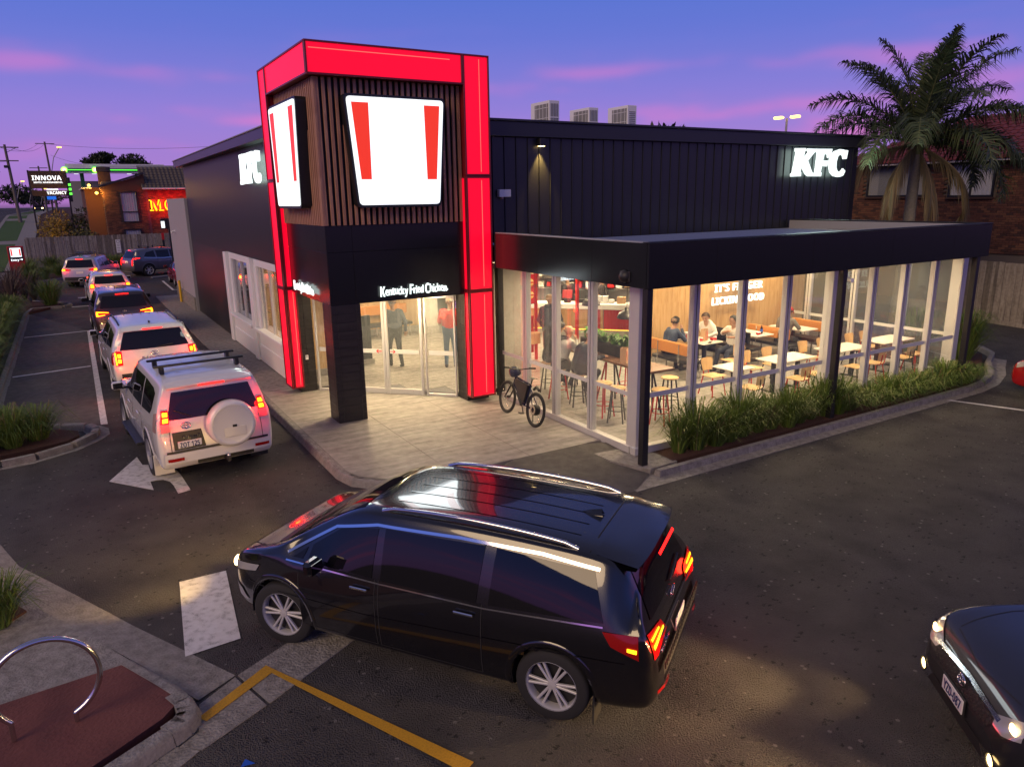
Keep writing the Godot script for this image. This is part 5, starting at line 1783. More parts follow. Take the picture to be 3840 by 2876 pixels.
# everything most cars share; details are added by the caller
func car(called: String, label: String, category: String, keys: Array, at: Vector3, turn: float, d: Dictionary) -> Array:
	var n := thing(called, label, category, at, turn, d.get("group", ""))
	var b := Body.new()
	b.build(keys, d.get("sub", 6))
	var L := b.L
	var paint: Material = d.paint
	var wr: float = d.wheel_r
	var ra := wr + 0.065
	var sr: float = d.rear_axle
	var sf: float = d.front_axle
	var W: float = keys[8][3]
	var rows_r := []
	var rows_l := []
	for r in b.P:
		rows_r.append(r)
		var l := PackedVector3Array()
		for p in r:
			l.append(Vector3(-p.x, p.y, p.z))
		rows_l.append(l)
	var g := Geo.new()
	var skip := func(i: int, j: int) -> bool:
		if j > 20:
			return false
		var c: Vector3 = (b.P[i][j] + b.P[i + 1][j + 1]) / 2
		if c.x < W * 0.55:
			return false
		for s in [sr, sf]:
			if Vector2(-c.z - s, c.y - wr).length() < ra * 0.985 or (absf(-c.z - s) < ra * 0.93 and c.y < wr):
				return true
		return false
	var ins := Vector3(0, 0.6, -L / 2)
	g.grid(rows_r, ins, skip)
	g.grid(rows_l, ins, skip)
	for e in [0, b.N - 1]:
		var cp: Vector3 = Vector3(0, (b.P[e][0].y + b.P[e][-1].y) / 2, b.P[e][0].z)
		for sg in [-1.0, 1.0]:
			for j in b.Cn - 1:
				var p: Vector3 = b.P[e][j] * Vector3(sg, 1, 1)
				var q: Vector3 = b.P[e][j + 1] * Vector3(sg, 1, 1)
				g.flat(cp, p, q, Vector3(0, 0, 1 if e == 0 else -1))
	put("body", g, paint, n)
	# wheel arches: lip and dark liner
	for s in [sr, sf]:
		for sg in [-1.0, 1.0]:
			var rr := []
			for k in 25:
				var a := PI * (k / 24.0) * 1.16 - 0.08 * PI
				var line := PackedVector3Array()
				for q in 4:
					var rad: float = [ra - 0.025, ra - 0.018, ra + 0.022, ra + 0.04][q]
					var y := wr + sin(a) * rad
					var p := b.side(clampf(s + cos(a) * rad, 0.03, L - 0.03), maxf(y, b.P[b.N / 2][2].y), sg, [-0.03, 0.012, 0.012, -0.002][q])
					line.append(Vector3(p.x, maxf(y, 0.16), p.z))
				rr.append(line)
			var ag := Geo.new()
			ag.grid(rr, Vector3(0, wr, -s))
			put("arch_lip", ag, d.get("lip", paint), n)
			var lg := Geo.new()
			var arc := []
			for k in 15:
				var a := PI * (k / 14.0) * 1.1 - 0.05 * PI
				arc.append(PackedVector3Array([Vector3(sg * W * 0.55, wr + sin(a) * ra, -s - cos(a) * ra), Vector3(sg * (W - 0.03), wr + sin(a) * (ra - 0.012), -s - cos(a) * (ra - 0.012))]))
			lg.grid(arc, Vector3(sg * W, wr * 6, -s))
			lg.lathe([Vector2(0, 0), Vector2(ra, 0)], Transform3D(Basis(Vector3(0, -1, 0), Vector3(1, 0, 0), Vector3(0, 0, 1)), Vector3(sg * W * 0.55, wr, -s)), 20)
			put("arch_liner", lg, M.rubber, n)
			make_wheel(n, Vector3(sg * (W - 0.125), wr, -s), wr, d.get("tyre_w", 0.235), sg, d.get("spokes", 5), d.get("rim", M.alloy), d.get("steer", 0.0) if s == sf else 0.0)
	# glass
	if d.has("windscreen"):
		var ws: Array = d.windscreen
		put("windscreen", patch(b, "top", [[-ws[2], ws[0]], [0.0, ws[0] + 0.08], [ws[2], ws[0]]], [[-ws[3], ws[1]], [0.0, ws[1] + 0.03], [ws[3], ws[1]]], 0.006, 1.0, 10, 8), M.car_glass, n)
	if d.has("rear_window"):
		var rw: Array = d.rear_window
		put("rear_window", patch(b, "rear", [[-rw[2], rw[0]], [-rw[2] * 0.5, rw[0] - 0.01], [rw[2] * 0.5, rw[0] - 0.01], [rw[2], rw[0]]], [[-rw[3], rw[1]], [rw[3], rw[1]]], 0.008, 1.0, 10, 6), M.car_glass, n)
	for sg in [-1.0, 1.0]:
		for w in d.get("windows", []):
			put("side_window", patch(b, "side", w[0], w[1], 0.005, sg, 8, 4), M.car_glass, n)
		for k in d.get("doors", []).size():
			var dr: Array = d.doors[k]
			var dn := put("door", patch(b, "side", [[dr[0], dr[2]], [dr[1], dr[2]]], [[dr[0], dr[3]], [dr[1], dr[3]]], 0.003, sg, 8, 5), paint, n)
			for ed in [[[dr[0], dr[2]], [dr[0], dr[3]]], [[dr[1], dr[2]], [dr[1], dr[3]]], [[dr[0], dr[2]], [dr[1], dr[2]]]]:
				put("seam", strip(b, "side", ed, 0.008, 0.0045, sg), M.rubber, dn)
			var hs: float = dr[0] + 0.17
			var hy: float = dr[3] - 0.11
			var hp := b.side(hs, hy, sg, 0.03)
			put("handle", bx(hp, Vector3(0.02, 0.03, 0.2), 0.008), d.get("handle", paint), dn)
		for tr in d.get("trim", []):
			put("trim", strip(b, "side", tr[0], tr[1], 0.008, sg), tr[2], n)
		if d.has("mirror"):
			var mp := b.side(d.mirror[0], d.mirror[1], sg, 0.0)
			var mr := put("mirror", bx(mp + Vector3(sg * 0.17, 0.07, 0.02), Vector3(0.2, 0.15, 0.11), 0.035), d.get("mirror_paint", paint), n)
			put("glass", bx(mp + Vector3(sg * 0.17, 0.07, 0.08), Vector3(0.16, 0.11, 0.008)), M.car_glass, mr)
			put("arm", bx(mp + Vector3(sg * 0.05, 0.02, 0.02), Vector3(0.12, 0.04, 0.06), 0.01), M.black_plastic, mr)
		# sill and lower bumper in dark plastic
		if d.get("cladding", false):
			put("sill", patch(b, "side", [[sr + ra, 0.31], [sf - ra, 0.31]], [[sr + ra, 0.42], [sf - ra, 0.42]], 0.006, sg), M.black_plastic, n)
		for lt in d.get("tail", []):
			put("tail_light", patch(b, lt[0], lt[1].map(func(p): return [p[0] * (sg if lt[0] != "side" else 1.0), p[1]]), lt[2].map(func(p): return [p[0] * (sg if lt[0] != "side" else 1.0), p[1]]), lt[4] if lt.size() > 4 else 0.012, sg, 6, 4), lt[3], n)
	for lt in d.get("tail_mid", []):
		put("brake_light", patch(b, "rear", lt[0], lt[1], 0.014 if lt.size() < 3 else lt[2], 1.0, 8, 2), M.brake_red, n)
	if d.has("rear_plate"):
		plate(n, b, d.rear_plate, true)
	if d.has("beam"):
		for sg in [-1.0, 1.0]:
			var q := b.front(sg * W * 0.68, d.beam[0], 0.03)
			var hp := Geo.new()
			hp.lathe([Vector2(0, 0.01), Vector2(0.05, 0.006), Vector2(0.065, 0.0)], Transform3D(Basis(Vector3(1, 0, 0), Vector3(0, 0, -1), Vector3(0, 1, 0)), q), 12)
			put("headlight", hp, M.head_warm, n)
			spot(q + Vector3(0, 0, -0.06), q + Vector3(0, -0.12, -2.0), Color8(255, 205, 120), d.beam[1], d.beam[2] if d.beam.size() > 2 else 26.0, 0.06, n)
	if d.has("brakes"):
		for sg in [-1.0, 1.0]:
			var p := b.rear(sg * d.brakes[0], d.brakes[1], 0.12)
			omni(p, Color8(255, 30, 16), d.brakes[2], 0.08, n)
	return [n, b]

func plate(n: Node, b: Body, d: Array, is_rear: bool) -> void:
	# [text, w, y, plate material, ink material]
	var p := b.rear(d[1], d[2], 0.014) if is_rear else b.front(d[1], d[2], 0.02)
	var pl := put("number_plate", bx(p, Vector3(0.36, 0.125, 0.01), 0.003), d[3], n)
	if d[0] == "":
		return
	var tm := words(d[0], 0.085, 0.003, true)
	var o := put("characters", tm, d[4], pl)
	var bb: AABB = tm.get_aabb()
	var sx := minf(1.0, 0.3 / bb.size.x)
	o.scale = Vector3(sx, 1, 1)
	o.position = p + Vector3(0, 0, 0.0065 if is_rear else -0.0065)
	if not is_rear:
		o.rotation.y = PI
	o.position.y -= bb.get_center().y

func ring(at: Vector3, rx: float, ry: float, t: float, bs := Basis()) -> Geo:
	var pts := []
	for k in 25:
		var a := TAU * k / 24
		pts.append(at + bs * Vector3(cos(a) * rx, sin(a) * ry, 0))
	return tb(pts, t, 6)

func paint(key: String, r: float, g: float, b: float, metal := 0.0, rough := 0.25) -> StandardMaterial3D:
	var m := mat(key, lin(r, g, b), rough, metal)
	m.clearcoat_enabled = true
	m.clearcoat = 1.0
	m.clearcoat_roughness = 0.03
	return m

func vehicles() -> void:
	paint("paint_black", 0.004, 0.004, 0.006, 0.0, 0.2)
	paint("paint_white", 0.66, 0.65, 0.64)
	paint("paint_silver", 0.42, 0.41, 0.42, 0.6, 0.35)
	paint("paint_grey", 0.13, 0.13, 0.145, 0.6, 0.35)
	paint("paint_dark", 0.045, 0.036, 0.04, 0.5, 0.3)
	paint("paint_navy", 0.022, 0.022, 0.026, 0.4, 0.3)
	paint("paint_red", 0.30, 0.006, 0.010)
	paint("paint_red_old", 0.20, 0.012, 0.016, 0.0, 0.4)
	people_mover()
	white_wagon()
	white_suv()
	queue_cars()
	near_sedan()

func people_mover() -> void:
	var B := 0.98
	var keys := [
		[0.12, 0.46, 0.56, 0.72, 0.68, B], [0.15, 0.37, 0.74, 0.84, 0.68, B], [0.2, 0.31, 0.90, 0.91, 0.68, B], [0.27, 0.28, 1.06, 0.94, 0.68, B], [0.40, 0.26, 1.32, 0.955, 0.69, B], [0.52, 0.25, 1.48, 0.963, 0.70, B], [0.7, 0.24, 1.565, 0.968, 0.71, B],
		[1.3, 0.22, 1.61, 0.97, 0.72, B], [2.1, 0.21, 1.63, 0.97, 0.725, B - 0.01], [2.8, 0.21, 1.615, 0.97, 0.72, B - 0.02], [3.2, 0.21, 1.565, 0.968, 0.70, B - 0.03], [3.62, 0.21, 1.37, 0.965, 0.71, B - 0.035],
		[4.05, 0.215, 1.11, 0.955, 0.78, B - 0.04], [4.3, 0.22, 1.01, 0.935, 0.80, B - 0.02], [4.6, 0.235, 0.92, 0.87, 0.76, B], [4.76, 0.26, 0.82, 0.79, 0.7, B], [4.85, 0.31, 0.69, 0.68, 0.6, B], [4.89, 0.40, 0.58, 0.52, 0.5, B]]
	var r := car("people_mover", "shiny black people mover turning across the near car park", "van", keys, Vector3(4.47, 0, -4.3), 0.614, {
		"paint": M.paint_black, "wheel_r": 0.345, "rear_axle": 1.05, "front_axle": 4.05, "rim": M.alloy, "spokes": 6, "steer": 0.12,
		"windscreen": [4.06, 3.15, 0.72, 0.61],
		"windows": [
			[[[3.88, 1.01], [3.75, 1.01]], [[3.84, 1.03], [3.72, 1.12]]],
			[[[3.68, 1.01], [3.3, 1.0], [2.9, 0.99]], [[3.66, 1.15], [3.3, 1.385], [2.88, 1.445]]],
			[[[2.8, 0.99], [1.78, 0.99]], [[2.8, 1.455], [1.74, 1.48]]],
			[[[1.66, 0.99], [0.6, 1.05]], [[1.63, 1.48], [0.72, 1.43]]]],
		"doors": [[2.86, 3.78, 0.3, 0.985], [1.72, 2.82, 0.3, 0.985]],
		"handle": M.chrome, "mirror": [3.5, 1.0],
		"trim": [[[[3.95, 1.04], [3.4, 1.365], [2.9, 1.475], [2.0, 1.508], [1.2, 1.498], [0.68, 1.448]], 0.026, M.chrome], [[[3.95, 0.975], [2.8, 0.955], [1.7, 0.955], [0.6, 1.02]], 0.014, M.chrome], [[[4.5, 0.62], [3.0, 0.6], [1.2, 0.7], [0.4, 0.74]], 0.012, M.paint_black]],
		"rear_window": [1.03, 1.42, 0.68, 0.58],
		"tail": [["side", [[0.28, 0.80], [0.52, 0.88]], [[0.3, 1.0], [0.6, 0.99]], M.tail_red], ["rear", [[0.42, 0.84], [0.86, 0.78]], [[0.5, 0.95], [0.86, 1.0]], M.tail_red],
			["rear", [[0.5, 0.885], [0.84, 0.86]], [[0.5, 0.905], [0.84, 0.895]], M.brake_hot, 0.02], ["side", [[0.3, 0.86], [0.38, 0.87]], [[0.3, 0.895], [0.38, 0.9]], M.brake_hot, 0.02], ["rear", [[0.6, 0.93], [0.84, 0.93]], [[0.6, 0.945], [0.84, 0.955]], M.brake_hot, 0.02]],
		"tail_mid": [[[[-0.28, 1.435], [0.28, 1.435]], [[-0.28, 1.455], [0.28, 1.455]], 0.2]],
		"brakes": [0.80, 0.88, 0.16], "beam": [0.66, 4.0, 42.0],
		"rear_plate": ["", 0.0, 0.72, M.plate_white, M.ink_blue]})
	var n: Node3D = r[0]
	var b: Body = r[1]
	# spoiler over the rear glass
	var sp := []
	for i in 13:
		var w := (i / 12.0 * 2 - 1) * 0.67
		var ed := 1.0 - 0.2 * pow(absf(w) / 0.67, 3.0)
		var p0 := b.top(0.74, w, 0.004)
		var p1 := b.top(0.58, w, 0.014)
		var p2 := Vector3(w, 1.505 - 0.04 * absf(w), -0.58 + 0.25 * ed)
		var p3 := Vector3(w, 1.47 - 0.04 * absf(w), -0.58 + 0.23 * ed)
		var p4 := b.rear(w * 0.98, 1.43, 0.0)
		sp.append(PackedVector3Array([p0, p1, p2, p3, p4]))
	var sg := Geo.new()
	sg.grid(sp, Vector3(0, 1.5, -1.2))
	put("spoiler", sg, M.paint_black, n)
	# roof rails, ribs, antenna
	for s in [-1.0, 1.0]:
		var pts := []
		for k in 17:
			var u := k / 16.0
			var p := b.top(lerpf(0.9, 2.9, u), s * 0.665, 0.0)
			pts.append(p + Vector3(0, 0.045 * pow(sin(PI * clampf(u, 0.0, 1.0)), 0.28), 0))
		put("roof_rail", tb(pts, 0.02, 8), M.chrome, n)
	for w in [-0.45, -0.22, 0.0, 0.22, 0.45]:
		put("roof_rib", strip(b, "top", [[w, 0.95], [w, 2.85]], 0.022, 0.006), M.paint_black, n)
	put("roof_seam", strip(b, "top", [[-0.66, 0.80], [0.66, 0.80]], 0.012, 0.003), M.rubber, n)
	var fin := Geo.new()
	var fy: float = b.top(0.95, 0, 0).y
	fin.grid([PackedVector3Array([Vector3(-0.035, fy, -0.88), Vector3(0, fy + 0.065, -0.90), Vector3(0.035, fy, -0.88)]), PackedVector3Array([Vector3(-0.03, fy, -1.0), Vector3(0, fy + 0.045, -1.0), Vector3(0.03, fy, -1.0)]), PackedVector3Array([Vector3(-0.01, fy, -1.1), Vector3(0, fy + 0.005, -1.12), Vector3(0.01, fy, -1.1)])], Vector3(0, fy - 0.2, -1.0))
	put("antenna_fin", fin, M.paint_black, n)
	# front: headlamps, grille, bonnet lines, wipers
	for s in [-1.0, 1.0]:
		put("headlight", patch(b, "side", [[4.74, 0.68], [4.36, 0.77]], [[4.74, 0.77], [4.3, 0.85]], 0.012, s), M.lamp_clear, n)
		put("headlight", patch(b, "front", [[0.34 * s, 0.68], [0.66 * s, 0.65]], [[0.34 * s, 0.75], [0.66 * s, 0.77]], 0.012), M.lamp_clear, n)
		put("daytime_light", patch(b, "front", [[0.38 * s, 0.74], [0.66 * s, 0.745]], [[0.38 * s, 0.752], [0.66 * s, 0.762]], 0.018), M.sign_white, n)
		put("front_trim", patch(b, "side", [[4.82, 0.36], [4.55, 0.36]], [[4.82, 0.5], [4.65, 0.48]], 0.012, s), M.alloy_dull, n)
		put("wiper", tb([b.top(4.1, s * 0.1 + 0.1, 0.03), b.top(4.02, s * 0.1 - 0.25, 0.03), b.top(3.9, s * 0.1 - 0.5, 0.03)], 0.01, 5), M.black_plastic, n)
		put("bonnet_seam", strip(b, "top", [[0.76 * s, 4.12], [0.74 * s, 4.4], [0.6 * s, 4.66]], 0.01, 0.004), M.rubber, n)
		put("mudflap", bx(Vector3(s * 0.86, 0.22, -0.66), Vector3(0.2, 0.28, 0.015), 0.004), M.rubber, n)
	put("grille", patch(b, "front", [[-0.34, 0.64], [0.34, 0.64]], [[-0.36, 0.75], [0.36, 0.75]], 0.01), M.black_plastic, n)
	put("cowl", patch(b, "top", [[-0.72, 4.2], [0.0, 4.26], [0.72, 4.2]], [[-0.74, 4.07], [0.0, 4.15], [0.74, 4.07]], 0.004), M.black_plastic, n)
	# rear bumper step with grooves, garnish bar, badge
	put("bumper_step", patch(b, "rear", [[-0.76, 0.60], [0.76, 0.60]], [[-0.76, 0.70], [0.76, 0.70]], 0.03), M.black_plastic, n)
	for k in 26:
		var w := -0.72 + k * 0.058
		put("bumper_groove", bx(b.rear(w, 0.665, 0.035), Vector3(0.022, 0.06, 0.012), 0.003), M.rubber, n)
	put("garnish", strip(b, "rear", [[-0.6, 0.86], [0.6, 0.86]], 0.02, 0.014), M.chrome, n)
	for s in [-1.0, 1.0]:
		put("reflector", patch(b, "rear", [[0.55 * s, 0.44], [0.82 * s, 0.44]], [[0.55 * s, 0.475], [0.82 * s, 0.475]], 0.014), M.tail_red, n)
	var tm := words("CARNIVAL", 0.045, 0.004)
	var o := put("badge_letters", tm, M.chrome, n)
	o.position = b.rear(-0.55, 0.78, 0.016)
	o.position.y = 0.77
	var tm2 := words("KIA", 0.05, 0.004)
	var o2 := put("badge_letters", tm2, M.chrome, n)
	o2.position = b.rear(0.0, 0.95, 0.016)
	o2.position.y = 0.94
	put("badge_ring", ring(b.rear(0.0, 0.962, 0.016), 0.085, 0.045, 0.005), M.chrome, n)
	put("wiper", tb([b.rear(0.0, 1.06, 0.03), b.rear(0.45, 1.11, 0.03)], 0.012, 5), M.black_plastic, n)

func white_wagon() -> void:
	var B := 1.12
	var keys := suv_keys(4.62, 1.80, 0.925, 0.70, 1.12, B, 0.13, 1.3, 0.62, 0.36)
	var r := car("white_wagon", "white off-road wagon with covered spare wheel at the kerb", "car", keys, Vector3(1.665, 0.0, -12.32), 0.075, {
		"paint": M.paint_white, "wheel_r": 0.385, "rear_axle": 1.0, "front_axle": 3.79, "rim": M.alloy_dull, "tyre_w": 0.26, "group": "cars queueing in the drive-through lane",
		"windscreen": [3.32, 2.72, 0.72, 0.62], "rear_window": [1.15, 1.58, 0.72, 0.60],
		"windows": [[[[3.2, 1.15], [2.35, 1.14]], [[2.85, 1.55], [2.34, 1.63]]], [[[2.28, 1.14], [1.42, 1.14]], [[2.27, 1.635], [1.36, 1.64]]], [[[1.34, 1.14], [0.62, 1.18], [0.5, 1.28]], [[1.28, 1.64], [0.62, 1.60], [0.44, 1.54]]]],
		"doors": [[2.31, 3.2, 0.48, 1.11], [1.38, 2.27, 0.48, 1.11]], "mirror": [3.0, 1.13], "mirror_paint": M.paint_white,
		"tail": [["rear", [[0.70, 0.97], [0.84, 0.97]], [[0.70, 1.10], [0.83, 1.10]], M.tail_clear, 0.03], ["rear", [[0.70, 1.11], [0.83, 1.11]], [[0.69, 1.32], [0.79, 1.32]], M.tail_red, 0.03], ["rear", [[0.715, 1.13], [0.80, 1.13]], [[0.71, 1.195], [0.79, 1.195]], M.brake_hot, 0.045], ["rear", [[0.71, 1.225], [0.79, 1.225]], [[0.705, 1.29], [0.775, 1.29]], M.brake_hot, 0.045], ["side", [[0.1, 0.97], [0.26, 0.97]], [[0.17, 1.28], [0.3, 1.24]], M.tail_clear, 0.01]],
		"tail_mid": [[[[-0.2, 1.655], [0.2, 1.655]], [[-0.2, 1.68], [0.2, 1.68]], 0.13]], "brakes": [0.76, 1.2, 0.3], "beam": [0.82, 1.5]})
	var n: Node3D = r[0]
	var b: Body = r[1]
	# spoiler lip
	var sp := []
	for i in 11:
		var w := (i / 10.0 * 2 - 1) * 0.66
		sp.append(PackedVector3Array([b.top(0.5, w, 0.004), b.top(0.34, w, 0.012), Vector3(w, 1.70 - 0.03 * absf(w), -0.1 - 0.05 * absf(w)), Vector3(w, 1.66 - 0.03 * absf(w), -0.1 - 0.05 * absf(w)), b.rear(w, 1.62, 0.0)]))
	var sg := Geo.new()
	sg.grid(sp, Vector3(0, 1.55, -0.8))
	put("spoiler", sg, M.paint_white, n)
	# spare wheel cover, right of centre
	var ax := Transform3D(Basis(Vector3(1, 0, 0), Vector3(0, 0, 1), Vector3(0, -1, 0)), Vector3(0.22, 0.98, -0.04))
	var sc := Geo.new()
	sc.lathe([Vector2(0.30, 0.0), Vector2(0.385, 0.02), Vector2(0.395, 0.1), Vector2(0.385, 0.17), Vector2(0.35, 0.205), Vector2(0.325, 0.215), Vector2(0.315, 0.21), Vector2(0.30, 0.205), Vector2(0, 0.215)], ax, 40)
	var sw := put("spare_wheel_cover", sc, M.paint_white, n)
	put("recess", bx(Vector3(0.24, 0.86, 0.178), Vector3(0.34, 0.16, 0.006), 0.003), M.off_white, sw)
	put("latch", bx(Vector3(0.24, 0.955, 0.182), Vector3(0.07, 0.04, 0.008), 0.003), M.rubber, sw)
	# tailgate seams, plate and badges
	for w in [-0.72, 0.72]:
		put("tailgate_seam", strip(b, "rear", [[w, 0.62], [w * 0.99, 1.12]], 0.01, 0.012), M.rubber, n)
	put("number_recess", patch(b, "rear", [[-0.68, 0.66], [-0.2, 0.66]], [[-0.68, 0.95], [-0.24, 0.95]], 0.014), M.black_plastic, n)
	plate(n, b, ["ZOT 125", -0.44, 0.735, M.plate_white, M.ink_blue], true)
	var tm := words("PRADO", 0.06, 0.004)
	var o := put("badge_letters", tm, M.chrome, n)
	o.position = b.rear(-0.4, 0.86, 0.022)
	o.position.y = 0.845
	put("emblem", ring(b.rear(-0.46, 1.04, 0.014), 0.075, 0.05, 0.007), M.chrome, n)
	put("emblem", ring(b.rear(-0.46, 1.045, 0.014), 0.025, 0.045, 0.006), M.chrome, n)
	put("emblem", ring(b.rear(-0.46, 1.062, 0.014), 0.055, 0.02, 0.006), M.chrome, n)
	# bumper
	put("bumper", patch(b, "rear", [[-0.84, 0.46], [0.84, 0.46]], [[-0.84, 0.62], [0.84, 0.62]], 0.055, 1.0, 12, 4), M.paint_white, n)
	put("bumper_top", patch(b, "rear", [[-0.8, 0.62], [0.8, 0.62]], [[-0.8, 0.655], [0.8, 0.655]], 0.03, 1.0, 10, 2), M.black_plastic, n)
	for s in [-1.0, 1.0]:
		put("reflector", patch(b, "rear", [[0.56 * s, 0.5], [0.8 * s, 0.5]], [[0.56 * s, 0.55], [0.8 * s, 0.55]], 0.07), M.tail_red, n)
		put("mudflap", bx(Vector3(s * 0.78, 0.3, -0.56), Vector3(0.3, 0.36, 0.02), 0.004), M.off_white if s < 0 else M.rubber, n)
		put("running_board", bx(Vector3(s * 0.93, 0.42, -2.4), Vector3(0.2, 0.05, 1.7), 0.015), M.black_plastic, n)
	put("tow_bar", bx(Vector3(0.1, 0.42, -0.05), Vector3(0.9, 0.09, 0.09), 0.01), M.black_plastic, n)
	put("tow_tongue", bx(Vector3(0.1, 0.40, 0.08), Vector3(0.06, 0.06, 0.2), 0.01), M.black_plastic, n)
	var bl := Geo.new()
	bl.lathe([Vector2(0.018, -0.08), Vector2(0.018, 0.0), Vector2(0.03, 0.015), Vector2(0.03, 0.035), Vector2(0.015, 0.055), Vector2(0, 0.058)], Transform3D(Basis(), Vector3(0.1, 0.44, 0.16)), 14)
	put("tow_ball", bl, M.steel, n)
	# roof racks
	for s in [0.75, 1.35]:
		put("roof_rack", bx(Vector3(0, 1.90, -s), Vector3(1.44, 0.035, 0.06), 0.008), M.black_metal, n)
		for e in [-1.0, 1.0]:
			put("rack_foot", bx(Vector3(e * 0.6, 1.83, -s), Vector3(0.07, 0.12, 0.12), 0.012), M.black_metal, n)
	for w in [-0.36, -0.12, 0.12, 0.36]:
		put("roof_rib", strip(b, "top", [[w, 0.7], [w, 2.5]], 0.05, 0.008), M.paint_white, n)
	put("wiper", tb([b.rear(-0.35, 1.17, 0.03), b.rear(-0.6, 1.3, 0.03)], 0.01, 5), M.black_plastic, n)

func white_suv() -> void:
	var B := 1.08
	var keys := suv_keys(4.95, 1.70, 0.975, 0.72, 1.06, B, 0.26, 1.25, 0.8, 0.27)
	var r := car("white_suv", "white family SUV with tall segmented tail lights and dark roof rails", "car", keys, Vector3(1.44, 0, -19.2), 0.04, {
		"paint": M.paint_white, "wheel_r": 0.37, "rear_axle": 1.13, "front_axle": 4.03, "rim": M.alloy_dull, "group": "cars queueing in the drive-through lane", "cladding": true,
		"windscreen": [3.72, 2.92, 0.76, 0.64], "rear_window": [1.14, 1.54, 0.76, 0.62],
		"windows": [[[[3.6, 1.11], [2.6, 1.10]], [[3.1, 1.48], [2.58, 1.56]]], [[[2.52, 1.10], [1.6, 1.10]], [[2.5, 1.565], [1.55, 1.56]]], [[[1.5, 1.11], [0.45, 1.18]], [[1.4, 1.55], [0.55, 1.47]]]],
		"doors": [[2.56, 3.6, 0.45, 1.07], [1.56, 2.52, 0.45, 1.07]], "mirror": [3.35, 1.08],
		"tail": [["rear", [[0.74, 0.80], [0.90, 0.80]], [[0.73, 1.12], [0.88, 1.14]], M.tail_red], ["rear", [[0.765, 0.86], [0.83, 0.86]], [[0.765, 0.95], [0.83, 0.95]], M.brake_hot, 0.022], ["rear", [[0.765, 0.98], [0.83, 0.98]], [[0.765, 1.07], [0.83, 1.07]], M.brake_hot, 0.022], ["rear", [[0.855, 0.82], [0.885, 0.82]], [[0.855, 1.1], [0.885, 1.1]], M.brake_hot, 0.022], ["side", [[0.05, 0.82], [0.22, 0.84]], [[0.1, 1.12], [0.2, 1.1]], M.tail_red]],
		"tail_mid": [[[[-0.22, 1.585], [0.22, 1.585]], [[-0.22, 1.605], [0.22, 1.605]], 0.12]], "brakes": [0.82, 0.98, 0.35], "beam": [0.75, 1.5],
		"rear_plate": ["DAANCE", 0.06, 0.84, M.black_plastic, M.plate_white]})
	var n: Node3D = r[0]
	var b: Body = r[1]
	put("spoiler", patch(b, "rear", [[-0.66, 1.57], [0.66, 1.57]], [[-0.64, 1.64], [0.64, 1.64]], 0.1, 1.0, 10, 3), M.paint_white, n)
	for s in [-1.0, 1.0]:
		var pts := []
		for k in 13:
			var u := k / 12.0
			pts.append(b.top(lerpf(0.75, 2.8, u), s * 0.66, 0.05 * pow(sin(PI * u), 0.3)))
		put("roof_rail", tb(pts, 0.02, 7), M.black_metal, n)
	for w in [-0.4, -0.2, 0.0, 0.2, 0.4]:
		put("roof_rib", strip(b, "top", [[w, 0.7], [w, 2.7]], 0.03, 0.008), M.paint_white, n)
	put("antenna_fin", bx(b.top(0.62, 0, 0.03), Vector3(0.04, 0.06, 0.12), 0.015), M.black_plastic, n)
	put("lower_bumper", patch(b, "rear", [[-0.8, 0.45], [0.8, 0.45]], [[-0.8, 0.6], [0.8, 0.6]], 0.02, 1.0, 10, 3), M.black_plastic, n)
	put("emblem", ring(b.rear(-0.03, 1.02, 0.016), 0.085, 0.045, 0.008), M.chrome, n)
	put("emblem", tb([b.rear(-0.07, 0.99, 0.016), b.rear(-0.045, 1.05, 0.016), b.rear(-0.015, 0.99, 0.016), b.rear(0.01, 1.05, 0.016)], 0.007, 5), M.chrome, n)
	var tm := words("P A L I S A D E", 0.045, 0.004)
	var o := put("badge_letters", tm, M.chrome, n)
	o.scale.x = 1.6
	o.position = b.rear(0.0, 0.945, 0.018)
	o.position.y = 0.93
	put("wiper", tb([b.rear(0.05, 1.15, 0.03), b.rear(0.4, 1.19, 0.03)], 0.012, 5), M.black_plastic, n)

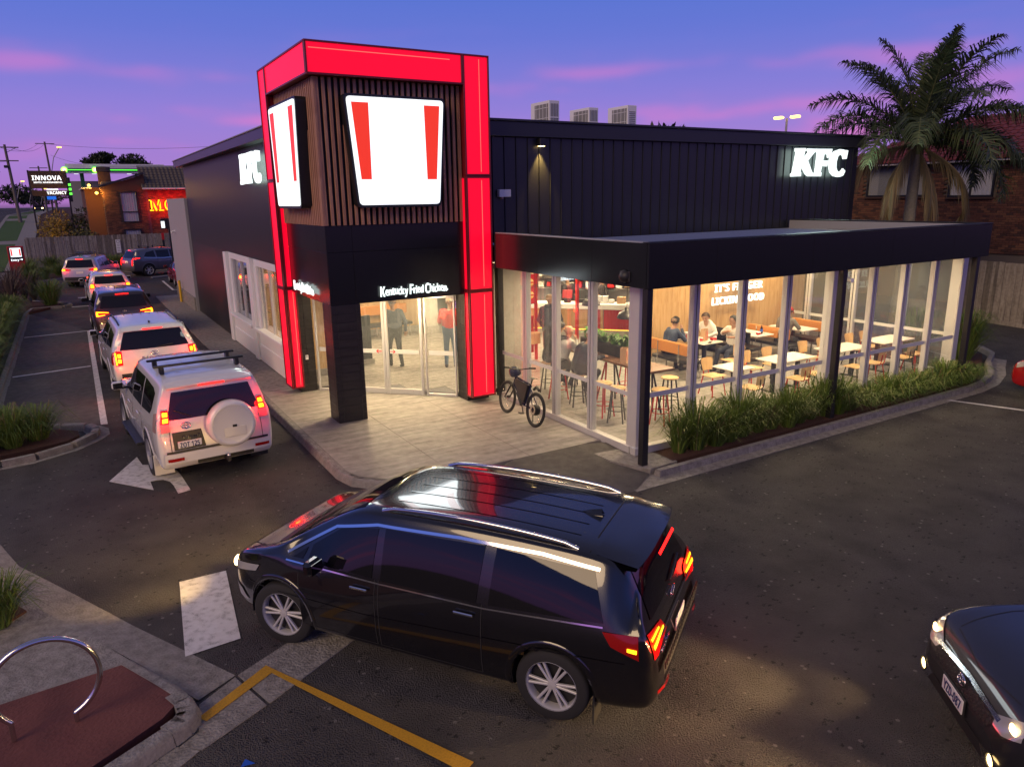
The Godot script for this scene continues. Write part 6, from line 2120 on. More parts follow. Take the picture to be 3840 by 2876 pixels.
func queue_cars() -> void:
	var grp := "cars queueing in the drive-through lane"
	# dark SUV with bent bar tail lights
	var k1 := suv_keys(4.75, 1.66, 0.94, 0.70, 1.04, 1.06, 0.3, 1.25, 0.8)
	var r := car("dark_suv", "dark maroon SUV with hooked bar tail lights behind the white SUV", "car", k1, Vector3(1.3, 0, -27.8), 0.02, {"paint": M.paint_dark, "wheel_r": 0.36, "rear_axle": 1.08, "front_axle": 3.85, "rim": M.alloy, "group": grp, "cladding": true,
		"windscreen": [3.55, 2.72, 0.74, 0.62], "rear_window": [1.12, 1.5, 0.72, 0.6], "windows": [[[[3.4, 1.09], [2.45, 1.08]], [[2.95, 1.45], [2.42, 1.52]]], [[[2.38, 1.08], [1.5, 1.08]], [[2.36, 1.52], [1.45, 1.52]]], [[[1.4, 1.09], [0.55, 1.14]], [[1.35, 1.52], [0.7, 1.44]]]],
		"doors": [[2.42, 3.4, 0.45, 1.05], [1.48, 2.36, 0.45, 1.05]], "mirror": [3.15, 1.06],
		"tail": [["rear", [[0.44, 0.93], [0.88, 0.84]], [[0.46, 1.0], [0.86, 1.05]], M.tail_red], ["rear", [[0.48, 0.965], [0.85, 1.0]], [[0.48, 0.985], [0.85, 1.035]], M.brake_hot, 0.022], ["rear", [[0.8, 0.87], [0.86, 0.87]], [[0.8, 0.99], [0.86, 0.99]], M.brake_hot, 0.022], ["rear", [[0.6, 0.9], [0.85, 0.865]], [[0.6, 0.92], [0.85, 0.895]], M.brake_hot, 0.022]],
		"tail_mid": [[[[-0.2, 1.545], [0.2, 1.545]], [[-0.2, 1.565], [0.2, 1.565]], 0.1]], "brakes": [0.75, 0.95, 0.35], "beam": [0.75, 1.5], "rear_plate": ["", 0.0, 0.75, M.plate_white, M.ink_blue]})
	for s in [-1.0, 1.0]:
		var pts := []
		for k in 11:
			pts.append(r[1].top(lerpf(0.8, 2.7, k / 10.0), s * 0.65, 0.05 * pow(sin(PI * k / 10.0), 0.3)))
		put("roof_rail", tb(pts, 0.02, 7), M.chrome, r[0])
	put("aerial", tb([r[1].top(0.7, 0.1, 0.0), r[1].top(0.62, 0.1, 0.22)], 0.006, 5), M.black_plastic, r[0])
	put("lower_bumper", patch(r[1], "rear", [[-0.8, 0.44], [0.8, 0.44]], [[-0.8, 0.62], [0.8, 0.62]], 0.02, 1.0, 10, 3), M.alloy_dull, r[0])
	var tm := words("KIA", 0.06, 0.004)
	var o := put("badge_letters", tm, M.chrome, r[0])
	o.position = r[1].rear(0.0, 1.0, 0.016)
	o.position.y = 0.99
	# white crossover
	var k2 := suv_keys(4.25, 1.55, 0.88, 0.64, 1.0, 1.02, 0.34, 1.1, 0.75)
	r = car("white_crossover", "small white crossover with round glowing tail lights in the queue", "car", k2, Vector3(1.32, 0, -37.0), 0.03, {"paint": M.paint_white, "wheel_r": 0.335, "rear_axle": 0.85, "front_axle": 3.45, "rim": M.alloy, "group": grp,
		"windscreen": [3.2, 2.45, 0.68, 0.56], "rear_window": [1.1, 1.41, 0.62, 0.54], "windows": [[[[3.0, 1.05], [2.15, 1.04]], [[2.6, 1.36], [2.12, 1.42]]], [[[2.08, 1.04], [1.3, 1.05]], [[2.06, 1.42], [1.25, 1.41]]], [[[1.2, 1.06], [0.6, 1.12]], [[1.15, 1.41], [0.75, 1.34]]]],
		"doors": [[2.1, 3.0, 0.42, 1.0], [1.26, 2.06, 0.42, 1.0]], "mirror": [2.8, 1.02],
		"tail": [["rear", [[0.6, 0.92], [0.82, 0.9]], [[0.6, 1.1], [0.78, 1.12]], M.tail_red], ["rear", [[0.64, 0.95], [0.78, 0.94]], [[0.64, 1.07], [0.76, 1.09]], M.brake_hot, 0.02]],
		"tail_mid": [[[[-0.16, 1.445], [0.16, 1.445]], [[-0.16, 1.465], [0.16, 1.465]], 0.1]], "brakes": [0.7, 1.0, 0.3], "beam": [0.7, 1.5], "rear_plate": ["", 0.0, 0.78, M.plate_white, M.ink_blue]})
	put("lower_bumper", patch(r[1], "rear", [[-0.7, 0.44], [0.7, 0.44]], [[-0.7, 0.6], [0.7, 0.6]], 0.02, 1.0, 10, 3), M.black_plastic, r[0])
	# silver SUV turning right
	var k3 := suv_keys(4.85, 1.70, 0.95, 0.71, 1.06, 1.08, 0.28, 1.25, 0.8)
	r = car("silver_suv", "silver SUV with roof bars turning right at the garden bed", "car", k3, Vector3(0.28, 0, -47.2), -0.3, {"paint": M.paint_silver, "wheel_r": 0.36, "rear_axle": 1.07, "front_axle": 3.86, "rim": M.alloy, "group": grp,
		"windscreen": [3.62, 2.8, 0.74, 0.62], "rear_window": [1.13, 1.54, 0.72, 0.6], "windows": [[[[3.45, 1.11], [2.5, 1.1]], [[3.0, 1.48], [2.48, 1.56]]], [[[2.42, 1.1], [1.52, 1.1]], [[2.4, 1.56], [1.48, 1.56]]], [[[1.42, 1.11], [0.5, 1.16]], [[1.36, 1.56], [0.62, 1.48]]]],
		"doors": [[2.46, 3.45, 0.45, 1.07], [1.5, 2.4, 0.45, 1.07]], "mirror": [3.2, 1.08],
		"tail": [["rear", [[0.44, 0.98], [0.9, 0.94]], [[0.46, 1.04], [0.87, 1.1]], M.tail_red], ["rear", [[0.72, 0.97], [0.88, 0.96]], [[0.72, 1.05], [0.87, 1.08]], M.brake_hot, 0.02]],
		"tail_mid": [[[[-0.18, 1.575], [0.18, 1.575]], [[-0.18, 1.6], [0.18, 1.6]], 0.1]], "brakes": [0.75, 1.0, 0.3], "beam": [0.75, 1.5], "rear_plate": ["", 0.0, 0.86, M.plate_white, M.ink_blue]})
	for s in [-1.0, 1.0]:
		var pts := []
		for k in 11:
			pts.append(r[1].top(lerpf(0.8, 2.7, k / 10.0), s * 0.66, 0.05 * pow(sin(PI * k / 10.0), 0.3)))
		put("roof_rail", tb(pts, 0.02, 7), M.black_metal, r[0])
	for s in [1.1, 1.9]:
		put("roof_bar", bx(Vector3(0, 1.78, -s), Vector3(1.4, 0.03, 0.06), 0.008), M.black_metal, r[0])
	for s in [-0.28, 0.32]:
		put("bike_tray", bx(Vector3(s, 1.86, -1.5), Vector3(0.1, 0.05, 1.2), 0.01), M.black_metal, r[0])
		put("tray_clamp", bx(Vector3(s, 1.93, -1.0), Vector3(0.3, 0.03, 0.1), 0.01), M.black_metal, r[0])
	put("lower_bumper", patch(r[1], "rear", [[-0.78, 0.44], [0.78, 0.44]], [[-0.78, 0.62], [0.78, 0.62]], 0.02, 1.0, 10, 3), M.black_plastic, r[0])
	# grey wagon crossing behind
	var k4 := suv_keys(4.75, 1.76, 0.90, 0.68, 1.12, 1.12, 0.36, 1.2, 0.7, 0.36)
	r = car("grey_suv", "grey SUV side on beside the paling fence with black roof bars", "car", k4, Vector3(2.95, 0, -52.75), -1.2, {"paint": M.paint_grey, "wheel_r": 0.38, "rear_axle": 0.98, "front_axle": 3.78, "rim": M.alloy, "spokes": 6,
		"windscreen": [3.6, 2.85, 0.7, 0.6], "rear_window": [1.18, 1.58, 0.66, 0.56], "windows": [[[[3.4, 1.15], [2.5, 1.13]], [[2.95, 1.52], [2.48, 1.6]]], [[[2.42, 1.13], [1.6, 1.13]], [[2.4, 1.6], [1.56, 1.6]]], [[[1.5, 1.13], [0.75, 1.24]], [[1.46, 1.6], [0.95, 1.5]]]],
		"doors": [[2.46, 3.4, 0.5, 1.1], [1.58, 2.4, 0.5, 1.1]], "mirror": [3.15, 1.12], "handle": M.chrome, "trim": [[[[3.4, 1.13], [2.0, 1.105], [0.75, 1.2]], 0.02, M.chrome]],
		"tail": [["rear", [[0.66, 0.7], [0.82, 0.7]], [[0.62, 1.2], [0.8, 1.22]], M.tail_red], ["rear", [[0.72, 0.72], [0.78, 0.72]], [[0.7, 1.18], [0.77, 1.18]], M.brake_red, 0.02], ["side", [[0.1, 1.1], [0.5, 1.17]], [[0.14, 1.2], [0.5, 1.19]], M.brake_red]],
		"tail_mid": [[[[-0.16, 1.63], [0.16, 1.63]], [[-0.16, 1.65], [0.16, 1.65]], 0.1]], "brakes": [0.76, 0.95, 0.12], "rear_plate": ["", 0.0, 0.95, M.plate_white, M.ink_blue]})
	for s in [1.2, 2.1]:
		put("roof_bar", bx(Vector3(0, 1.86, -s), Vector3(1.35, 0.03, 0.06), 0.008), M.black_metal, r[0])
		for e in [-1.0, 1.0]:
			put("bar_foot", bx(Vector3(e * 0.6, 1.80, -s), Vector3(0.06, 0.1, 0.1), 0.01), M.black_metal, r[0])
	# old red sedan in the bay behind the building
	var k5 := sedan_keys(4.3, 1.36, 0.83, 0.58, 0.9, 0.92, 1.2, 0.7)
	r = car("red_sedan", "old faded red sedan parked beyond the grey wing", "car", k5, Vector3(5.55, 0, -43.9), 0.0, {"paint": M.paint_red_old, "wheel_r": 0.3, "tyre_w": 0.19, "rear_axle": 0.92, "front_axle": 3.4, "rim": M.alloy_dull,
		"windscreen": [3.05, 2.45, 0.64, 0.54], "windows": [[[[2.9, 0.95], [2.05, 0.95]], [[2.6, 1.22], [2.03, 1.26]]], [[[1.98, 0.95], [1.2, 0.96]], [[1.96, 1.26], [1.4, 1.22]]]], "doors": [[2.02, 2.9, 0.36, 0.9], [1.25, 1.96, 0.36, 0.9]], "mirror": [2.75, 0.92],
		"tail": [["rear", [[0.44, 0.72], [0.74, 0.72]], [[0.44, 0.86], [0.74, 0.86]], M.tail_red]], "rear_plate": ["", 0.0, 0.66, M.plate_white, M.ink_blue]})
	put("rear_window", patch(r[1], "top", [[-0.55, 0.9], [0.55, 0.9]], [[-0.5, 1.42], [0.5, 1.42]], 0.006), M.car_glass, r[0])
	put("bumper", patch(r[1], "rear", [[-0.66, 0.5], [0.66, 0.5]], [[-0.66, 0.62], [0.66, 0.62]], 0.05, 1.0, 10, 3), M.black_plastic, r[0])
	put("rear_panel", patch(r[1], "rear", [[-0.42, 0.74], [0.42, 0.74]], [[-0.42, 0.84], [0.42, 0.84]], 0.012), M.black_plastic, r[0])
	# bright red hatch parked nose-in at the far bay
	var k6 := suv_keys(4.2, 1.52, 0.87, 0.64, 0.98, 1.0, 0.3, 1.15, 0.75, 0.24)
	r = car("red_hatch", "bright red hatchback parked nose-in by the far bay line", "car", k6, Vector3(18.45, 0, -3.75), 0.0, {"paint": M.paint_red, "wheel_r": 0.33, "rear_axle": 0.75, "front_axle": 3.35, "rim": M.alloy,
		"windscreen": [3.1, 2.35, 0.68, 0.56], "windows": [[[[2.9, 1.03], [2.05, 1.02]], [[2.5, 1.33], [2.03, 1.4]]], [[[1.98, 1.02], [1.2, 1.03]], [[1.96, 1.4], [1.2, 1.39]]]], "doors": [[2.02, 2.9, 0.4, 0.98], [1.2, 1.96, 0.4, 0.98]], "mirror": [2.7, 1.0], "rear_window": [1.08, 1.4, 0.6, 0.5]})
	for s in [-1.0, 1.0]:
		put("headlight", patch(r[1], "side", [[4.05, 0.68], [3.7, 0.8]], [[4.05, 0.82], [3.6, 0.88]], 0.012, s), M.lamp_clear, r[0])
		put("headlight", patch(r[1], "front", [[0.45 * s, 0.66], [0.7 * s, 0.66]], [[0.45 * s, 0.76], [0.68 * s, 0.8]], 0.012), M.lamp_clear, r[0])
		put("fog_lamp", patch(r[1], "front", [[0.5 * s, 0.42], [0.66 * s, 0.42]], [[0.5 * s, 0.5], [0.66 * s, 0.5]], 0.012), M.lamp_clear, r[0])
	put("grille", patch(r[1], "front", [[-0.36, 0.45], [0.36, 0.45]], [[-0.4, 0.62], [0.4, 0.62]], 0.012), M.black_plastic, r[0])
	plate(r[0], r[1], ["", 0.0, 0.53, M.plate_white, M.ink_blue], false)
	# traffic on the street
	var k7 := suv_keys(4.7, 1.68, 0.93, 0.69, 1.05, 1.06, 0.3, 1.25, 0.8)
	r = car("street_suv", "dark SUV with red tail light driving along the street", "car", k7, Vector3(-11.6, 0, -150), 0.5, {"sub": 3, "paint": M.paint_navy, "wheel_r": 0.36, "rear_axle": 1.05, "front_axle": 3.85, "rear_window": [1.12, 1.5, 0.7, 0.6], "windows": [[[[3.4, 1.1], [0.7, 1.12]], [[2.9, 1.5], [0.8, 1.48]]]], "tail": [["rear", [[0.5, 0.9], [0.86, 0.9]], [[0.5, 1.02], [0.84, 1.05]], M.brake_red]]})

func near_sedan() -> void:
	var keys := sedan_keys(4.5, 1.44, 0.875, 0.60, 0.93, 0.95, 1.3, 0.85)
	var r := car("dark_sedan", "dark grey sedan with lit headlights at the car park edge", "car", keys, Vector3(9.28, 0, 0.2), 0.899, {"paint": M.paint_navy, "sub": 8, "wheel_r": 0.32, "rear_axle": 0.98, "front_axle": 3.6, "rim": M.alloy,
		"windscreen": [3.18, 2.4, 0.68, 0.54], "windows": [[[[3.0, 0.98], [2.1, 0.98]], [[2.55, 1.28], [2.08, 1.33]]], [[[2.02, 0.98], [1.2, 1.0]], [[2.0, 1.33], [1.4, 1.28]]]], "doors": [[2.06, 3.0, 0.36, 0.93], [1.2, 2.0, 0.36, 0.93]], "mirror": [2.85, 0.95]})
	var n: Node3D = r[0]
	var b: Body = r[1]
	for s in [-1.0, 1.0]:
		var hl := put("headlight", patch(b, "front", [[0.5 * s, 0.60], [0.62 * s, 0.60], [0.74 * s, 0.64]], [[0.46 * s, 0.665], [0.6 * s, 0.73], [0.74 * s, 0.79]], 0.014, 1.0, 8, 4), M.lamp_clear, n)
		put("headlight_wing", patch(b, "side", [[4.32, 0.68], [3.95, 0.80]], [[4.30, 0.78], [3.82, 0.86]], 0.014, s), M.lamp_clear, n)
		var lp := Geo.new()
		var c := b.front(0.66 * s, 0.685, 0.02)
		lp.lathe([Vector2(0, 0.012), Vector2(0.035, 0.008), Vector2(0.05, 0.0)], Transform3D(Basis(Vector3(1, 0, 0), Vector3(0, 0, -1), Vector3(0, 1, 0)), c), 18)
		put("bulb", lp, M.head_warm, hl)
		spot(Vector3(c.x, c.y, c.z - 0.05), Vector3(c.x - 0.15 * s, -0.35, c.z - 6.0), Color8(255, 206, 140), 9.0, 24, 0.06, n)
		var fgc := b.front(0.6 * s, 0.36, 0.012)
		var fg := Geo.new()
		fg.lathe([Vector2(0, 0.01), Vector2(0.04, 0.006), Vector2(0.05, 0.0)], Transform3D(Basis(Vector3(1, 0, 0), Vector3(0, 0, -1), Vector3(0, 1, 0)), fgc), 18)
		var fn := put("fog_lamp", fg, M.head_warm, n)
		put("bezel", ring(fgc + Vector3(0, 0, -0.008), 0.06, 0.06, 0.008), M.black_plastic, fn)
		spot(Vector3(fgc.x, fgc.y, fgc.z - 0.05), Vector3(fgc.x - 0.05 * s, -0.4, fgc.z - 4.0), Color8(255, 206, 140), 0.7, 32, 0.05, n)
		put("bonnet_seam", strip(b, "top", [[0.70 * s, 3.3], [0.66 * s, 3.8], [0.52 * s, 4.28]], 0.008, 0.003), M.rubber, n)
	put("bonnet_seam", strip(b, "top", [[-0.5, 4.3], [0.0, 4.36], [0.5, 4.3]], 0.008, 0.003), M.rubber, n)
	# honeycomb grille with chrome bar
	put("grille", patch(b, "front", [[-0.46, 0.555], [0.0, 0.53], [0.46, 0.555]], [[-0.5, 0.62], [0.0, 0.645], [0.5, 0.62]], 0.008), M.black_plastic, n)
	var hc := Geo.new()
	for i in 22:
		for k in 3:
			var w := -0.44 + i * 0.042
			var c2 := b.front(w, 0.555 + k * 0.03 + (0.015 if i % 2 else 0.0), 0.012)
			var pts := []
			for q in 7:
				var a := TAU * q / 6
				pts.append(c2 + Vector3(cos(a) * 0.022, sin(a) * 0.016, 0))
			hc.tube(pts, 0.0022, 4, false)
	put("grille_mesh", hc, M.black_metal, n)
	put("grille_bar", strip(b, "front", [[-0.52, 0.65], [0.0, 0.675], [0.52, 0.65]], 0.03, 0.016), M.chrome, n)
	var ep := b.front(0, 0.625, 0.03)
	put("emblem", ring(ep, 0.065, 0.045, 0.007), M.chrome, n)
	put("emblem", ring(ep + Vector3(0, -0.003, 0), 0.022, 0.04, 0.006), M.chrome, n)
	put("emblem", ring(ep + Vector3(0, 0.015, 0), 0.048, 0.017, 0.006), M.chrome, n)
	put("lower_intake", patch(b, "front", [[-0.5, 0.29], [0.5, 0.29]], [[-0.42, 0.385], [0.42, 0.385]], 0.006), M.black_plastic, n)
	put("plate_holder", bx(b.front(0.02, 0.47, 0.012), Vector3(0.4, 0.16, 0.012), 0.004), M.black_plastic, n)
	plate(n, b, ["YZD-087", 0.02, 0.47, M.plate_white, M.ink_blue], false)

# ---------------------------------------------------------------- surroundings
func rise(z: float) -> float:
	return clampf((-z - 58.0) * 0.058, 0.0, 3.3)

func ribbon(called: String, x0: float, x1: float, z0: float, z1: float, off: float, m: Material) -> void:
	var g := Geo.new()
	var n := maxi(2, int(absf(z1 - z0) / 6.0))
	for i in n:
		var a := lerpf(z0, z1, float(i) / n)
		var b := lerpf(z0, z1, float(i + 1) / n)
		g.quad(Vector3(x0, rise(a) + off, a), Vector3(x1, rise(a) + off, a), Vector3(x1, rise(b) + off, b), Vector3(x0, rise(b) + off, b), Vector3.UP)
	setting(called, g, m)

func brick_wall(parent: Node, x0: float, x1: float, y0: float, y1: float, xf: Transform3D, holes: Array, singles: int) -> void:
	# stretcher bond in the local xy plane, facing local +z; the first "singles" bricks are parts, the rest one mass
	var bl := 0.24
	var bh := 0.086
	var variants := []
	for k in 4:
		variants.append(bx(Vector3.ZERO, Vector3(bl - 0.01, bh - 0.01, 0.05), 0.004).mesh())
	var rest := [Geo.new(), Geo.new(), Geo.new(), Geo.new()]
	var r := RandomNumberGenerator.new()
	r.seed = 77
	var count := 0
	var y := y0 + bh / 2
	var rowi := 0
	while y < y1:
		var x := x0 + bl / 2 - (bl / 2 if rowi % 2 else 0.0)
		while x < x1:
			var ok := true
			for h in holes:
				if x > h[0] - 0.1 and x < h[1] + 0.1 and y > h[2] - 0.03 and y < h[3] + 0.03:
					ok = false
			if ok:
				var t := r.randi() % 8
				var v: int = [0, 0, 0, 1, 1, 2, 2, 3][t]
				var p := Vector3(x, y, r.randf_range(-0.004, 0.003))
				if count < singles:
					var o := put("brick", variants[v], M["brick_%d" % v], parent)
					o.transform = xf * Transform3D(Basis(), p)
				else:
					rest[v].bev(xf * p, Vector3(bl - 0.01, bh - 0.01, 0.05), 0.004, xf.basis)
				count += 1
			x += bl
		y += bh
		rowi += 1
	for v in 4:
		if rest[v].v.size():
			var o := put("brickwork", rest[v], M["brick_%d" % v], parent)
			o.set_meta("kind", "stuff")

func tile_roof(parent: Node, m: Material, corner: Vector3, along_dir: Vector3, up_dir: Vector3, len: float, run: float, singles: int, half_fall := 0.0) -> void:
	# rows of roof tiles; the profile rolls across each tile
	var tw := 0.3
	var th := 0.33
	var nrm := along_dir.cross(up_dir).normalized()
	if nrm.y < 0:
		nrm = -nrm
	var base := Geo.new()
	var e := along_dir * len
	var f := up_dir * run
	base.quad(corner - nrm * 0.05, corner + e - nrm * 0.05, corner + e * (1.0 - half_fall) + f - nrm * 0.05, corner + e * half_fall + f - nrm * 0.05, nrm)
	put("roof_deck", base, M.dark_void, parent)
	var t := Geo.new()
	var rows := []
	for i in 9:
		var u := i / 8.0
		var hgt := 0.028 * sin(u * TAU)
		var line := PackedVector3Array()
		for k in 2:
			line.append(Vector3(u * tw, hgt + 0.03 * (1.0 - k), k * th * 1.06))
		rows.append(line)
	t.grid(rows, Vector3(tw / 2, -3, th / 2))
	t.quad(Vector3(0, -0.02, 0), Vector3(tw, -0.02, 0), Vector3(tw, 0.03, 0), Vector3(0, 0.03, 0), Vector3(0, 0, -1))
	var tm := t.mesh()
	var bs := Basis(along_dir, nrm, up_dir)
	var nr := int(run / th)
	var count := 0
	var mm := []
	for k in nr:
		var lo := len * half_fall * (k + 0.5) / nr
		var x := lo
		while x < len - lo - tw * 0.5:
			var p := corner + along_dir * x + up_dir * (k * th)
			if count < singles:
				var o := put("roof_tile", tm, m, parent)
				o.transform = Transform3D(bs, p)
			else:
				mm.append(Transform3D(bs, p))
			count += 1
			x += tw
	if mm.size():
		var M2 := MultiMesh.new()
		M2.transform_format = MultiMesh.TRANSFORM_3D
		M2.mesh = tm
		M2.instance_count = mm.size()
		for i in mm.size():
			M2.set_instance_transform(i, mm[i])
		var mi := MultiMeshInstance3D.new()
		mi.multimesh = M2
		mi.material_override = m
		mi.name = "roof_tiles"
		mi.set_meta("kind", "stuff")
		parent.add_child(mi, true)

func paling_fence(label: String, a: Vector3, b: Vector3, hgt: float, wid: float) -> Node3D:
	var f := thing("paling_fence", label, "fence")
	var d := (b - a)
	d.y = 0
	var len := d.length()
	d = d.normalized()
	var nn := d.cross(Vector3.UP)
	var bs := Basis(d, Vector3.UP, nn)
	var r := RandomNumberGenerator.new()
	r.seed = int(len * 10)
	var meshes := [bx(Vector3.ZERO, Vector3(wid - 0.006, hgt, 0.016), 0.002).mesh(), bx(Vector3.ZERO, Vector3(wid - 0.012, hgt - 0.03, 0.016), 0.002).mesh(), bx(Vector3.ZERO, Vector3(wid - 0.003, hgt - 0.012, 0.018), 0.002).mesh()]
	var n := int(len / wid)
	for k in n:
		var o := put("paling", meshes[k % 3], M.fence_wood if r.randf() < 0.72 else M.fence_wood_dark, f)
		var p := a + (b - a) * ((k + 0.5) / n)
		o.transform = Transform3D(bs.rotated(Vector3.UP, 0.0), p + Vector3(0, hgt / 2 + r.randf_range(-0.012, 0.012), 0) + nn * (0.012 * (k % 2) + r.randf_range(-0.002, 0.002)))
		o.rotate_object_local(Vector3(0, 0, 1), r.randf_range(-0.006, 0.006))
	for y in [0.25, hgt * 0.75]:
		put("rail", bx((a + b) / 2 + Vector3(0, y, 0) - nn * 0.045, Vector3(len, 0.09, 0.045), 0.004, bs), M.fence_wood_dark, f)
	var np := int(len / 2.4)
	for k in np + 1:
		put("post", bx(a + (b - a) * (float(k) / np) + Vector3(0, hgt * 0.47, 0) - nn * 0.11, Vector3(0.1, hgt * 0.95, 0.08), 0.004, bs), M.fence_wood_dark, f)
	put("plinth_board", bx((a + b) / 2 + Vector3(0, 0.07, 0) + nn * 0.035, Vector3(len, 0.15, 0.025), 0.003, bs), M.fence_wood, f)
	return f

func surroundings() -> void:
	# rising ground along the street
	var g := Geo.new()
	for i in 60:
		var a := -58.0 - i * 8.0
		var b := a - 8.0
		g.quad(Vector3(-400, rise(a) - 0.03, a), Vector3(400, rise(a) - 0.03, a), Vector3(400, rise(b) - 0.03, b), Vector3(-400, rise(b) - 0.03, b), Vector3.UP)
	setting("street_terrain", g, M.asphalt)
	ribbon("footpath", -4.05, -2.65, -60.5, -330, 0.05, M.concrete)
	var zv := -60.5
	for k in 9:
		var len: float = [18.0, 24.0, 5.0, 6.0, 8.0, 26.0, 24.0, 40.0, 60.0][k]
		ribbon("verge_lawn", -6.0, -4.05, zv, zv - len, 0.04, M.lawn)
		ribbon("driveway", -6.3, -4.05, zv - len, zv - len - 3.2, 0.03, M.concrete)
		zv -= len + 3.2
	ribbon("street_kerb", -6.35, -6.0, -60.5, -330, 0.06, M.concrete)
	for k in 16:
		ribbon("lane_mark", -9.6, -9.48, -70.0 - k * 9.0, -73.0 - k * 9.0, 0.01, M.road_paint)
	ribbon("garden_ground", -2.65, 40.0, -62.4, -330, 0.0, M.mulch)

	# fences
	var lf := paling_fence("weathered paling fence along the back of the car park", Vector3(-2.6, 0.25, -62.0), Vector3(9.5, 0.25, -62.0), 2.08, 0.12)
	var gapp := thing("fence_bin", "red topped bin post in the gap of the back fence", "post", Vector3(6.15, 0.0, -61.7))
	put("post", bx(Vector3(0, 1.2, 0), Vector3(0.16, 2.4, 0.1), 0.01), M.black_metal, gapp)
	put("cap", bx(Vector3(0, 2.1, 0.06), Vector3(0.18, 0.5, 0.04), 0.01), M.red_metal, gapp)
	paling_fence("tall grey paling fence at the foot of the brick house", Vector3(27.6, 0.0, -14.6), Vector3(26.6, 0.0, -9.6), 2.12, 0.11)

	# parking sign plate on the back fence
	var ps := thing("parking_sign", "tall white notice plate fixed on the back fence", "sign", Vector3(3.1, 1.5, -61.9))
	put("plate", bx(Vector3(0, 0, 0), Vector3(0.3, 0.95, 0.01), 0.003), M.plate_white, ps)
	put("symbol", ring(Vector3(0, 0.33, 0.008), 0.1, 0.1, 0.012), M.black_plastic, ps)
	for k in 5:
		put("text_bar", bx(Vector3(0, 0.12 - k * 0.12, 0.0065), Vector3(0.2 - 0.03 * (k % 2), 0.05, 0.002)), M.grey_paint, ps)

	# brick house on the right
	var h := thing("brick_house", "brown brick house with red tiled roof behind the palm", "house")
	var hx := 31.0
	put("wall", bx(Vector3(hx + 3.2, 2.85, -13.9), Vector3(6.3, 5.7, 15.6)), M.mortar, h)
	var wf := Transform3D(Basis(Vector3(0, 0, 1), Vector3.UP, Vector3(-1, 0, 0)), Vector3(hx, 0, 0))
	brick_wall(h, -21.7, -9.5, 2.1, 5.6, wf, [[-20.8, -18.0, 4.28, 5.6], [-17.2, -15.4, 4.25, 5.58]], 300)
	var gw := Geo.new()
	for w in [[-20.77, -18.09, 4.3, 5.6], [-17.16, -15.44, 4.26, 5.57]]:
		var wn := Node3D.new()
		wn.name = "window"
		h.add_child(wn, true)
		var zc: float = (w[0] + w[1]) / 2
		var yc: float = (w[2] + w[3]) / 2
		var wl: float = w[1] - w[0]
		var hl: float = w[3] - w[2]
		for y in [w[2] + 0.03, w[3] - 0.03]:
			put("frame", bx(Vector3(hx - 0.03, y, zc), Vector3(0.1, 0.06, wl), 0.004), M.black_metal, wn)
		for z in [w[0] + 0.03, zc, w[1] - 0.03]:
			put("frame", bx(Vector3(hx - 0.032, yc, z), Vector3(0.1, hl, 0.06), 0.004), M.black_metal, wn)
		put("pane", bx(Vector3(hx - 0.01, yc, zc), Vector3(0.01, hl - 0.1, wl - 0.1)), M.glass, wn)
		put("room", bx(Vector3(hx + 0.012, yc, zc), Vector3(0.012, hl, wl)), M.dark_void, wn)
		var rows := []
		for i in 41:
			var z: float = lerpf(w[0] + 0.08, w[1] - 0.08, i / 40.0) if wl < 2.0 else lerpf(w[0] + 0.5, w[0] + 1.2, i / 40.0)
			var line := PackedVector3Array()
			for k in 2:
				line.append(Vector3(hx + 0.004 - 0.012 * absf(sin(i * 0.8)), w[2] + 0.07 + k * (hl - 0.14), z))
			rows.append(line)
		var cg := Geo.new()
		cg.grid(rows, Vector3(hx + 5, 4.5, zc))
		put("curtain", cg, M.curtain if wl < 2.0 else M.curtain_dark, wn)
		put("sill", bx(Vector3(hx - 0.06, w[2] - 0.05, zc), Vector3(0.14, 0.07, wl + 0.1), 0.006), M.brick_3, wn)
	put("gutter", bx(Vector3(hx - 0.6, 5.72, -13.9), Vector3(0.14, 0.12, 16.6), 0.02), M.gutter_red, h)
	put("eave", bx(Vector3(hx - 0.27, 5.62, -13.9), Vector3(0.6, 0.06, 16.4)), M.off_white, h)
	var up := Vector3(0.905, 0.425, 0)
	tile_roof(h, M.tile_red, Vector3(hx - 0.62, 5.78, -22.2), Vector3(0, 0, 1), up, 16.6, 4.3, 300, 0.23)
	put("downpipe", tb([Vector3(hx - 0.12, 0, -21.9), Vector3(hx - 0.12, 3.5, -21.9), Vector3(hx - 0.05, 3.6, -22.1)], 0.04, 8), M.white_paint, h)
	var rw := thing("rear_house", "low red tiled roof glimpsed between the restaurant and the brick house", "house")
	put("wall", bx(Vector3(30, 1.6, -27.5), Vector3(5, 3.2, 5)), M.mortar, rw)
	tile_roof(rw, M.tile_red, Vector3(27.0, 3.2, -30.2), Vector3(0, 0, 1), Vector3(0.85, 0.53, 0).normalized(), 5.6, 3.4, 120)
	var ta := thing("roof_aerial", "thin television aerial on the brick house roof", "aerial", Vector3(33.0, 6.9, -15.0))
	put("mast", tb([Vector3.ZERO, Vector3(0, 1.8, 0)], 0.02, 5), M.black_metal, ta)
	put("guy", tb([Vector3(0, 1.5, 0), Vector3(0.4, 0.05, 0.7)], 0.008, 4), M.black_metal, ta)
	put("guy", tb([Vector3(0, 1.5, 0), Vector3(0.3, 0.05, -0.7)], 0.008, 4), M.black_metal, ta)

	# motel
	var m := thing("brick_motel", "two storey brown brick motel with tiled roof beyond the fence", "building")
	put("wall", bx(Vector3(4.35, 3.2, -69.1), Vector3(3.1, 6.0, 6.0)), M.mortar, m)
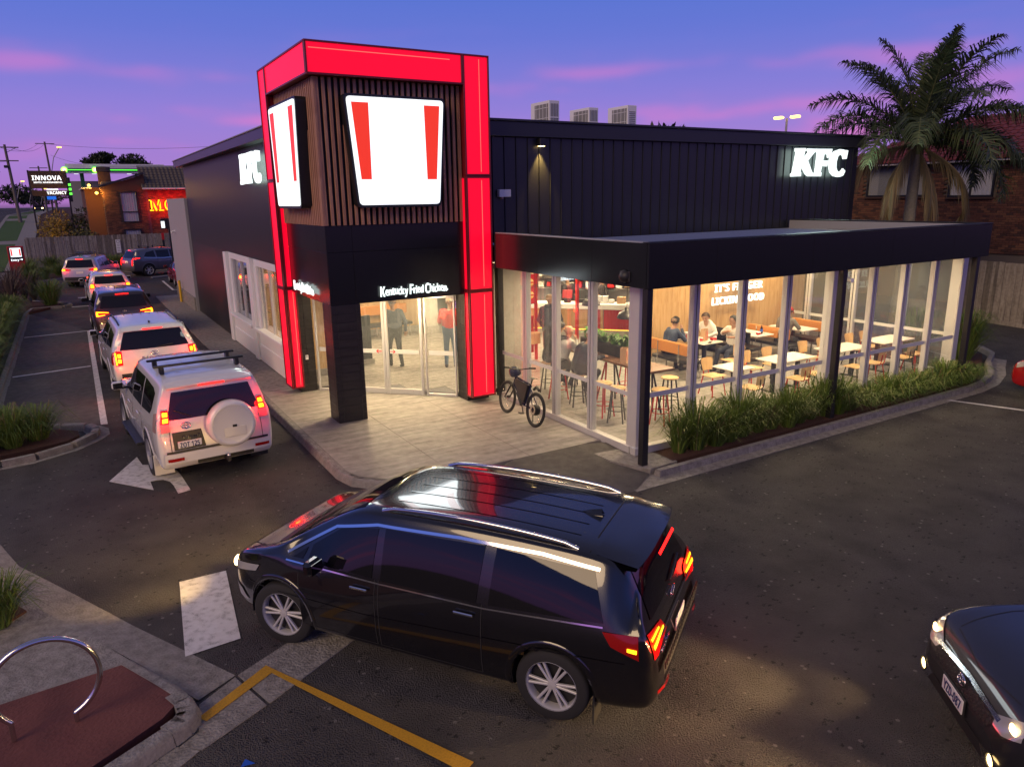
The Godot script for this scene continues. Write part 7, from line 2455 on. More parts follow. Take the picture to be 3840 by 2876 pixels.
	put("wall", bx(Vector3(7.6, 2.9, -69.2), Vector3(3.6, 5.6, 6.0)), M.mortar, m)
	var mf := Transform3D(Basis(), Vector3(0, 0, -66.05))
	brick_wall(m, 2.75, 5.75, 1.9, 5.6, mf, [[3.9, 5.08, 3.12, 5.42], [3.9, 5.08, 1.0, 2.55]], 0)
	brick_wall(m, 5.8, 9.3, 1.9, 5.55, Transform3D(Basis(), Vector3(0, 0, -66.15)), [], 0)
	for w in [[3.93, 5.05, 3.15, 5.4], [3.93, 5.05, 0.9, 2.52]]:
		var wn := Node3D.new()
		wn.name = "window"
		m.add_child(wn, true)
		for y in [w[2], w[2] + 0.75, w[3]]:
			put("frame", bx(Vector3(4.49, y, -66.0), Vector3(1.2, 0.07, 0.08), 0.004), M.black_metal, wn)
		for x in [w[0], w[1]]:
			put("frame", bx(Vector3(x, (w[2] + w[3]) / 2, -66.0), Vector3(0.07, w[3] - w[2], 0.08), 0.004), M.black_metal, wn)
		put("pane", bx(Vector3(4.49, (w[2] + w[3]) / 2, -66.02), Vector3(1.08, w[3] - w[2] - 0.05, 0.01)), M.glass, wn)
		var rows := []
		for i in 31:
			rows.append(PackedVector3Array([Vector3(lerpf(3.97, 5.01, i / 30.0), w[2], -66.06 + 0.02 * sin(i * 1.3)), Vector3(lerpf(3.97, 5.01, i / 30.0), w[3], -66.06 + 0.02 * sin(i * 1.3))]))
		var cg := Geo.new()
		cg.grid(rows, Vector3(4.5, 4, -70))
		put("curtain", cg, M.curtain, wn)
	var gb := Geo.new()
	gb.prism(poly([[2.6, 5.55], [5.75, 5.55], [5.75, 6.75], [2.6, 5.75]]), -72.0, -66.02)
	put("gable", gb, M.brick_1, m)
	put("barge_board", bx(Vector3(4.15, 6.32, -65.9), Vector3(3.4, 0.14, 0.12), 0.01, Basis(Vector3(0, 0, 1), atan2(1.0, 3.15))), M.black_metal, m)
	tile_roof(m, M.tile_grey, Vector3(5.5, 5.72, -65.7), Vector3(1, 0, 0), Vector3(0, 0.62, -0.785).normalized(), 4.0, 2.95, 0)
	put("eave", bx(Vector3(7.5, 5.66, -65.8), Vector3(3.9, 0.12, 0.3), 0.01), M.off_white, m)
	put("chimney", bx(Vector3(3.2, 6.7, -70), Vector3(0.9, 1.3, 0.8), 0.02), M.brick_3, m)
	put("chimney_cap", bx(Vector3(3.2, 7.25, -70), Vector3(1.0, 0.4, 0.9), 0.02), M.black_metal, m)
	put("side_wing", bx(Vector3(2.2, 3.0, -74), Vector3(1.2, 5.6, 12)), M.brick_0, m)
	put("awning", bx(Vector3(1.75, 5.75, -72), Vector3(0.7, 0.1, 10), 0.02), M.off_white, m)
	for k in 2:
		var ll := thing("porch_light", ["bright yellow porch light on the motel corner", "small yellow eave light under the motel awning"][k], "lamp", [Vector3(2.35, 5.36, -65.9), Vector3(2.0, 6.0, -69.0)][k])
		var lg := Geo.new()
		lg.lathe([Vector2(0, -0.12), Vector2(0.1, -0.06), Vector2(0.12, 0.03), Vector2(0, 0.12)], Transform3D(), 12)
		put("globe", lg, M.lamp_yellow, ll)
		put("bracket", bx(Vector3(0.12, 0.1, 0), Vector3(0.2, 0.04, 0.04), 0.01), M.black_metal, ll)
		omni(Vector3(0, 0, 0.0), Color8(255, 180, 70), [7.0, 3.0][k], 0.08, ll)
	# neon letters
	var nl := thing("neon_letters", "red and yellow neon letters MOTEL on the red lit brick wall", "letters", Vector3(6.02, 4.0, -66.0))
	var tm := words("MOTEL", 0.78, 0.08, true, true)
	var bb: AABB = tm.get_aabb()
	var o := put("letters", tm, M.neon_letter, nl)
	o.position = Vector3(-bb.position.x, -bb.position.y, 0.1)
	var tm2 := words("MOTEL", 0.78, 0.03, true, true)
	var o2 := put("backing", tm2, M.neon_yellow, nl)
	o2.position = Vector3(-bb.position.x - 0.05, -bb.position.y - 0.04, 0.03)
	o2.scale = Vector3(1.035, 1.1, 1.0)
	area(Vector3(1.6, 0.4, 0.55), Vector3(0, 0, -1), Vector2(3.2, 0.8), Color8(255, 20, 10), 20.0, nl)

	# pylon sign of the motel
	var py := thing("pylon_sign", "tall two-post pylon sign INNOVA with lit VACANCY strip", "sign", Vector3(0, 0, -72))
	for x in [-2.05, 0.55]:
		put("post", bx(Vector3(x, 4.0, 0), Vector3(0.12, 6.5, 0.12), 0.01), M.black_metal, py)
	put("panel", bx(Vector3(-0.75, 6.52, 0.02), Vector3(2.5, 1.38, 0.1), 0.01), M.sign_brown, py)
	put("strip_panel", bx(Vector3(-0.75, 5.45, 0.02), Vector3(2.48, 0.44, 0.1), 0.01), M.sign_brown, py)
	put("lit_strip", bx(Vector3(-0.55, 5.74, 0.04), Vector3(0.8, 0.12, 0.08)), M.sign_white, py)
	for t in [["INNOVA", 0.36, -0.82, 6.47, 2.05], ["MOTEL WARRNAMBOOL", 0.12, -0.75, 6.24, 2.0], ["VACANCY", 0.24, -0.28, 5.36, 1.38]]:
		var w := words(t[0], t[1], 0.02)
		var wb: AABB = w.get_aabb()
		var q := put("lettering", w, M.letter_soft, py)
		q.scale.x = t[4] / wb.size.x
		q.position = Vector3(t[2] - wb.get_center().x * q.scale.x, t[3] - wb.position.y, 0.085)
	put("blue_panel", bx(Vector3(-0.7, 5.08, 0.02), Vector3(0.64, 0.26, 0.06), 0.006), M.blue_lit, py)
	put("blue_post", bx(Vector3(-0.75, 3.2, 0.0), Vector3(0.12, 3.5, 0.08), 0.006), M.black_metal, py)

	# petrol station
	var ps2 := thing("service_station", "petrol station canopy edged with a glowing green band", "building", Vector3(0, 0, -110))
	put("canopy", bx(Vector3(6.5, 9.1, -3), Vector3(11.2, 0.7, 8.0), 0.02), M.white_paint, ps2)
	put("green_band", bx(Vector3(6.5, 8.72, 1.06), Vector3(11.2, 0.36, 0.12), 0.01), M.green_paint, ps2)
	put("light_line", bx(Vector3(6.5, 8.72, 1.13), Vector3(11.1, 0.07, 0.03)), M.green_glow, ps2)
	put("canopy_edge", bx(Vector3(6.5, 8.42, 0.6), Vector3(11.2, 0.2, 0.8), 0.02), M.white_paint, ps2)
	for x in [2.6, 9.5]:
		put("column", bx(Vector3(x, 5.8, -1), Vector3(0.45, 5.2, 0.45), 0.02), M.green_paint, ps2)
	put("price_totem", bx(Vector3(1.0, 6.4, -2), Vector3(0.45, 3.0, 0.2), 0.02), M.black_metal, ps2)
	for k in 3:
		put("price_digits", bx(Vector3(1.05, 7.0 - k * 0.55, -1.88), Vector3(0.36, 0.3, 0.03), 0.01), M.green_glow, ps2)
	put("shop", bx(Vector3(6.0, 5.4, -9), Vector3(10, 4.4, 3)), M.grey_paint, ps2)
	for x in [0.75, 4.1]:
		for q in [[0.36, M.green_glow], [0.27, M.lamp_yellow], [0.14, M.letter_soft]]:
			var eg := Geo.new()
			eg.lathe([Vector2(0, 0), Vector2(q[0], 0)], Transform3D(Basis(Vector3(1, 0, 0), Vector3(0, 0, 1), Vector3(0, -1, 0)), Vector3(x, 8.72, 1.2 + 0.4 - q[0])), 18)
			put("emblem", eg, q[1], ps2)
	for x in [2.0, 4.0, 8.0]:
		put("canopy_light", bx(Vector3(x, 8.3, -0.5), Vector3(0.5, 0.05, 0.4)), M.sign_white, ps2)

	# poles, wires, street lamps
	for p in [[-4.7, -103.0, 11.2, "leaning timber power pole with two crossarms by the street kerb"], [-1.1, -141.0, 14.2, "tall timber power pole behind the pylon sign"], [-2.65, -150.0, 10.9, "short power pole with one crossarm behind the pylon sign"]]:
		var pp := thing("power_pole", p[3], "pole", Vector3(p[0], 0, p[1]))
		put("pole", tb([Vector3(0.25, rise(p[1]), 0), Vector3(0, p[2], 0)], [0.2, 0.13], 10), M.fence_wood_dark, pp)
		put("crossarm", bx(Vector3(0, p[2] - 0.3, 0), Vector3(2.6, 0.12, 0.1), 0.01), M.fence_wood_dark, pp)
		if p[1] > -120:
			put("crossarm", bx(Vector3(0, p[2] - 1.75, 0), Vector3(2.2, 0.12, 0.1), 0.01), M.fence_wood_dark, pp)
			put("transformer", bx(Vector3(-0.2, p[2] - 2.4, 0.2), Vector3(0.4, 0.3, 0.3), 0.05), M.black_metal, pp)
			put("brace", tb([Vector3(0, p[2] - 0.9, 0), Vector3(1.0, p[2] - 0.36, 0)], 0.03, 5), M.fence_wood_dark, pp)
	for w in [[Vector3(-4.2, 10.9, -103), Vector3(-1.1, 13.9, -141)], [Vector3(-5.2, 10.9, -103), Vector3(-2.0, 13.9, -141)], [Vector3(-1.1, 13.9, -141), Vector3(22, 11.5, -95)], [Vector3(-0.6, 12.2, -141), Vector3(8, 8.0, -80)], [Vector3(-4.5, 9.4, -103), Vector3(-14, 9.0, -60)]]:
		var wr := thing("power_line", "thin overhead power line between poles", "wire", Vector3.ZERO, 0.0, "overhead wires")
		var pts := []
		for k in 13:
			var u := k / 12.0
			pts.append(w[0].lerp(w[1], u) - Vector3(0, 3.0 * u * (1 - u), 0))
		put("cable", tb(pts, 0.018, 4), M.black_plastic, wr)
	for s in [[0.77, 13.4, -141.0, "orange street lamp on a slanted arm beside the tall pole"], [-6.6, 9.5, -190.0, "orange street lamp farther down the street"], [-5.6, 9.6, -230.0, "small pale street lamp far down the street"], [-3.6, 9.0, -250.0, "smallest street lamp at the end of the street"]]:
		var sl := thing("street_lamp", s[3], "lamp", Vector3(s[0], s[1], s[2]))
		put("head", bx(Vector3.ZERO, Vector3(0.7, 0.18, 0.35), 0.06), M.lamp_orange, sl)
		put("arm", tb([Vector3(0, -0.05, 0), Vector3(-1.0 if s[2] > -150 else -0.9, -1.6, 0), Vector3(-1.6, -4.0, 0), Vector3(-1.6, rise(s[2]) - s[1], 0)], 0.07, 6), M.alloy_dull, sl)
		omni(Vector3(0, -0.05, 0), Color8(255, 170, 70), 3.0, 0.15, sl)
	var fl := thing("flood_lamp", "pair of lit lamp heads behind the palm fronds", "lamp", Vector3(33.5, 8.35, -27.5))
	put("post", tb([Vector3(0, 0, 0), Vector3(0, -8.3, 0)], 0.06, 6), M.alloy_dull, fl)
	for s in [-0.4, 0.4]:
		put("head", bx(Vector3(s * 0.4, 0.05, s), Vector3(0.3, 0.12, 0.5), 0.04), M.lamp_yellow, fl)
	# distant headlights and a lorry on the street
	var tk := thing("street_truck", "yellow and blue box truck far along the street", "truck", Vector3(-15.5, rise(-150) , -152), 0.5)
	put("box", bx(Vector3(0, 2.0, 0), Vector3(2.3, 2.6, 5.0), 0.05), M.truck_yellow, tk)
	put("side_panel", bx(Vector3(1.17, 1.4, 0), Vector3(0.03, 1.2, 4.6)), M.blue_paint, tk)
	put("rear_panel", bx(Vector3(0, 1.4, 2.53), Vector3(2.0, 1.0, 0.03)), M.print_red, tk)
	put("chassis", bx(Vector3(0, 0.55, 0), Vector3(2.0, 0.3, 6.0), 0.05), M.black_metal, tk)
	for s in [-1.0, 1.0]:
		put("tail_light", bx(Vector3(s * 0.85, 0.75, 2.55), Vector3(0.3, 0.14, 0.05)), M.brake_red, tk)
		for z in [-1.8, 1.8]:
			make_wheel(tk, Vector3(s * 1.0, 0.42, z), 0.42, 0.25, s, 5, M.alloy_dull)
	var oc := thing("oncoming_car", "oncoming car with dazzling headlights far along the street", "car", Vector3(-4.2, rise(-170), -175), PI)
	put("body", bx(Vector3(0, 0.62, 0), Vector3(1.8, 0.6, 4.2), 0.2), M.paint_navy, oc)
	put("cabin", bx(Vector3(0, 1.15, 0.2), Vector3(1.5, 0.55, 2.2), 0.22), M.car_glass, oc)
	for s in [-1.0, 1.0]:
		put("headlight", bx(Vector3(s * 0.68, 0.7, -2.1), Vector3(0.3, 0.18, 0.06), 0.03), M.head_warm, oc)
		for z in [-1.3, 1.3]:
			make_wheel(oc, Vector3(s * 0.8, 0.32, z), 0.32, 0.2, s, 5, M.alloy_dull)

# ---------------------------------------------------------------- people
# a body as one skin over tapered bones joined by a smooth minimum, meshed as surface nets
class Flesh:
	var bones := []      # [a, b, ra, rb, colour, blend]
	func add(a: Vector3, b: Vector3, ra: float, rb: float, col: Color, k := 0.03) -> void:
		bones.append([a, b, ra, rb, col, k])

	func mesh_into(g: Geo, h: float) -> void:
		var lo := Vector3(1e9, 1e9, 1e9)
		var hi := -lo
		for b in bones:
			var r := Vector3.ONE * (maxf(b[2], b[3]) + 0.05)
			lo = lo.min(b[0] - r).min(b[1] - r)
			hi = hi.max(b[0] + r).max(b[1] + r)
		var nx := int((hi.x - lo.x) / h) + 2
		var ny := int((hi.y - lo.y) / h) + 2
		var nz := int((hi.z - lo.z) / h) + 2
		var D := PackedFloat32Array()
		D.resize(nx * ny * nz)
		D.fill(1.0)
		var near := PackedFloat32Array()
		near.resize(nx * ny * nz)
		near.fill(9.0)
		var who := PackedByteArray()
		who.resize(nx * ny * nz)
		for bi in bones.size():
			var b: Array = bones[bi]
			var a: Vector3 = b[0]
			var ab: Vector3 = b[1] - b[0]
			var ra: float = b[2]
			var dr: float = b[3] - b[2]
			var k: float = b[5]
			var l2 := maxf(ab.length_squared(), 1e-8)
			var m := Vector3.ONE * (maxf(b[2], b[3]) + k + 2.0 * h)
			var p0: Vector3 = ((b[0] as Vector3).min(b[1]) - m - lo) / h
			var p1: Vector3 = ((b[0] as Vector3).max(b[1]) + m - lo) / h
			for z in range(maxi(int(p0.z), 0), mini(int(p1.z) + 1, nz)):
				for y in range(maxi(int(p0.y), 0), mini(int(p1.y) + 1, ny)):
					var q := Vector3(0, lo.y + y * h, lo.z + z * h) - a
					var at := (z * ny + y) * nx
					for x in range(maxi(int(p0.x), 0), mini(int(p1.x) + 1, nx)):
						q.x = lo.x + x * h - a.x
						var t := clampf(q.dot(ab) / l2, 0.0, 1.0)
						var d := (q - ab * t).length() - ra - dr * t
						var o := D[at + x]
						if d < near[at + x]:
							near[at + x] = d
							who[at + x] = bi
						var e := clampf(0.5 + 0.5 * (o - d) / k, 0.0, 1.0)
						D[at + x] = lerpf(o, d, e) - k * e * (1.0 - e)
		var ids := PackedInt32Array()
		ids.resize(nx * ny * nz)
		ids.fill(-1)
		var off := [0, 1, nx, nx + 1, nx * ny, nx * ny + 1, nx * ny + nx, nx * ny + nx + 1]
		var base := g.v.size()
		for z in nz - 1:
			for y in ny - 1:
				for x in nx - 1:
					var c := (z * ny + y) * nx + x
					var d0 := D[c]
					if absf(d0) > 2.0 * h:
						continue
					var neg := 0
					for q in 8:
						if D[c + off[q]] < 0.0:
							neg += 1
					if neg == 0 or neg == 8:
						continue
					var s := Vector3.ZERO
					var cnt := 0
					var best := 9.0
					var bw := 0
					for q in 8:
						var dq := D[c + off[q]]
						if near[c + off[q]] < best:
							best = near[c + off[q]]
							bw = who[c + off[q]]
						for ax in 3:
							if q & (1 << ax):
								continue
							var dn := D[c + off[q | (1 << ax)]]
							if (dq < 0.0) != (dn < 0.0):
								var p := Vector3(q & 1, (q >> 1) & 1, (q >> 2) & 1)
								p[ax] = dq / (dq - dn)
								s += p
								cnt += 1
					var P := lo + (Vector3(x, y, z) + s / cnt) * h
					var gr := Vector3(D[c + 1] - D[c] + D[c + 1 + nx] - D[c + nx], D[c + nx] - D[c] + D[c + nx + 1] - D[c + 1], D[c + nx * ny] - D[c] + D[c + nx * ny + 1] - D[c + 1])
					ids[c] = g.v.size()
					g.v.append(P)
					g.n.append(gr.normalized())
					g.c.append(bones[bw][4])
		var st := [1, nx, nx * ny]
		for z in range(1, nz - 1):
			for y in range(1, ny - 1):
				for x in range(1, nx - 1):
					var c := (z * ny + y) * nx + x
					if ids[c] < 0 and absf(D[c]) > 2.0 * h:
						continue
					for ax in 3:
						if (D[c] < 0.0) == (D[c + st[ax]] < 0.0):
							continue
						var u: int = st[(ax + 1) % 3]
						var w: int = st[(ax + 2) % 3]
						var i0 := ids[c]
						var i1 := ids[c - u]
						var i2 := ids[c - u - w]
						var i3 := ids[c - w]
						if i0 < 0 or i1 < 0 or i2 < 0 or i3 < 0:
							continue
						if D[c] < 0.0:
							g.ix.append_array(PackedInt32Array([i0, i2, i1, i0, i3, i2]))
						else:
							g.ix.append_array(PackedInt32Array([i0, i1, i2, i0, i2, i3]))

# local frame: the person faces -z, feet on y = 0
func figure(label: String, at: Vector3, turn: float, p: Dictionary) -> Node3D:
	var n := thing("person", label, "person", at, turn)
	var F := Flesh.new()
	var skin: Color = p.get("skin", Color(0.42, 0.24, 0.16))
	var topc: Color = p.top
	var leg: Color = p.legs
	var shoe: Color = p.get("shoes", Color(0.02, 0.02, 0.02))
	var sleeve: bool = p.get("long", true)
	var pel: Vector3 = p.get("pelvis", Vector3(0, 0.95, 0))
	var chest: Vector3 = p.get("chest", pel + Vector3(0, 0.40, -0.02))
	var neck: Vector3 = p.get("neck", chest + Vector3(0, 0.17, 0.0))
	var head: Vector3 = p.get("head", neck + Vector3(0, 0.16, -0.03))
	var bulk: float = p.get("bulk", 1.0)
	var across := Vector3.RIGHT
	# trunk
	for s in [-1.0, 1.0]:
		F.add(pel + across * s * 0.08, pel + across * s * 0.085 + (chest - pel) * 0.25, 0.115 * bulk, 0.115 * bulk, leg, 0.05)
		F.add(pel.lerp(chest, 0.3) + across * s * 0.075, chest + across * s * 0.095, 0.118 * bulk, 0.125 * bulk, topc, 0.05)
		F.add(chest + across * s * 0.06 + Vector3(0, 0.05, 0), neck + across * s * 0.14 + Vector3(0, -0.05, 0), 0.1, 0.062, topc, 0.05)
	F.add(neck - Vector3(0, 0.04, 0), head - Vector3(0, 0.06, 0) + (neck - head) * 0.1, 0.058, 0.052, p.get("collar", skin), 0.02)
	# head: skull, jaw, nose, ears
	var look: Vector3 = p.get("look", Vector3(0, -0.1, -1)).normalized()
	var hr := look.cross(Vector3.UP).normalized()
	var hu := hr.cross(look).normalized()
	F.add(head + hu * 0.035 - look * 0.018, head + hu * 0.03 + look * 0.03, 0.09, 0.083, skin, 0.02)
	F.add(head + look * 0.02 - hu * 0.02, head + look * 0.05 - hu * 0.075, 0.07, 0.042, skin, 0.03)
	F.add(head + look * 0.1 + hu * 0.015, head + look * 0.118 - hu * 0.018, 0.010, 0.015, skin, 0.012)
	for s in [-1.0, 1.0]:
		F.add(head + hr * s * 0.088 + hu * 0.02, head + hr * s * 0.092 - hu * 0.025, 0.016, 0.012, skin, 0.01)
	if p.get("hood", false):
		F.add(neck + Vector3(-0.08, -0.0, 0.03), neck + Vector3(0, 0.0, 0.09), 0.06, 0.065, p.get("hood_col", topc), 0.03)
		F.add(neck + Vector3(0.08, -0.0, 0.03), neck + Vector3(0, 0.0, 0.09), 0.06, 0.065, p.get("hood_col", topc), 0.03)
	# arms
	var hands := []
	for k in 2:
		var s := -1.0 if k == 0 else 1.0
		var sh := neck + Vector3(s * 0.185 * bulk, -0.08, 0)
		var el: Vector3 = p.elbows[k]
		var wr: Vector3 = p.wrists[k]
		F.add(sh, el, 0.062 * bulk, 0.05, topc, 0.03)
		if sleeve:
			F.add(el, wr.lerp(el, 0.06), 0.05, 0.037, topc, 0.02)
		else:
			F.add(sh, sh.lerp(el, 0.8), 0.07, 0.068, topc, 0.03)
			F.add(el, wr, 0.043, 0.028, skin, 0.02)
		var dir := (wr - el).normalized()
		var tip: Vector3 = p.get("reach", [dir, dir])[k]
		F.add(wr, wr + tip * 0.075, 0.029, 0.032, skin, 0.02)
		hands.append([wr + tip * 0.075, tip, s])
	# legs
	for k in 2:
		var s := -1.0 if k == 0 else 1.0
		var hip := pel + Vector3(s * 0.09, -0.02, 0)
		var kn: Vector3 = p.knees[k]
		var an: Vector3 = p.ankles[k]
		F.add(hip, kn, 0.095 * bulk, 0.066, leg, 0.04)
		F.add(kn, an + Vector3(0, 0.02, 0), 0.064, 0.05, leg, 0.03)
		var toe: Vector3 = p.get("toes", [Vector3(0, -0.045, -0.16), Vector3(0, -0.045, -0.16)])[k]
		F.add(an - Vector3(0, 0.035, -0.03), an + toe, 0.046, 0.036, shoe, 0.02)
	var g := Geo.new()
	F.mesh_into(g, p.get("cell", 0.016))
	# fingers: four and a thumb, slightly curled
	g.tint = skin
	for hd in hands:
		var tip: Vector3 = hd[1]
		var sd := tip.cross(Vector3.UP).normalized()
		if sd.length() < 0.5:
			sd = Vector3(0, 0, 1)
		var cu: Vector3 = tip.cross(sd).normalized() * hd[2]
		for q in 4:
			var r0: Vector3 = hd[0] + sd * (q - 1.5) * 0.018
			var ln: float = [0.062, 0.072, 0.068, 0.052][q]
			g.tube([r0, r0 + tip * ln * 0.5, r0 + tip * ln * 0.85 + cu * ln * 0.4], [0.0095, 0.009, 0.007], 6)
		var th: Vector3 = hd[0] - tip * 0.05 + sd * 0.034
		g.tube([th, th + tip * 0.03 + sd * 0.018, th + tip * 0.058 + sd * 0.02 + cu * 0.01], [0.011, 0.010, 0.008], 6)
	put("body", g, M.flesh, n)
	# eyes and mouth
	var fe := Geo.new()
	for s in [-1.0, 1.0]:
		fe.box(head + look * 0.101 + hr * s * 0.034 + hu * 0.018, Vector3(0.024, 0.011, 0.012), Basis(hr, hu, -look))
	put("eyes", fe, M.black_plastic, n)
	put("mouth", bx(head + look * 0.098 - hu * 0.062, Vector3(0.04, 0.008, 0.01), 0.0, Basis(hr, hu, -look)), M.lips, n)
	# hair: a shell over the skull, longer at the back
	if p.has("hair"):
		var len: float = p.get("hair_len", 1.0)
		var rows := []
		var rn := RandomNumberGenerator.new()
		rn.seed = int(at.x * 100)
		for i in 25:
			var a := TAU * i / 24
			var line := PackedVector3Array()
			var frontness := cos(a)
			var lim := lerpf(2.05 * len, 1.05, smoothstep(-0.2, 0.75, frontness))
			for k in 9:
				var t := lim * k / 8.0
				var rad: float = 0.108 + 0.010 * sin(i * 3.1 + k * 2.3) * p.get("curl", 0.6) + (0.004 if k > 6 else 0.0)
				var dv := hu * cos(t) + (look * cos(a) + hr * sin(a)) * sin(t)
				line.append(head + hu * 0.032 + look * 0.004 + dv * rad * Vector3(1, 1, 1))
			rows.append(line)
		var hg := Geo.new()
		hg.grid(rows, head)
		put("hair", hg, p.hair, n)
	if p.has("cap"):
		var cg := Geo.new()
		var rows2 := []
		for i in 25:
			var a := TAU * i / 24
			var line := PackedVector3Array()
			for k in 7:
				var t := 1.45 * k / 6.0
				line.append(head + hu * 0.035 + (hu * cos(t) + (look * cos(a) + hr * sin(a)) * sin(t)) * 0.115)
			rows2.append(line)
		cg.grid(rows2, head)
		var bs: float = p.get("brim", 1.0)
		var br := []
		for i in 9:
			var a := lerpf(-1.0, 1.0, i / 8.0)
			var o := (look * cos(a) * bs + hr * sin(a))
			br.append(PackedVector3Array([head + hu * 0.05 + o * 0.11, head + hu * 0.035 + o * 0.11 + look * bs * 0.075 * cos(a)]))
		cg.grid(br, head - Vector3(0, 1, 0))
		put("cap", cg, p.cap, n)
	return n

func people() -> void:
	var fm := mat("flesh", Color.WHITE, 0.75)
	fm.vertex_color_use_as_albedo = true
	mat("lips", lin(0.25, 0.09, 0.07), 0.6)
	mat("hair_grey", lin(0.20, 0.17, 0.14), 0.8)
	mat("hair_black", lin(0.012, 0.010, 0.009), 0.6)
	mat("hair_brown", lin(0.05, 0.026, 0.014), 0.7)
	mat("hair_fair", lin(0.22, 0.13, 0.06), 0.7)
	mat("cap_grey", lin(0.32, 0.31, 0.30), 0.8)
	mat("cap_red", lin(0.30, 0.02, 0.02), 0.8)
	var KF := 0.22
	var jean := Color(0.10, 0.16, 0.24)
	var navy := Color(0.025, 0.035, 0.06)
	var dark := Color(0.025, 0.026, 0.03)
	var st_k := [Vector3(-0.11, 0.51, -0.02), Vector3(0.11, 0.51, -0.02)]
	var st_a := [Vector3(-0.12, 0.08, 0.0), Vector3(0.12, 0.08, 0.02)]
	# standing at the kiosk, back to the forecourt
	figure("standing man in red polo shirt and blue jeans in the lobby", Vector3(8.17, KF, -16.87), -0.55, {"top": Color(0.52, 0.02, 0.018), "legs": jean, "shoes": Color(0.05, 0.05, 0.06), "long": false, "knees": st_k, "ankles": st_a, "pelvis": Vector3(0, 0.97, 0), "elbows": [Vector3(-0.27, 1.2, 0.02), Vector3(0.27, 1.2, 0.02)], "wrists": [Vector3(-0.2, 1.05, -0.2), Vector3(0.2, 1.05, -0.2)], "hair": M.hair_grey, "hair_len": 0.85, "bulk": 1.05, "look": Vector3(0.2, -0.15, -1)})
	# walking in
	figure("man in slate jacket and dark trousers walking through the lobby", Vector3(6.99, KF, -17.79), -0.1, {"top": Color(0.07, 0.085, 0.115), "legs": dark, "knees": [Vector3(-0.1, 0.52, -0.16), Vector3(0.1, 0.5, 0.06)], "ankles": [Vector3(-0.1, 0.09, -0.1), Vector3(0.1, 0.12, 0.26)], "pelvis": Vector3(0, 0.95, 0), "elbows": [Vector3(-0.28, 1.16, -0.1), Vector3(0.3, 1.17, 0.08)], "wrists": [Vector3(-0.25, 0.95, -0.26), Vector3(0.31, 0.93, 0.0)], "hair": M.hair_grey, "curl": 1.6, "bulk": 1.12, "look": Vector3(-0.5, -0.1, -1), "toes": [Vector3(0, -0.05, -0.16), Vector3(0, -0.08, -0.12)]})
	# waiting at the counter
	figure("person in navy hoodie and black track pants waiting by the counter", Vector3(10.59, KF, -15.83), -0.5, {"top": navy, "legs": dark, "knees": st_k, "ankles": st_a, "elbows": [Vector3(-0.3, 1.16, 0.0), Vector3(0.3, 1.16, 0.0)], "wrists": [Vector3(-0.2, 0.98, -0.16), Vector3(0.2, 0.98, -0.16)], "hood": true, "hair": M.hair_fair, "hair_len": 0.7, "bulk": 1.1, "cell": 0.018})
	# seated at the high table, facing +x
	var hi_k := [Vector3(-0.14, 0.72, -0.38), Vector3(0.14, 0.72, -0.38)]
	var hi_a := [Vector3(-0.12, 0.32, -0.26), Vector3(0.12, 0.32, -0.22)]
	var hi := {"pelvis": Vector3(0, 0.80, 0), "chest": Vector3(0, 1.17, -0.12), "neck": Vector3(0, 1.33, -0.2), "head": Vector3(0, 1.47, -0.27), "knees": hi_k, "ankles": hi_a, "cell": 0.018}
	figure("bald man in light grey hoodie sitting at the high table", Vector3(8.72, KF, -12.7), -PI / 2, hi.merged({"top": Color(0.36, 0.36, 0.35), "hood": true, "hood_col": Color(0.06, 0.06, 0.065), "legs": dark, "shoes": Color(0.3, 0.28, 0.25), "elbows": [Vector3(-0.28, 1.06, -0.24), Vector3(0.26, 1.05, -0.3)], "wrists": [Vector3(-0.2, 1.06, -0.46), Vector3(0.08, 1.28, -0.42)], "reach": [Vector3(0.4, 0, -0.9).normalized(), Vector3(-0.3, 0.9, 0.2).normalized()], "look": Vector3(-0.1, 0.05, -1), "bulk": 1.1}))
	figure("man in grey cap and navy jacket at the high table", Vector3(8.78, KF, -12.05), -PI / 2 - 0.15, hi.merged({"top": Color(0.02, 0.026, 0.042), "legs": dark, "elbows": [Vector3(-0.3, 1.06, -0.22), Vector3(0.3, 1.06, -0.26)], "wrists": [Vector3(-0.2, 1.05, -0.44), Vector3(0.2, 1.05, -0.48)], "hair": M.hair_black, "hair_len": 0.8, "cap": M.cap_grey, "look": Vector3(0.1, -0.25, -1), "bulk": 1.12}))
	figure("diner in dark green hooded jacket leaning over the high table", Vector3(8.9, KF, -13.35), -PI / 2 - 0.2, hi.merged({"top": Color(0.028, 0.036, 0.024), "legs": dark, "hood": true, "elbows": [Vector3(-0.28, 1.06, -0.28), Vector3(0.28, 1.06, -0.3)], "wrists": [Vector3(-0.12, 1.06, -0.46), Vector3(0.12, 1.06, -0.48)], "hair": M.hair_black, "look": Vector3(-0.25, -0.5, -1), "bulk": 1.1}, true))
	# booth diners
	var lo_k := [Vector3(-0.12, 0.50, -0.42), Vector3(0.12, 0.50, -0.42)]
	var lo_a := [Vector3(-0.12, 0.08, -0.40), Vector3(0.12, 0.08, -0.36)]
	var lo := {"pelvis": Vector3(0, 0.56, 0), "chest": Vector3(0, 0.93, -0.1), "neck": Vector3(0, 1.09, -0.16), "head": Vector3(0, 1.23, -0.22), "knees": lo_k, "ankles": lo_a, "cell": 0.018}
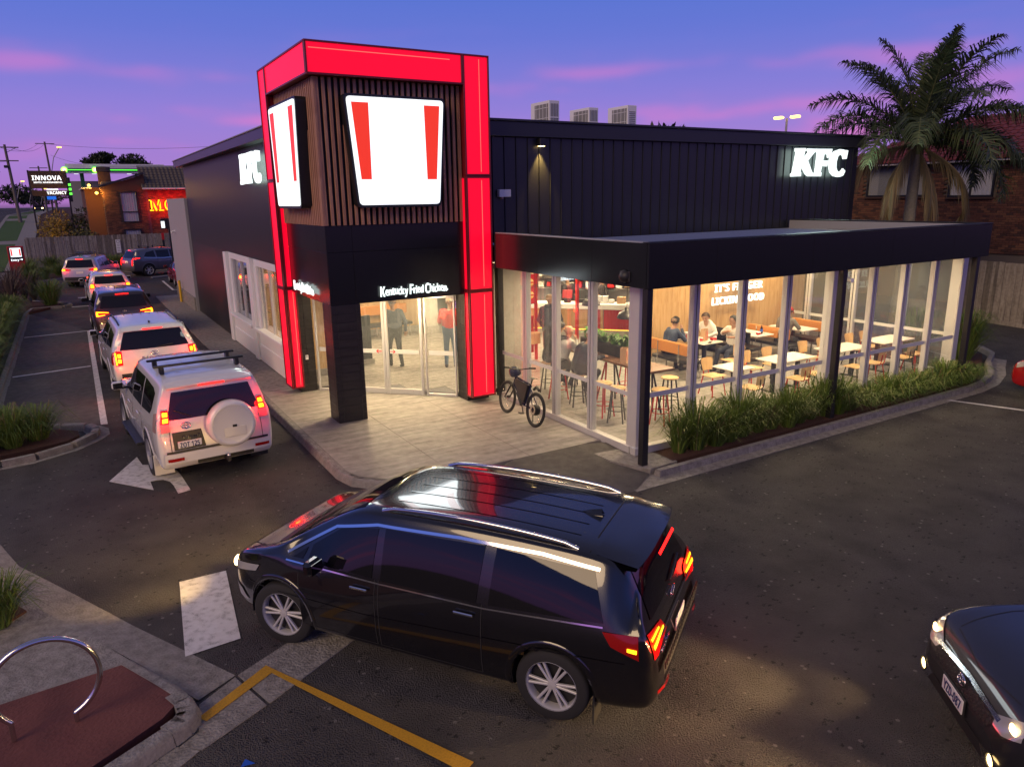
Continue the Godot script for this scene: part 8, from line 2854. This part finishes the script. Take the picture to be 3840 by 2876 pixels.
	figure("boy in navy jumper resting his cheek on his hand", Vector3(12.42, KF, -13.3), -PI / 2, lo.merged({"top": Color(0.028, 0.045, 0.085), "legs": dark, "elbows": [Vector3(-0.26, 0.82, -0.3), Vector3(0.24, 0.8, -0.34)], "wrists": [Vector3(-0.1, 0.8, -0.5), Vector3(0.09, 1.06, -0.36)], "reach": [Vector3(0.6, 0, -0.8).normalized(), Vector3(-0.1, 1, 0.1).normalized()], "hair": M.hair_black, "curl": 1.4, "look": Vector3(0, -0.1, -1), "bulk": 0.95}))
	figure("boy in white hoodie sitting across the booth table", Vector3(13.98, KF, -13.42), PI / 2 + 0.2, lo.merged({"top": Color(0.62, 0.60, 0.57), "legs": navy, "hood": true, "elbows": [Vector3(-0.3, 0.84, -0.2), Vector3(0.3, 0.84, -0.2)], "wrists": [Vector3(-0.22, 0.8, -0.42), Vector3(0.2, 0.8, -0.42)], "hair": M.hair_brown, "look": Vector3(-0.2, -0.35, -1), "bulk": 1.05}))
	figure("boy in white t-shirt with black hair slouched at the table end", Vector3(14.0, KF, -12.62), PI / 2 + 0.15, lo.merged({"top": Color(0.62, 0.59, 0.54), "legs": navy, "long": false, "chest": Vector3(0, 0.92, 0.0), "neck": Vector3(0, 1.08, -0.02), "head": Vector3(0, 1.23, -0.06), "elbows": [Vector3(-0.3, 0.86, -0.06), Vector3(0.3, 0.88, -0.06)], "wrists": [Vector3(-0.1, 0.85, -0.26), Vector3(0.04, 0.98, -0.22)], "knees": [Vector3(-0.14, 0.5, -0.44), Vector3(0.14, 0.5, -0.44)], "ankles": [Vector3(-0.12, 0.08, -0.6), Vector3(0.14, 0.08, -0.55)], "hair": M.hair_black, "look": Vector3(0.5, 0.0, -1), "bulk": 0.95}, true))
	figure("diner in grey hoodie and red cap seen from behind", Vector3(15.95, KF, -12.75), -PI / 2, lo.merged({"top": Color(0.12, 0.115, 0.105), "legs": dark, "hood": true, "elbows": [Vector3(-0.32, 0.84, -0.26), Vector3(0.32, 0.84, -0.26)], "wrists": [Vector3(-0.15, 0.8, -0.46), Vector3(0.15, 0.8, -0.46)], "hair": M.hair_brown, "cap": M.cap_red, "look": Vector3(0, -0.5, -1), "bulk": 1.15}))
	# staff behind the counter
	var e := Vector3(0.695, 0, 0.719)
	var nn := Vector3(-0.719, 0, 0.695)
	for k in 2:
		var q: Vector3 = Vector3(12.58, KF, -19.48) + e * [0.75, 1.9][k] + nn * -1.1
		figure(["staff member in black uniform at the tills with back turned", "staff member in black uniform with red hem by the cartons"][k], q, [-0.4, 0.9][k], {"top": Color(0.012, 0.011, 0.012), "legs": dark, "knees": st_k, "ankles": st_a, "long": false, "elbows": [Vector3(-0.3, 1.2, -0.04), Vector3(0.3, 1.2, -0.04)], "wrists": [Vector3(-0.22, 1.1, -0.26), Vector3(0.22, 1.1, -0.26)], "hair": M.hair_black, "cap": M.print_red if k else M.black_plastic, "cell": 0.022})

# ---------------------------------------------------------------- plants
func clump_mesh(sd: int, n: int, hgt: float, spread: float, droop: float, w := 0.006) -> ArrayMesh:
	var r := RandomNumberGenerator.new()
	r.seed = sd
	var g := Geo.new()
	for k in n:
		var a := r.randf() * TAU
		var o := Vector3(cos(a), 0, sin(a))
		var b := o * r.randf() * spread * 0.22
		var h := hgt * r.randf_range(0.5, 1.08)
		var lean := spread * r.randf_range(0.15, 1.0)
		var tw := Vector3(r.randf_range(-0.1, 0.1), 0, r.randf_range(-0.1, 0.1)) * spread
		var p1 := b + o * lean * 0.35 + Vector3(0, h * 0.62, 0) + tw * 0.5
		var p2 := b + o * lean * 0.72 + Vector3(0, h * (1.0 - droop * 0.25 * lean / spread), 0) + tw
		var p3 := b + o * lean * 1.1 + Vector3(0, h * (1.0 - droop * r.randf_range(0.3, 0.95) * lean / spread), 0) + tw * 1.4
		var sdv := o.cross(Vector3.UP).rotated(Vector3.UP, r.randf_range(-0.7, 0.7))
		var tone := r.randf()
		g.tint = Color(0.045, 0.095, 0.014).lerp(Color(0.15, 0.22, 0.035), tone) if r.randf() > 0.08 else Color(0.22, 0.18, 0.08)
		var n0 := (p1 - b).cross(sdv).normalized()
		var ws := sdv * w
		g.t3(b - ws, b + ws, p1 + ws, n0, n0, n0)
		g.t3(b - ws, p1 + ws, p1 - ws, n0, n0, n0)
		var n1 := (p2 - p1).cross(sdv).normalized()
		g.t3(p1 - ws, p1 + ws, p2 + ws * 0.7, n1, n1, n1)
		g.t3(p1 - ws, p2 + ws * 0.7, p2 - ws * 0.7, n1, n1, n1)
		g.t3(p2 - ws * 0.7, p2 + ws * 0.7, p3, n1, n1, n1)
	return g.mesh()

func leafy(called: String, label: String, cat: String, at: Vector3, rad: Vector3, n: int, ls: float, cols: Array, trunk_h: float, group := "", sd := 1, flat_top := 0.0) -> Node3D:
	var t := thing(called, label, cat, at, 0.0, group)
	var r := RandomNumberGenerator.new()
	r.seed = sd
	var lob := []
	for k in 9:
		var a := r.randf() * TAU
		lob.append(Vector3(cos(a) * rad.x * r.randf_range(0.2, 0.7), trunk_h + rad.y * r.randf_range(0.3, 1.4) * (1.0 - flat_top * 0.4), sin(a) * rad.z * r.randf_range(0.2, 0.7)))
	var g := Geo.new()
	for k in n:
		var c: Vector3 = lob[k % lob.size()]
		var d := Vector3(r.randfn(), r.randfn(), r.randfn()).normalized()
		var p := c + d * rad * r.randf_range(0.35, 0.62) * Vector3(1, 0.7 - 0.35 * flat_top, 1)
		var sdv := Vector3(r.randfn(), r.randfn() * 0.6, r.randfn()).normalized()
		var ln := (d + Vector3(r.randfn(), r.randfn(), r.randfn()) * 0.6).normalized() * ls * r.randf_range(0.6, 1.3)
		g.tint = Color(cols[0]).lerp(cols[1], r.randf())
		g.blade(p, p + ln * 0.5, p + ln, ls * 0.28, sdv)
	put("crown", g, M.foliage, t)
	if trunk_h > 0.3:
		put("trunk", tb([Vector3.ZERO, Vector3(rad.x * 0.05, trunk_h * 0.6, 0), Vector3(0, trunk_h + rad.y * 0.5, 0)], [rad.x * 0.07 + 0.03, rad.x * 0.05 + 0.02, rad.x * 0.02 + 0.01], 8), M.bark, t)
		for k in 5:
			put("limb", tb([Vector3(0, trunk_h * 0.85, 0), Vector3(0, trunk_h, 0).lerp(lob[k], 0.5), lob[k]], [rad.x * 0.04 + 0.015, rad.x * 0.02 + 0.01, 0.008], 6), M.bark, t)
	else:
		put("stem", tb([Vector3.ZERO, Vector3(0, maxf(trunk_h, 0.1) + rad.y * 0.6, 0)], 0.02, 6), M.bark, t)
	return t

func palm(at: Vector3, top: float) -> void:
	var p := thing("palm_tree", "feathery palm with pale ringed trunk beside the brick house", "palm", at)
	var tr := []
	var rads := []
	var n := 40
	for k in n + 1:
		var u := float(k) / n
		tr.append(Vector3(0.18 * u * u - 0.05 * u, top * u, 0.06 * sin(u * 3)))
		rads.append(lerpf(0.21, 0.15, u) + (0.008 if k % 2 else 0.0) + (0.05 * smoothstep(0.9, 1.0, u)))
	put("trunk", tb(tr, rads, 14), M.palm_bark, p)
	var c: Vector3 = tr[-1]
	put("crown_shaft", tb([c - Vector3(0, 0.1, 0), c + Vector3(0, 0.5, 0), c + Vector3(0.02, 1.1, 0)], [0.2, 0.17, 0.06], 10), M.palm_shaft, p)
	var r := RandomNumberGenerator.new()
	r.seed = 41
	# azimuth (from +x towards +z), start elevation, length, droop, material
	var fr := [[-2.6, 1.05, 3.5, 0.75, 0], [-2.3, 0.75, 3.6, 0.95, 0], [-2.75, 0.5, 3.7, 1.0, 0], [-2.55, 0.2, 3.5, 1.15, 0], [3.0, 0.3, 3.5, 1.25, 0], [-2.9, -0.1, 3.6, 1.2, 1], [0.6, 1.1, 3.7, 0.75, 0], [0.3, 0.85, 3.7, 0.95, 0], [0.75, 0.55, 3.7, 1.0, 0], [0.5, 0.3, 3.6, 1.2, 0], [1.0, 0.2, 3.5, 1.3, 0], [0.9, -0.05, 3.4, 1.4, 0], [0.2, 0.1, 3.3, 1.4, 0], [-0.6, 1.2, 3.5, 0.6, 0], [-1.2, 1.0, 3.6, 0.8, 0], [-1.8, 1.15, 3.4, 0.7, 0], [-1.0, 0.6, 3.6, 1.0, 0], [-1.7, 0.5, 3.5, 1.1, 0], [1.6, 1.2, 3.4, 0.7, 0], [2.3, 1.15, 3.5, 0.75, 0], [2.1, 0.75, 3.4, 1.1, 0], [1.4, 0.6, 3.4, 1.2, 0], [2.6, 0.45, 3.5, 1.25, 0], [1.8, 0.3, 3.2, 1.5, 0], [2.0, 1.4, 3.2, 0.5, 0], [0.0, 1.4, 3.4, 0.5, 0], [-2.1, 1.4, 3.3, 0.55, 0], [1.9, -0.9, 2.4, 0.9, 1], [1.2, -0.5, 2.9, 1.3, 1], [2.9, -0.3, 3.2, 1.3, 1]]
	for f in fr:
		var g := Geo.new()
		var az: float = f[0]
		var hd := Vector3(cos(az), 0, sin(az))
		var sidev := hd.cross(Vector3.UP).normalized()
		var el: float = f[1]
		var len: float = f[2]
		var pos := c + Vector3(0, 0.35 + 0.2 * sin(el), 0) + hd * 0.08
		var pts := [pos]
		var segs := 26
		var dead: bool = f[4] == 1
		for k in segs:
			var u := (k + 1.0) / segs
			var e2: float = el - f[3] * u * u * 1.25
			pos += (hd * cos(e2) + Vector3.UP * sin(e2)) * len / segs
			pts.append(pos)
		var rr := []
		for k in pts.size():
			rr.append(lerpf(0.032, 0.005, float(k) / pts.size()))
		g.tint = Color(0.10, 0.11, 0.04) if not dead else Color(0.20, 0.15, 0.08)
		g.tube(pts, rr, 5)
		for k in range(3, segs * 4):
			var u := k / (segs * 4.0)
			var i := mini(int(u * segs), segs - 1)
			var q: Vector3 = pts[i].lerp(pts[i + 1], u * segs - i)
			var tang: Vector3 = (pts[i + 1] - pts[i]).normalized()
			var upv := sidev.cross(tang).normalized()
			if upv.y < 0:
				upv = -upv
			for s in [-1.0, 1.0]:
				var ln := (0.74 * sin(PI * (0.12 + 0.86 * u)) + 0.14) * r.randf_range(0.8, 1.1)
				var d: Vector3 = (sidev * s * r.randf_range(0.6, 1.0) + tang * r.randf_range(0.35, 0.8) + upv * r.randf_range(-0.35, 0.55)).normalized()
				if dead:
					d = (d * 0.45 + tang * 0.8 + Vector3.DOWN * 0.5).normalized()
				var p1: Vector3 = q + d * ln * 0.55
				var p2: Vector3 = q + d * ln + Vector3.DOWN * ln * (0.5 if not dead else 0.6)
				g.tint = Color(0.028, 0.05, 0.016).lerp(Color(0.085, 0.11, 0.045), r.randf()) if not dead else Color(0.17, 0.125, 0.06).lerp(Color(0.10, 0.09, 0.05), r.randf())
				g.blade(q, p1, p2, 0.021, tang.cross(d).normalized().cross(d).normalized())
		put("frond", g, M.foliage, p)
	# seed bunch and spathe
	var sg := Geo.new()
	for k in 90:
		var o := Vector3(r.randfn() * 0.12, r.randfn() * 0.2, r.randfn() * 0.12)
		sg.lathe([Vector2(0, -0.018), Vector2(0.016, 0), Vector2(0, 0.018)], Transform3D(Basis(), c + Vector3(-0.2, 0.35, 0.38) + o), 5)
	put("seed_bunch", sg, M.leaf_bright, p)
	put("spathe", tb([c + Vector3(-0.15, 0.5, 0.25), c + Vector3(-0.28, 0.85, 0.4), c + Vector3(-0.36, 1.05, 0.46)], [0.03, 0.12, 0.02], 8), M.fence_wood, p)

func plants() -> void:
	var fo := mat("foliage", Color.WHITE, 0.6)
	fo.vertex_color_use_as_albedo = true
	fo.backlight_enabled = true
	fo.backlight = Color(0.25, 0.25, 0.25)
	mat("bark", lin(0.08, 0.06, 0.045), 0.9)
	tri(mat("palm_bark", Color.WHITE, 0.9), ramp_tex(noise_image(51, 0.05, 256, 3), noise_image(52, 0.2, 256, 2), 0.5, [Color(0.13, 0.12, 0.09), Color(0.24, 0.225, 0.18), Color(0.32, 0.30, 0.25)]), 0.8)
	mat("palm_shaft", lin(0.16, 0.20, 0.06), 0.6)
	# strappy clumps in front of the dining room
	var tall := [clump_mesh(1, 330, 0.78, 0.56, 0.6, 0.0075), clump_mesh(2, 320, 0.84, 0.6, 0.55, 0.0075), clump_mesh(3, 330, 0.74, 0.62, 0.7, 0.0075)]
	var low := [clump_mesh(4, 330, 0.6, 0.78, 1.15, 0.0085), clump_mesh(5, 320, 0.56, 0.8, 1.2, 0.0085)]
	var r := RandomNumberGenerator.new()
	r.seed = 8
	var x := 8.75
	var k := 0
	while x < 18.3:
		var is_low := x > 13.4
		var o := thing("grass_clump", "arching green strappy clump on the mulch right of the mid post" if is_low else "upright green strappy clump on the mulch left of the mid post", "plant", Vector3(x, 0.1, -8.98 + r.randf_range(-0.06, 0.08)), r.randf() * TAU, "strappy clumps along the dining room glass")
		put("leaves", low[k % 2] if is_low else tall[k % 3], M.foliage, o)
		o.scale = Vector3.ONE * r.randf_range(0.85, 1.12)
		x += r.randf_range(0.36, 0.46) if not is_low else r.randf_range(0.5, 0.66)
		k += 1
	var big := clump_mesh(6, 700, 1.35, 0.85, 0.5, 0.007)
	for q in [[20.2, -10.25, "largest fountain of green grass at the bed's far corner"], [19.6, -11.3, "tall green grass behind the largest fountain of grass"]]:
		var o := thing("tall_grass", q[2], "plant", Vector3(q[0], 0.1, q[1]))
		put("leaves", big, M.foliage, o)
	# near corner clump
	var nc := clump_mesh(7, 420, 0.6, 0.5, 0.7)
	for q in [[-1.22, -8.85, "yellow-green grass clump on the mulch by the near footpath"], [-1.75, -9.3, "second grass clump behind the one by the near footpath"]]:
		var o := thing("grass_clump", q[2], "plant", Vector3(q[0], 0.12, q[1]))
		put("leaves", nc, M.foliage, o)
	# left island and bed
	var isl := [clump_mesh(9, 420, 0.8, 0.75, 0.8), clump_mesh(10, 420, 0.72, 0.8, 0.95)]
	for q in [[-1.45, -16.05], [-1.05, -16.35], [-2.0, -16.2], [-1.6, -16.6], [-2.5, -16.5], [-2.2, -15.9]]:
		var o := thing("grass_clump", "arching green clump on the rounded island end", "plant", Vector3(q[0], 0.1, q[1]), r.randf() * 6, "clumps on the island end")
		put("leaves", isl[k % 2], M.foliage, o)
		k += 1
	var z := -18.2
	while z > -37.0:
		for e in 2:
			var o := thing("grass_clump", "shaggy green clump in the long bed beside the parking bays", "plant", Vector3(-2.55 - e * 0.6 + r.randf_range(-0.12, 0.12), 0.1, z + r.randf_range(-0.3, 0.3)), r.randf() * 6, "clumps beside the parking bays")
			put("leaves", isl[k % 2], M.foliage, o)
			o.scale = Vector3.ONE * r.randf_range(0.95, 1.3)
			k += 1
		z -= 0.85
	var flax := []
	for sd in [21, 22]:
		var g := Geo.new()
		var rr := RandomNumberGenerator.new()
		rr.seed = sd
		for q in 90:
			var a := rr.randf() * TAU
			var o := Vector3(cos(a), 0, sin(a))
			var hh := rr.randf_range(0.7, 1.5)
			g.tint = Color(0.035, 0.022, 0.018).lerp(Color(0.10, 0.065, 0.045), rr.randf())
			var p1 := o * 0.25 + Vector3(0, hh * 0.6, 0)
			g.blade(o * 0.06, p1, o * rr.randf_range(0.4, 0.9) + Vector3(0, hh, 0), 0.022, o.cross(Vector3.UP))
		flax.append(g.mesh())
	for q in [[-2.6, -40.6], [-2.2, -42.4], [-2.9, -43.6], [-1.8, -41.6], [-2.8, -46.0], [-2.5, -38.6], [-3.0, -41.8], [-2.9, -48.5]]:
		var o := thing("flax", "dark bronze flax in the bed near the entry sign", "plant", Vector3(q[0], 0.1, q[1]), r.randf() * 6, "bronze flax plants")
		put("leaves", flax[k % 2], M.foliage, o)
		k += 1
	for q in [[-1.1, -39.3], [-2.2, -50.2], [-1.6, -53.5], [-0.8, -55.6], [-2.4, -54.0], [0.2, -57.5], [-1.2, -58.2], [1.2, -58.6], [2.2, -58.6], [-2.6, -58.4], [2.9, -59.2]]:
		var o := thing("grass_clump", "grass clump in the bed below the back fence", "plant", Vector3(q[0], 0.1, q[1]), r.randf() * 6, "clumps below the back fence")
		put("leaves", isl[k % 2], M.foliage, o)
		o.scale = Vector3.ONE * r.randf_range(1.0, 1.7)
		k += 1
	# garden of the motel
	var dk := [Color(0.012, 0.02, 0.008), Color(0.04, 0.055, 0.02)]
	leafy("dark_shrub", "dark dense shrub beside the motel entrance", "shrub", Vector3(1.3, 0.4, -70.5), Vector3(1.7, 2.0, 1.2), 1500, 0.22, dk, 0.4, "", 3)
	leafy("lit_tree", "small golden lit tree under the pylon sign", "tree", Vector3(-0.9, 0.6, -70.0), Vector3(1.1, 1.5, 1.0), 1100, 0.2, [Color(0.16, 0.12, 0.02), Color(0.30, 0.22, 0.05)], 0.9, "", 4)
	omni(Vector3(-1.1, 0.95, -68.9), Color8(255, 200, 80), 1.6, 0.05)
	leafy("round_shrub", "rounded grey green shrub behind the back fence", "shrub", Vector3(0.9, 0.5, -66.5), Vector3(0.9, 1.0, 0.8), 900, 0.14, [Color(0.03, 0.045, 0.02), Color(0.08, 0.10, 0.05)], 0.5, "", 6)
	leafy("low_shrub", "low wide shrub by the motel window", "shrub", Vector3(2.1, 0.4, -65.0), Vector3(1.0, 0.8, 0.7), 800, 0.13, dk, 0.7, "", 7)
	# distant trees
	leafy("flat_topped_tree", "broad flat topped cypress on the skyline above the petrol canopy", "tree", Vector3(7.6, 3.3, -180), Vector3(3.3, 2.6, 2.5), 2600, 0.55, dk, 8.8, "", 11, 0.8)
	leafy("flat_topped_tree", "wider dark cypress on the skyline beside the flat topped one", "tree", Vector3(14.4, 3.3, -182), Vector3(4.4, 3.0, 2.5), 3000, 0.55, dk, 7.8, "", 12, 0.6)
	for q in [[-17.0, -210.0, 5.0, 10.0, 13], [-23.0, -230.0, 6.0, 8.5, 14], [-11.5, -260.0, 6.0, 5.0, 15], [-6.0, -300.0, 7.0, 4.0, 16], [-16.5, -165.0, 3.2, 7.0, 17]]:
		leafy("street_tree", "dark dense tree at the far end of the street", "tree", Vector3(q[0], 3.2, q[1]), Vector3(q[2], q[3] * 0.6, q[2]), 1800, 0.8, dk, q[3] * 0.35, "trees at the end of the street", q[4])
	for q in [[27.5, -31.0, 7.8, 21], [38.0, -38.0, 6.8, 22]]:
		leafy("garden_tree", "dark tree behind the restaurant parapet and palm" if q[3] == 21 else "dark tree behind the brick house roof", "tree", Vector3(q[0], 0, q[1]), Vector3(2.2, 1.6, 2.2), 1500, 0.4, dk, q[2] - 2.4, "", q[3])
	palm(Vector3(23.0, 0, -13.95), 5.6)

# ---------------------------------------------------------------- small things outside
func bicycle() -> void:
	# wheels on a line along the glass; local x runs from rear to front wheel
	var rear := Vector3(7.33, 0.13, -11.55)
	var front := Vector3(7.38, 0.13, -12.72)
	var d := (front - rear).normalized()
	var b := thing("electric_bicycle", "black electric bicycle with frame bag leaning beside the red pillar", "bicycle", rear)
	var up := (Vector3.UP + d.cross(Vector3.UP) * 0.16).normalized()
	b.transform = Transform3D(Basis(d, up, d.cross(up)), rear)
	var W := front.distance_to(rear)
	var R := 0.345
	for k in 2:
		var c := Vector3(W * k, R, 0)
		var wn := Node3D.new()
		wn.name = "wheel"
		b.add_child(wn, true)
		var ty := []
		var rm := []
		for i in 37:
			var a := TAU * i / 36
			ty.append(c + Vector3(cos(a), sin(a), 0) * (R - 0.028))
			rm.append(c + Vector3(cos(a), sin(a), 0) * (R - 0.06))
		put("tyre", tb(ty, 0.03, 8), M.rubber, wn)
		put("rim", tb(rm, 0.013, 6), M.black_metal, wn)
		for i in 24:
			var a := TAU * i / 24 + 0.1 * (i % 2)
			put("spoke", tb([c + Vector3(0.03 * cos(a + 1.2), 0.03 * sin(a + 1.2), 0.03 * (1 if i % 2 else -1)), c + Vector3(cos(a), sin(a), 0) * (R - 0.06)], 0.0022, 4), M.steel, wn)
		var hb := Geo.new()
		hb.lathe([Vector2(0, -0.06), Vector2(0.1 if k == 0 else 0.03, -0.05), Vector2(0.115 if k == 0 else 0.03, 0.0), Vector2(0.1 if k == 0 else 0.03, 0.05), Vector2(0, 0.06)], Transform3D(Basis(Vector3(1, 0, 0), Vector3(0, 0, 1), Vector3(0, -1, 0)), c), 20)
		put("hub_motor" if k == 0 else "hub", hb, M.black_metal, wn)
		var dg := Geo.new()
		dg.lathe([Vector2(0.05, 0.0), Vector2(0.095, 0.0)], Transform3D(Basis(Vector3(1, 0, 0), Vector3(0, 0, 1), Vector3(0, -1, 0)), c + Vector3(0, 0, -0.07)), 20)
		put("brake_disc", dg, M.steel, wn)
	var bb := Vector3(0.44, 0.33, 0)
	var st := Vector3(0.30, 0.78, 0)
	var hd := Vector3(0.92, 0.82, 0)
	var hdl := Vector3(0.96, 0.68, 0)
	for q in [[bb, st, 0.017], [st, hd, 0.018], [bb, hdl, 0.024], [hd + Vector3(-0.02, 0.06, 0), hdl, 0.022]]:
		put("frame_tube", tb([q[0], q[1]], q[2], 8), M.bike_blue, b)
	for s in [-1.0, 1.0]:
		put("chain_stay", tb([bb, Vector3(0, R, s * 0.07)], 0.011, 6), M.bike_blue, b)
		put("seat_stay", tb([st - Vector3(0, 0.06, 0), Vector3(0, R, s * 0.07)], 0.01, 6), M.bike_blue, b)
		put("fork_leg", tb([hdl + Vector3(0.005, -0.02, s * 0.06), Vector3(W, R, s * 0.06)], 0.018, 8), M.black_metal, b)
		put("pedal", bx(bb + Vector3(s * 0.1, s * 0.13, s * 0.12), Vector3(0.1, 0.02, 0.09), 0.005), M.black_plastic, b)
		put("crank", tb([bb + Vector3(0, 0, s * 0.06), bb + Vector3(s * 0.1, s * 0.13, s * 0.07)], 0.012, 6), M.black_metal, b)
		put("grip", tb([Vector3(0.84, 1.02, s * 0.24), Vector3(0.80, 1.03, s * 0.37)], 0.017, 8), M.rubber, b)
	put("handlebar", tb([Vector3(0.84, 1.02, -0.26), Vector3(0.9, 0.98, -0.1), Vector3(0.9, 0.98, 0.1), Vector3(0.84, 1.02, 0.26)], 0.013, 8), M.black_metal, b)
	put("stem", tb([hd + Vector3(-0.02, 0.06, 0), Vector3(0.9, 0.98, 0)], 0.018, 8), M.black_metal, b)
	put("seat_post", tb([st, Vector3(0.27, 0.9, 0)], 0.014, 8), M.black_metal, b)
	var sd := Geo.new()
	sd.grid([PackedVector3Array([Vector3(0.12, 0.92, -0.07), Vector3(0.12, 0.95, 0), Vector3(0.12, 0.92, 0.07)]), PackedVector3Array([Vector3(0.2, 0.915, -0.075), Vector3(0.2, 0.945, 0), Vector3(0.2, 0.915, 0.075)]), PackedVector3Array([Vector3(0.3, 0.92, -0.035), Vector3(0.3, 0.94, 0), Vector3(0.3, 0.92, 0.035)]), PackedVector3Array([Vector3(0.4, 0.91, -0.015), Vector3(0.4, 0.925, 0), Vector3(0.4, 0.91, 0.015)])], Vector3(0.25, 0.6, 0))
	put("saddle", sd, M.black_vinyl, b)
	var bag := Geo.new()
	bag.prism(poly([[0.33, 0.76], [0.86, 0.79], [0.88, 0.7], [0.47, 0.38], [0.42, 0.4]]), -0.05, 0.05)
	put("frame_bag", bag, M.black_vinyl, b)
	put("rear_guard", tb([Vector3(-0.04, 0.74, 0), Vector3(0.08, 0.79, 0), Vector3(0.16, 0.72, 0)], 0.03, 6), M.black_plastic, b)
	put("kickstand", tb([Vector3(0.2, 0.3, 0.06), Vector3(0.3, 0.01, 0.16)], 0.01, 6), M.black_metal, b)
	put("battery", tb([bb + Vector3(0.12, -0.02, 0.0), Vector3(0.78, 0.52, 0.0)], 0.034, 8), M.black_plastic, b)
	var hm := thing("bicycle_helmet", "dark cycling helmet hanging from the bicycle handlebar", "helmet", b.transform * Vector3(0.99, 0.9, 0.0))
	var hg := Geo.new()
	hg.lathe([Vector2(0, 0.13), Vector2(0.06, 0.115), Vector2(0.1, 0.07), Vector2(0.118, 0.0), Vector2(0.11, -0.05), Vector2(0.1, -0.045)], Transform3D(Basis(Vector3(0, 0, 1), 0.4).scaled(Vector3(1, 1, 1.2)), Vector3.ZERO), 20)
	put("shell", hg, M.helmet, hm)
	for a in [-0.5, 0.0, 0.5]:
		put("vent", bx(Vector3(sin(a) * 0.105, 0.075, cos(a) * 0.0), Vector3(0.03, 0.02, 0.14), 0.008), M.rubber, hm)

func small_things() -> void:
	mat("bike_blue", lin(0.015, 0.02, 0.07), 0.25, 0.4)
	mat("helmet", lin(0.03, 0.035, 0.06), 0.25)
	mat("bollard_yellow", lin(0.65, 0.42, 0.02), 0.5)
	bicycle()
	# bicycle hoop on the red paving
	var hp := thing("bike_hoop", "round brushed steel bicycle hoop on the red paving", "bike rack", Vector3(-0.69, 0.12, -6.68))
	var pts := []
	for k in 41:
		var a := lerpf(-0.36 * PI, 1.24 * PI, k / 40.0)
		pts.append(Vector3(cos(a) * 0.4, 0.45 + sin(a) * 0.4, 0))
	put("ring", tb(pts, 0.024, 14), M.steel, hp)
	for e in [0, 40]:
		var q: Vector3 = pts[e]
		put("foot", tb([q, Vector3(q.x, 0.0, 0)], 0.02, 10), M.steel, hp)
	# entry sign
	var es := thing("entry_sign", "red and white lit entry sign by the garden bed", "sign", Vector3(-2.95, 0.05, -55.8), -0.05)
	put("case", bx(Vector3(0, 1.0, 0), Vector3(0.86, 2.0, 0.16), 0.02), M.red_metal, es)
	put("head", bx(Vector3(0, 1.5, 0.05), Vector3(0.72, 0.85, 0.09), 0.01), M.black_metal, es)
	put("face", bx(Vector3(0, 1.62, 0.1), Vector3(0.58, 0.56, 0.02), 0.004), M.sign_white, es)
	for s in [-1.0, 1.0]:
		put("stripe", bx(Vector3(s * 0.22, 1.62, 0.112), Vector3(0.08, 0.42, 0.006)), M.sign_red, es)
	var tm := words("Entry", 0.12, 0.01)
	var o := put("lettering", tm, M.letter_soft, es)
	o.position = Vector3(-0.1, 1.15, 0.1)
	put("arrow", bx(Vector3(0.22, 1.18, 0.1), Vector3(0.16, 0.025, 0.01)), M.letter_soft, es)
	put("arrow", bx(Vector3(0.28, 1.2, 0.1), Vector3(0.08, 0.025, 0.01), 0.0, Basis(Vector3(0, 0, 1), -0.8)), M.letter_soft, es)
	put("arrow", bx(Vector3(0.28, 1.16, 0.1), Vector3(0.08, 0.025, 0.01), 0.0, Basis(Vector3(0, 0, 1), 0.8)), M.letter_soft, es)
	# height board pole by the drive-through
	var dp := thing("drive_through_sign", "slim black pole with small lit sign beside the grey SUV", "sign", Vector3(5.45, 0, -50.2))
	put("pole", bx(Vector3(0, 1.8, 0), Vector3(0.16, 3.6, 0.16), 0.01), M.black_metal, dp)
	put("head", bx(Vector3(-0.2, 3.3, 0), Vector3(0.55, 0.62, 0.14), 0.01), M.black_metal, dp)
	put("face", bx(Vector3(-0.36, 3.25, 0.08), Vector3(0.2, 0.4, 0.02)), M.sign_white, dp)
	# bollard and wheel stop
	var bo := thing("yellow_bollard", "slim yellow bollard at the grey wing's corner", "bollard", Vector3(4.15, 0, -37.2))
	put("tube", tb([Vector3.ZERO, Vector3(0, 1.0, 0)], 0.055, 12), M.bollard_yellow, bo)
	put("cap", tb([Vector3(0, 1.0, 0), Vector3(0, 1.03, 0)], [0.055, 0.02], 12), M.bollard_yellow, bo)
	var ws := thing("wheel_stop", "pale concrete wheel stop between the red sedan and grey SUV", "wheel stop", Vector3(4.7, 0, -50.7), 0.55)
	put("bar", bx(Vector3(0, 0.06, 0), Vector3(1.5, 0.12, 0.18), 0.03), M.concrete, ws)
	put("pin", tb([Vector3(0.5, 0.1, 0), Vector3(0.5, 0.125, 0)], 0.02, 8), M.steel, ws)
	var cm := thing("wall_camera", "white security camera on the grey wing wall", "camera", Vector3(4.25, 3.25, -37.5))
	put("body", tb([Vector3(0, 0, 0), Vector3(-0.14, -0.04, 0.05)], 0.05, 10), M.white_paint, cm)
	put("mount", bx(Vector3(0.03, 0, 0), Vector3(0.05, 0.1, 0.1), 0.01), M.white_paint, cm)
	var pw := thing("power_socket", "small white power socket on the dark tiled wall", "socket", Vector3(4.42, 0.95, -16.86))
	put("plate", bx(Vector3(0, 0, 0), Vector3(0.07, 0.11, 0.012), 0.004), M.white_paint, pw)
	put("switch", bx(Vector3(0, 0.02, 0.008), Vector3(0.02, 0.03, 0.006)), M.grey_paint, pw)
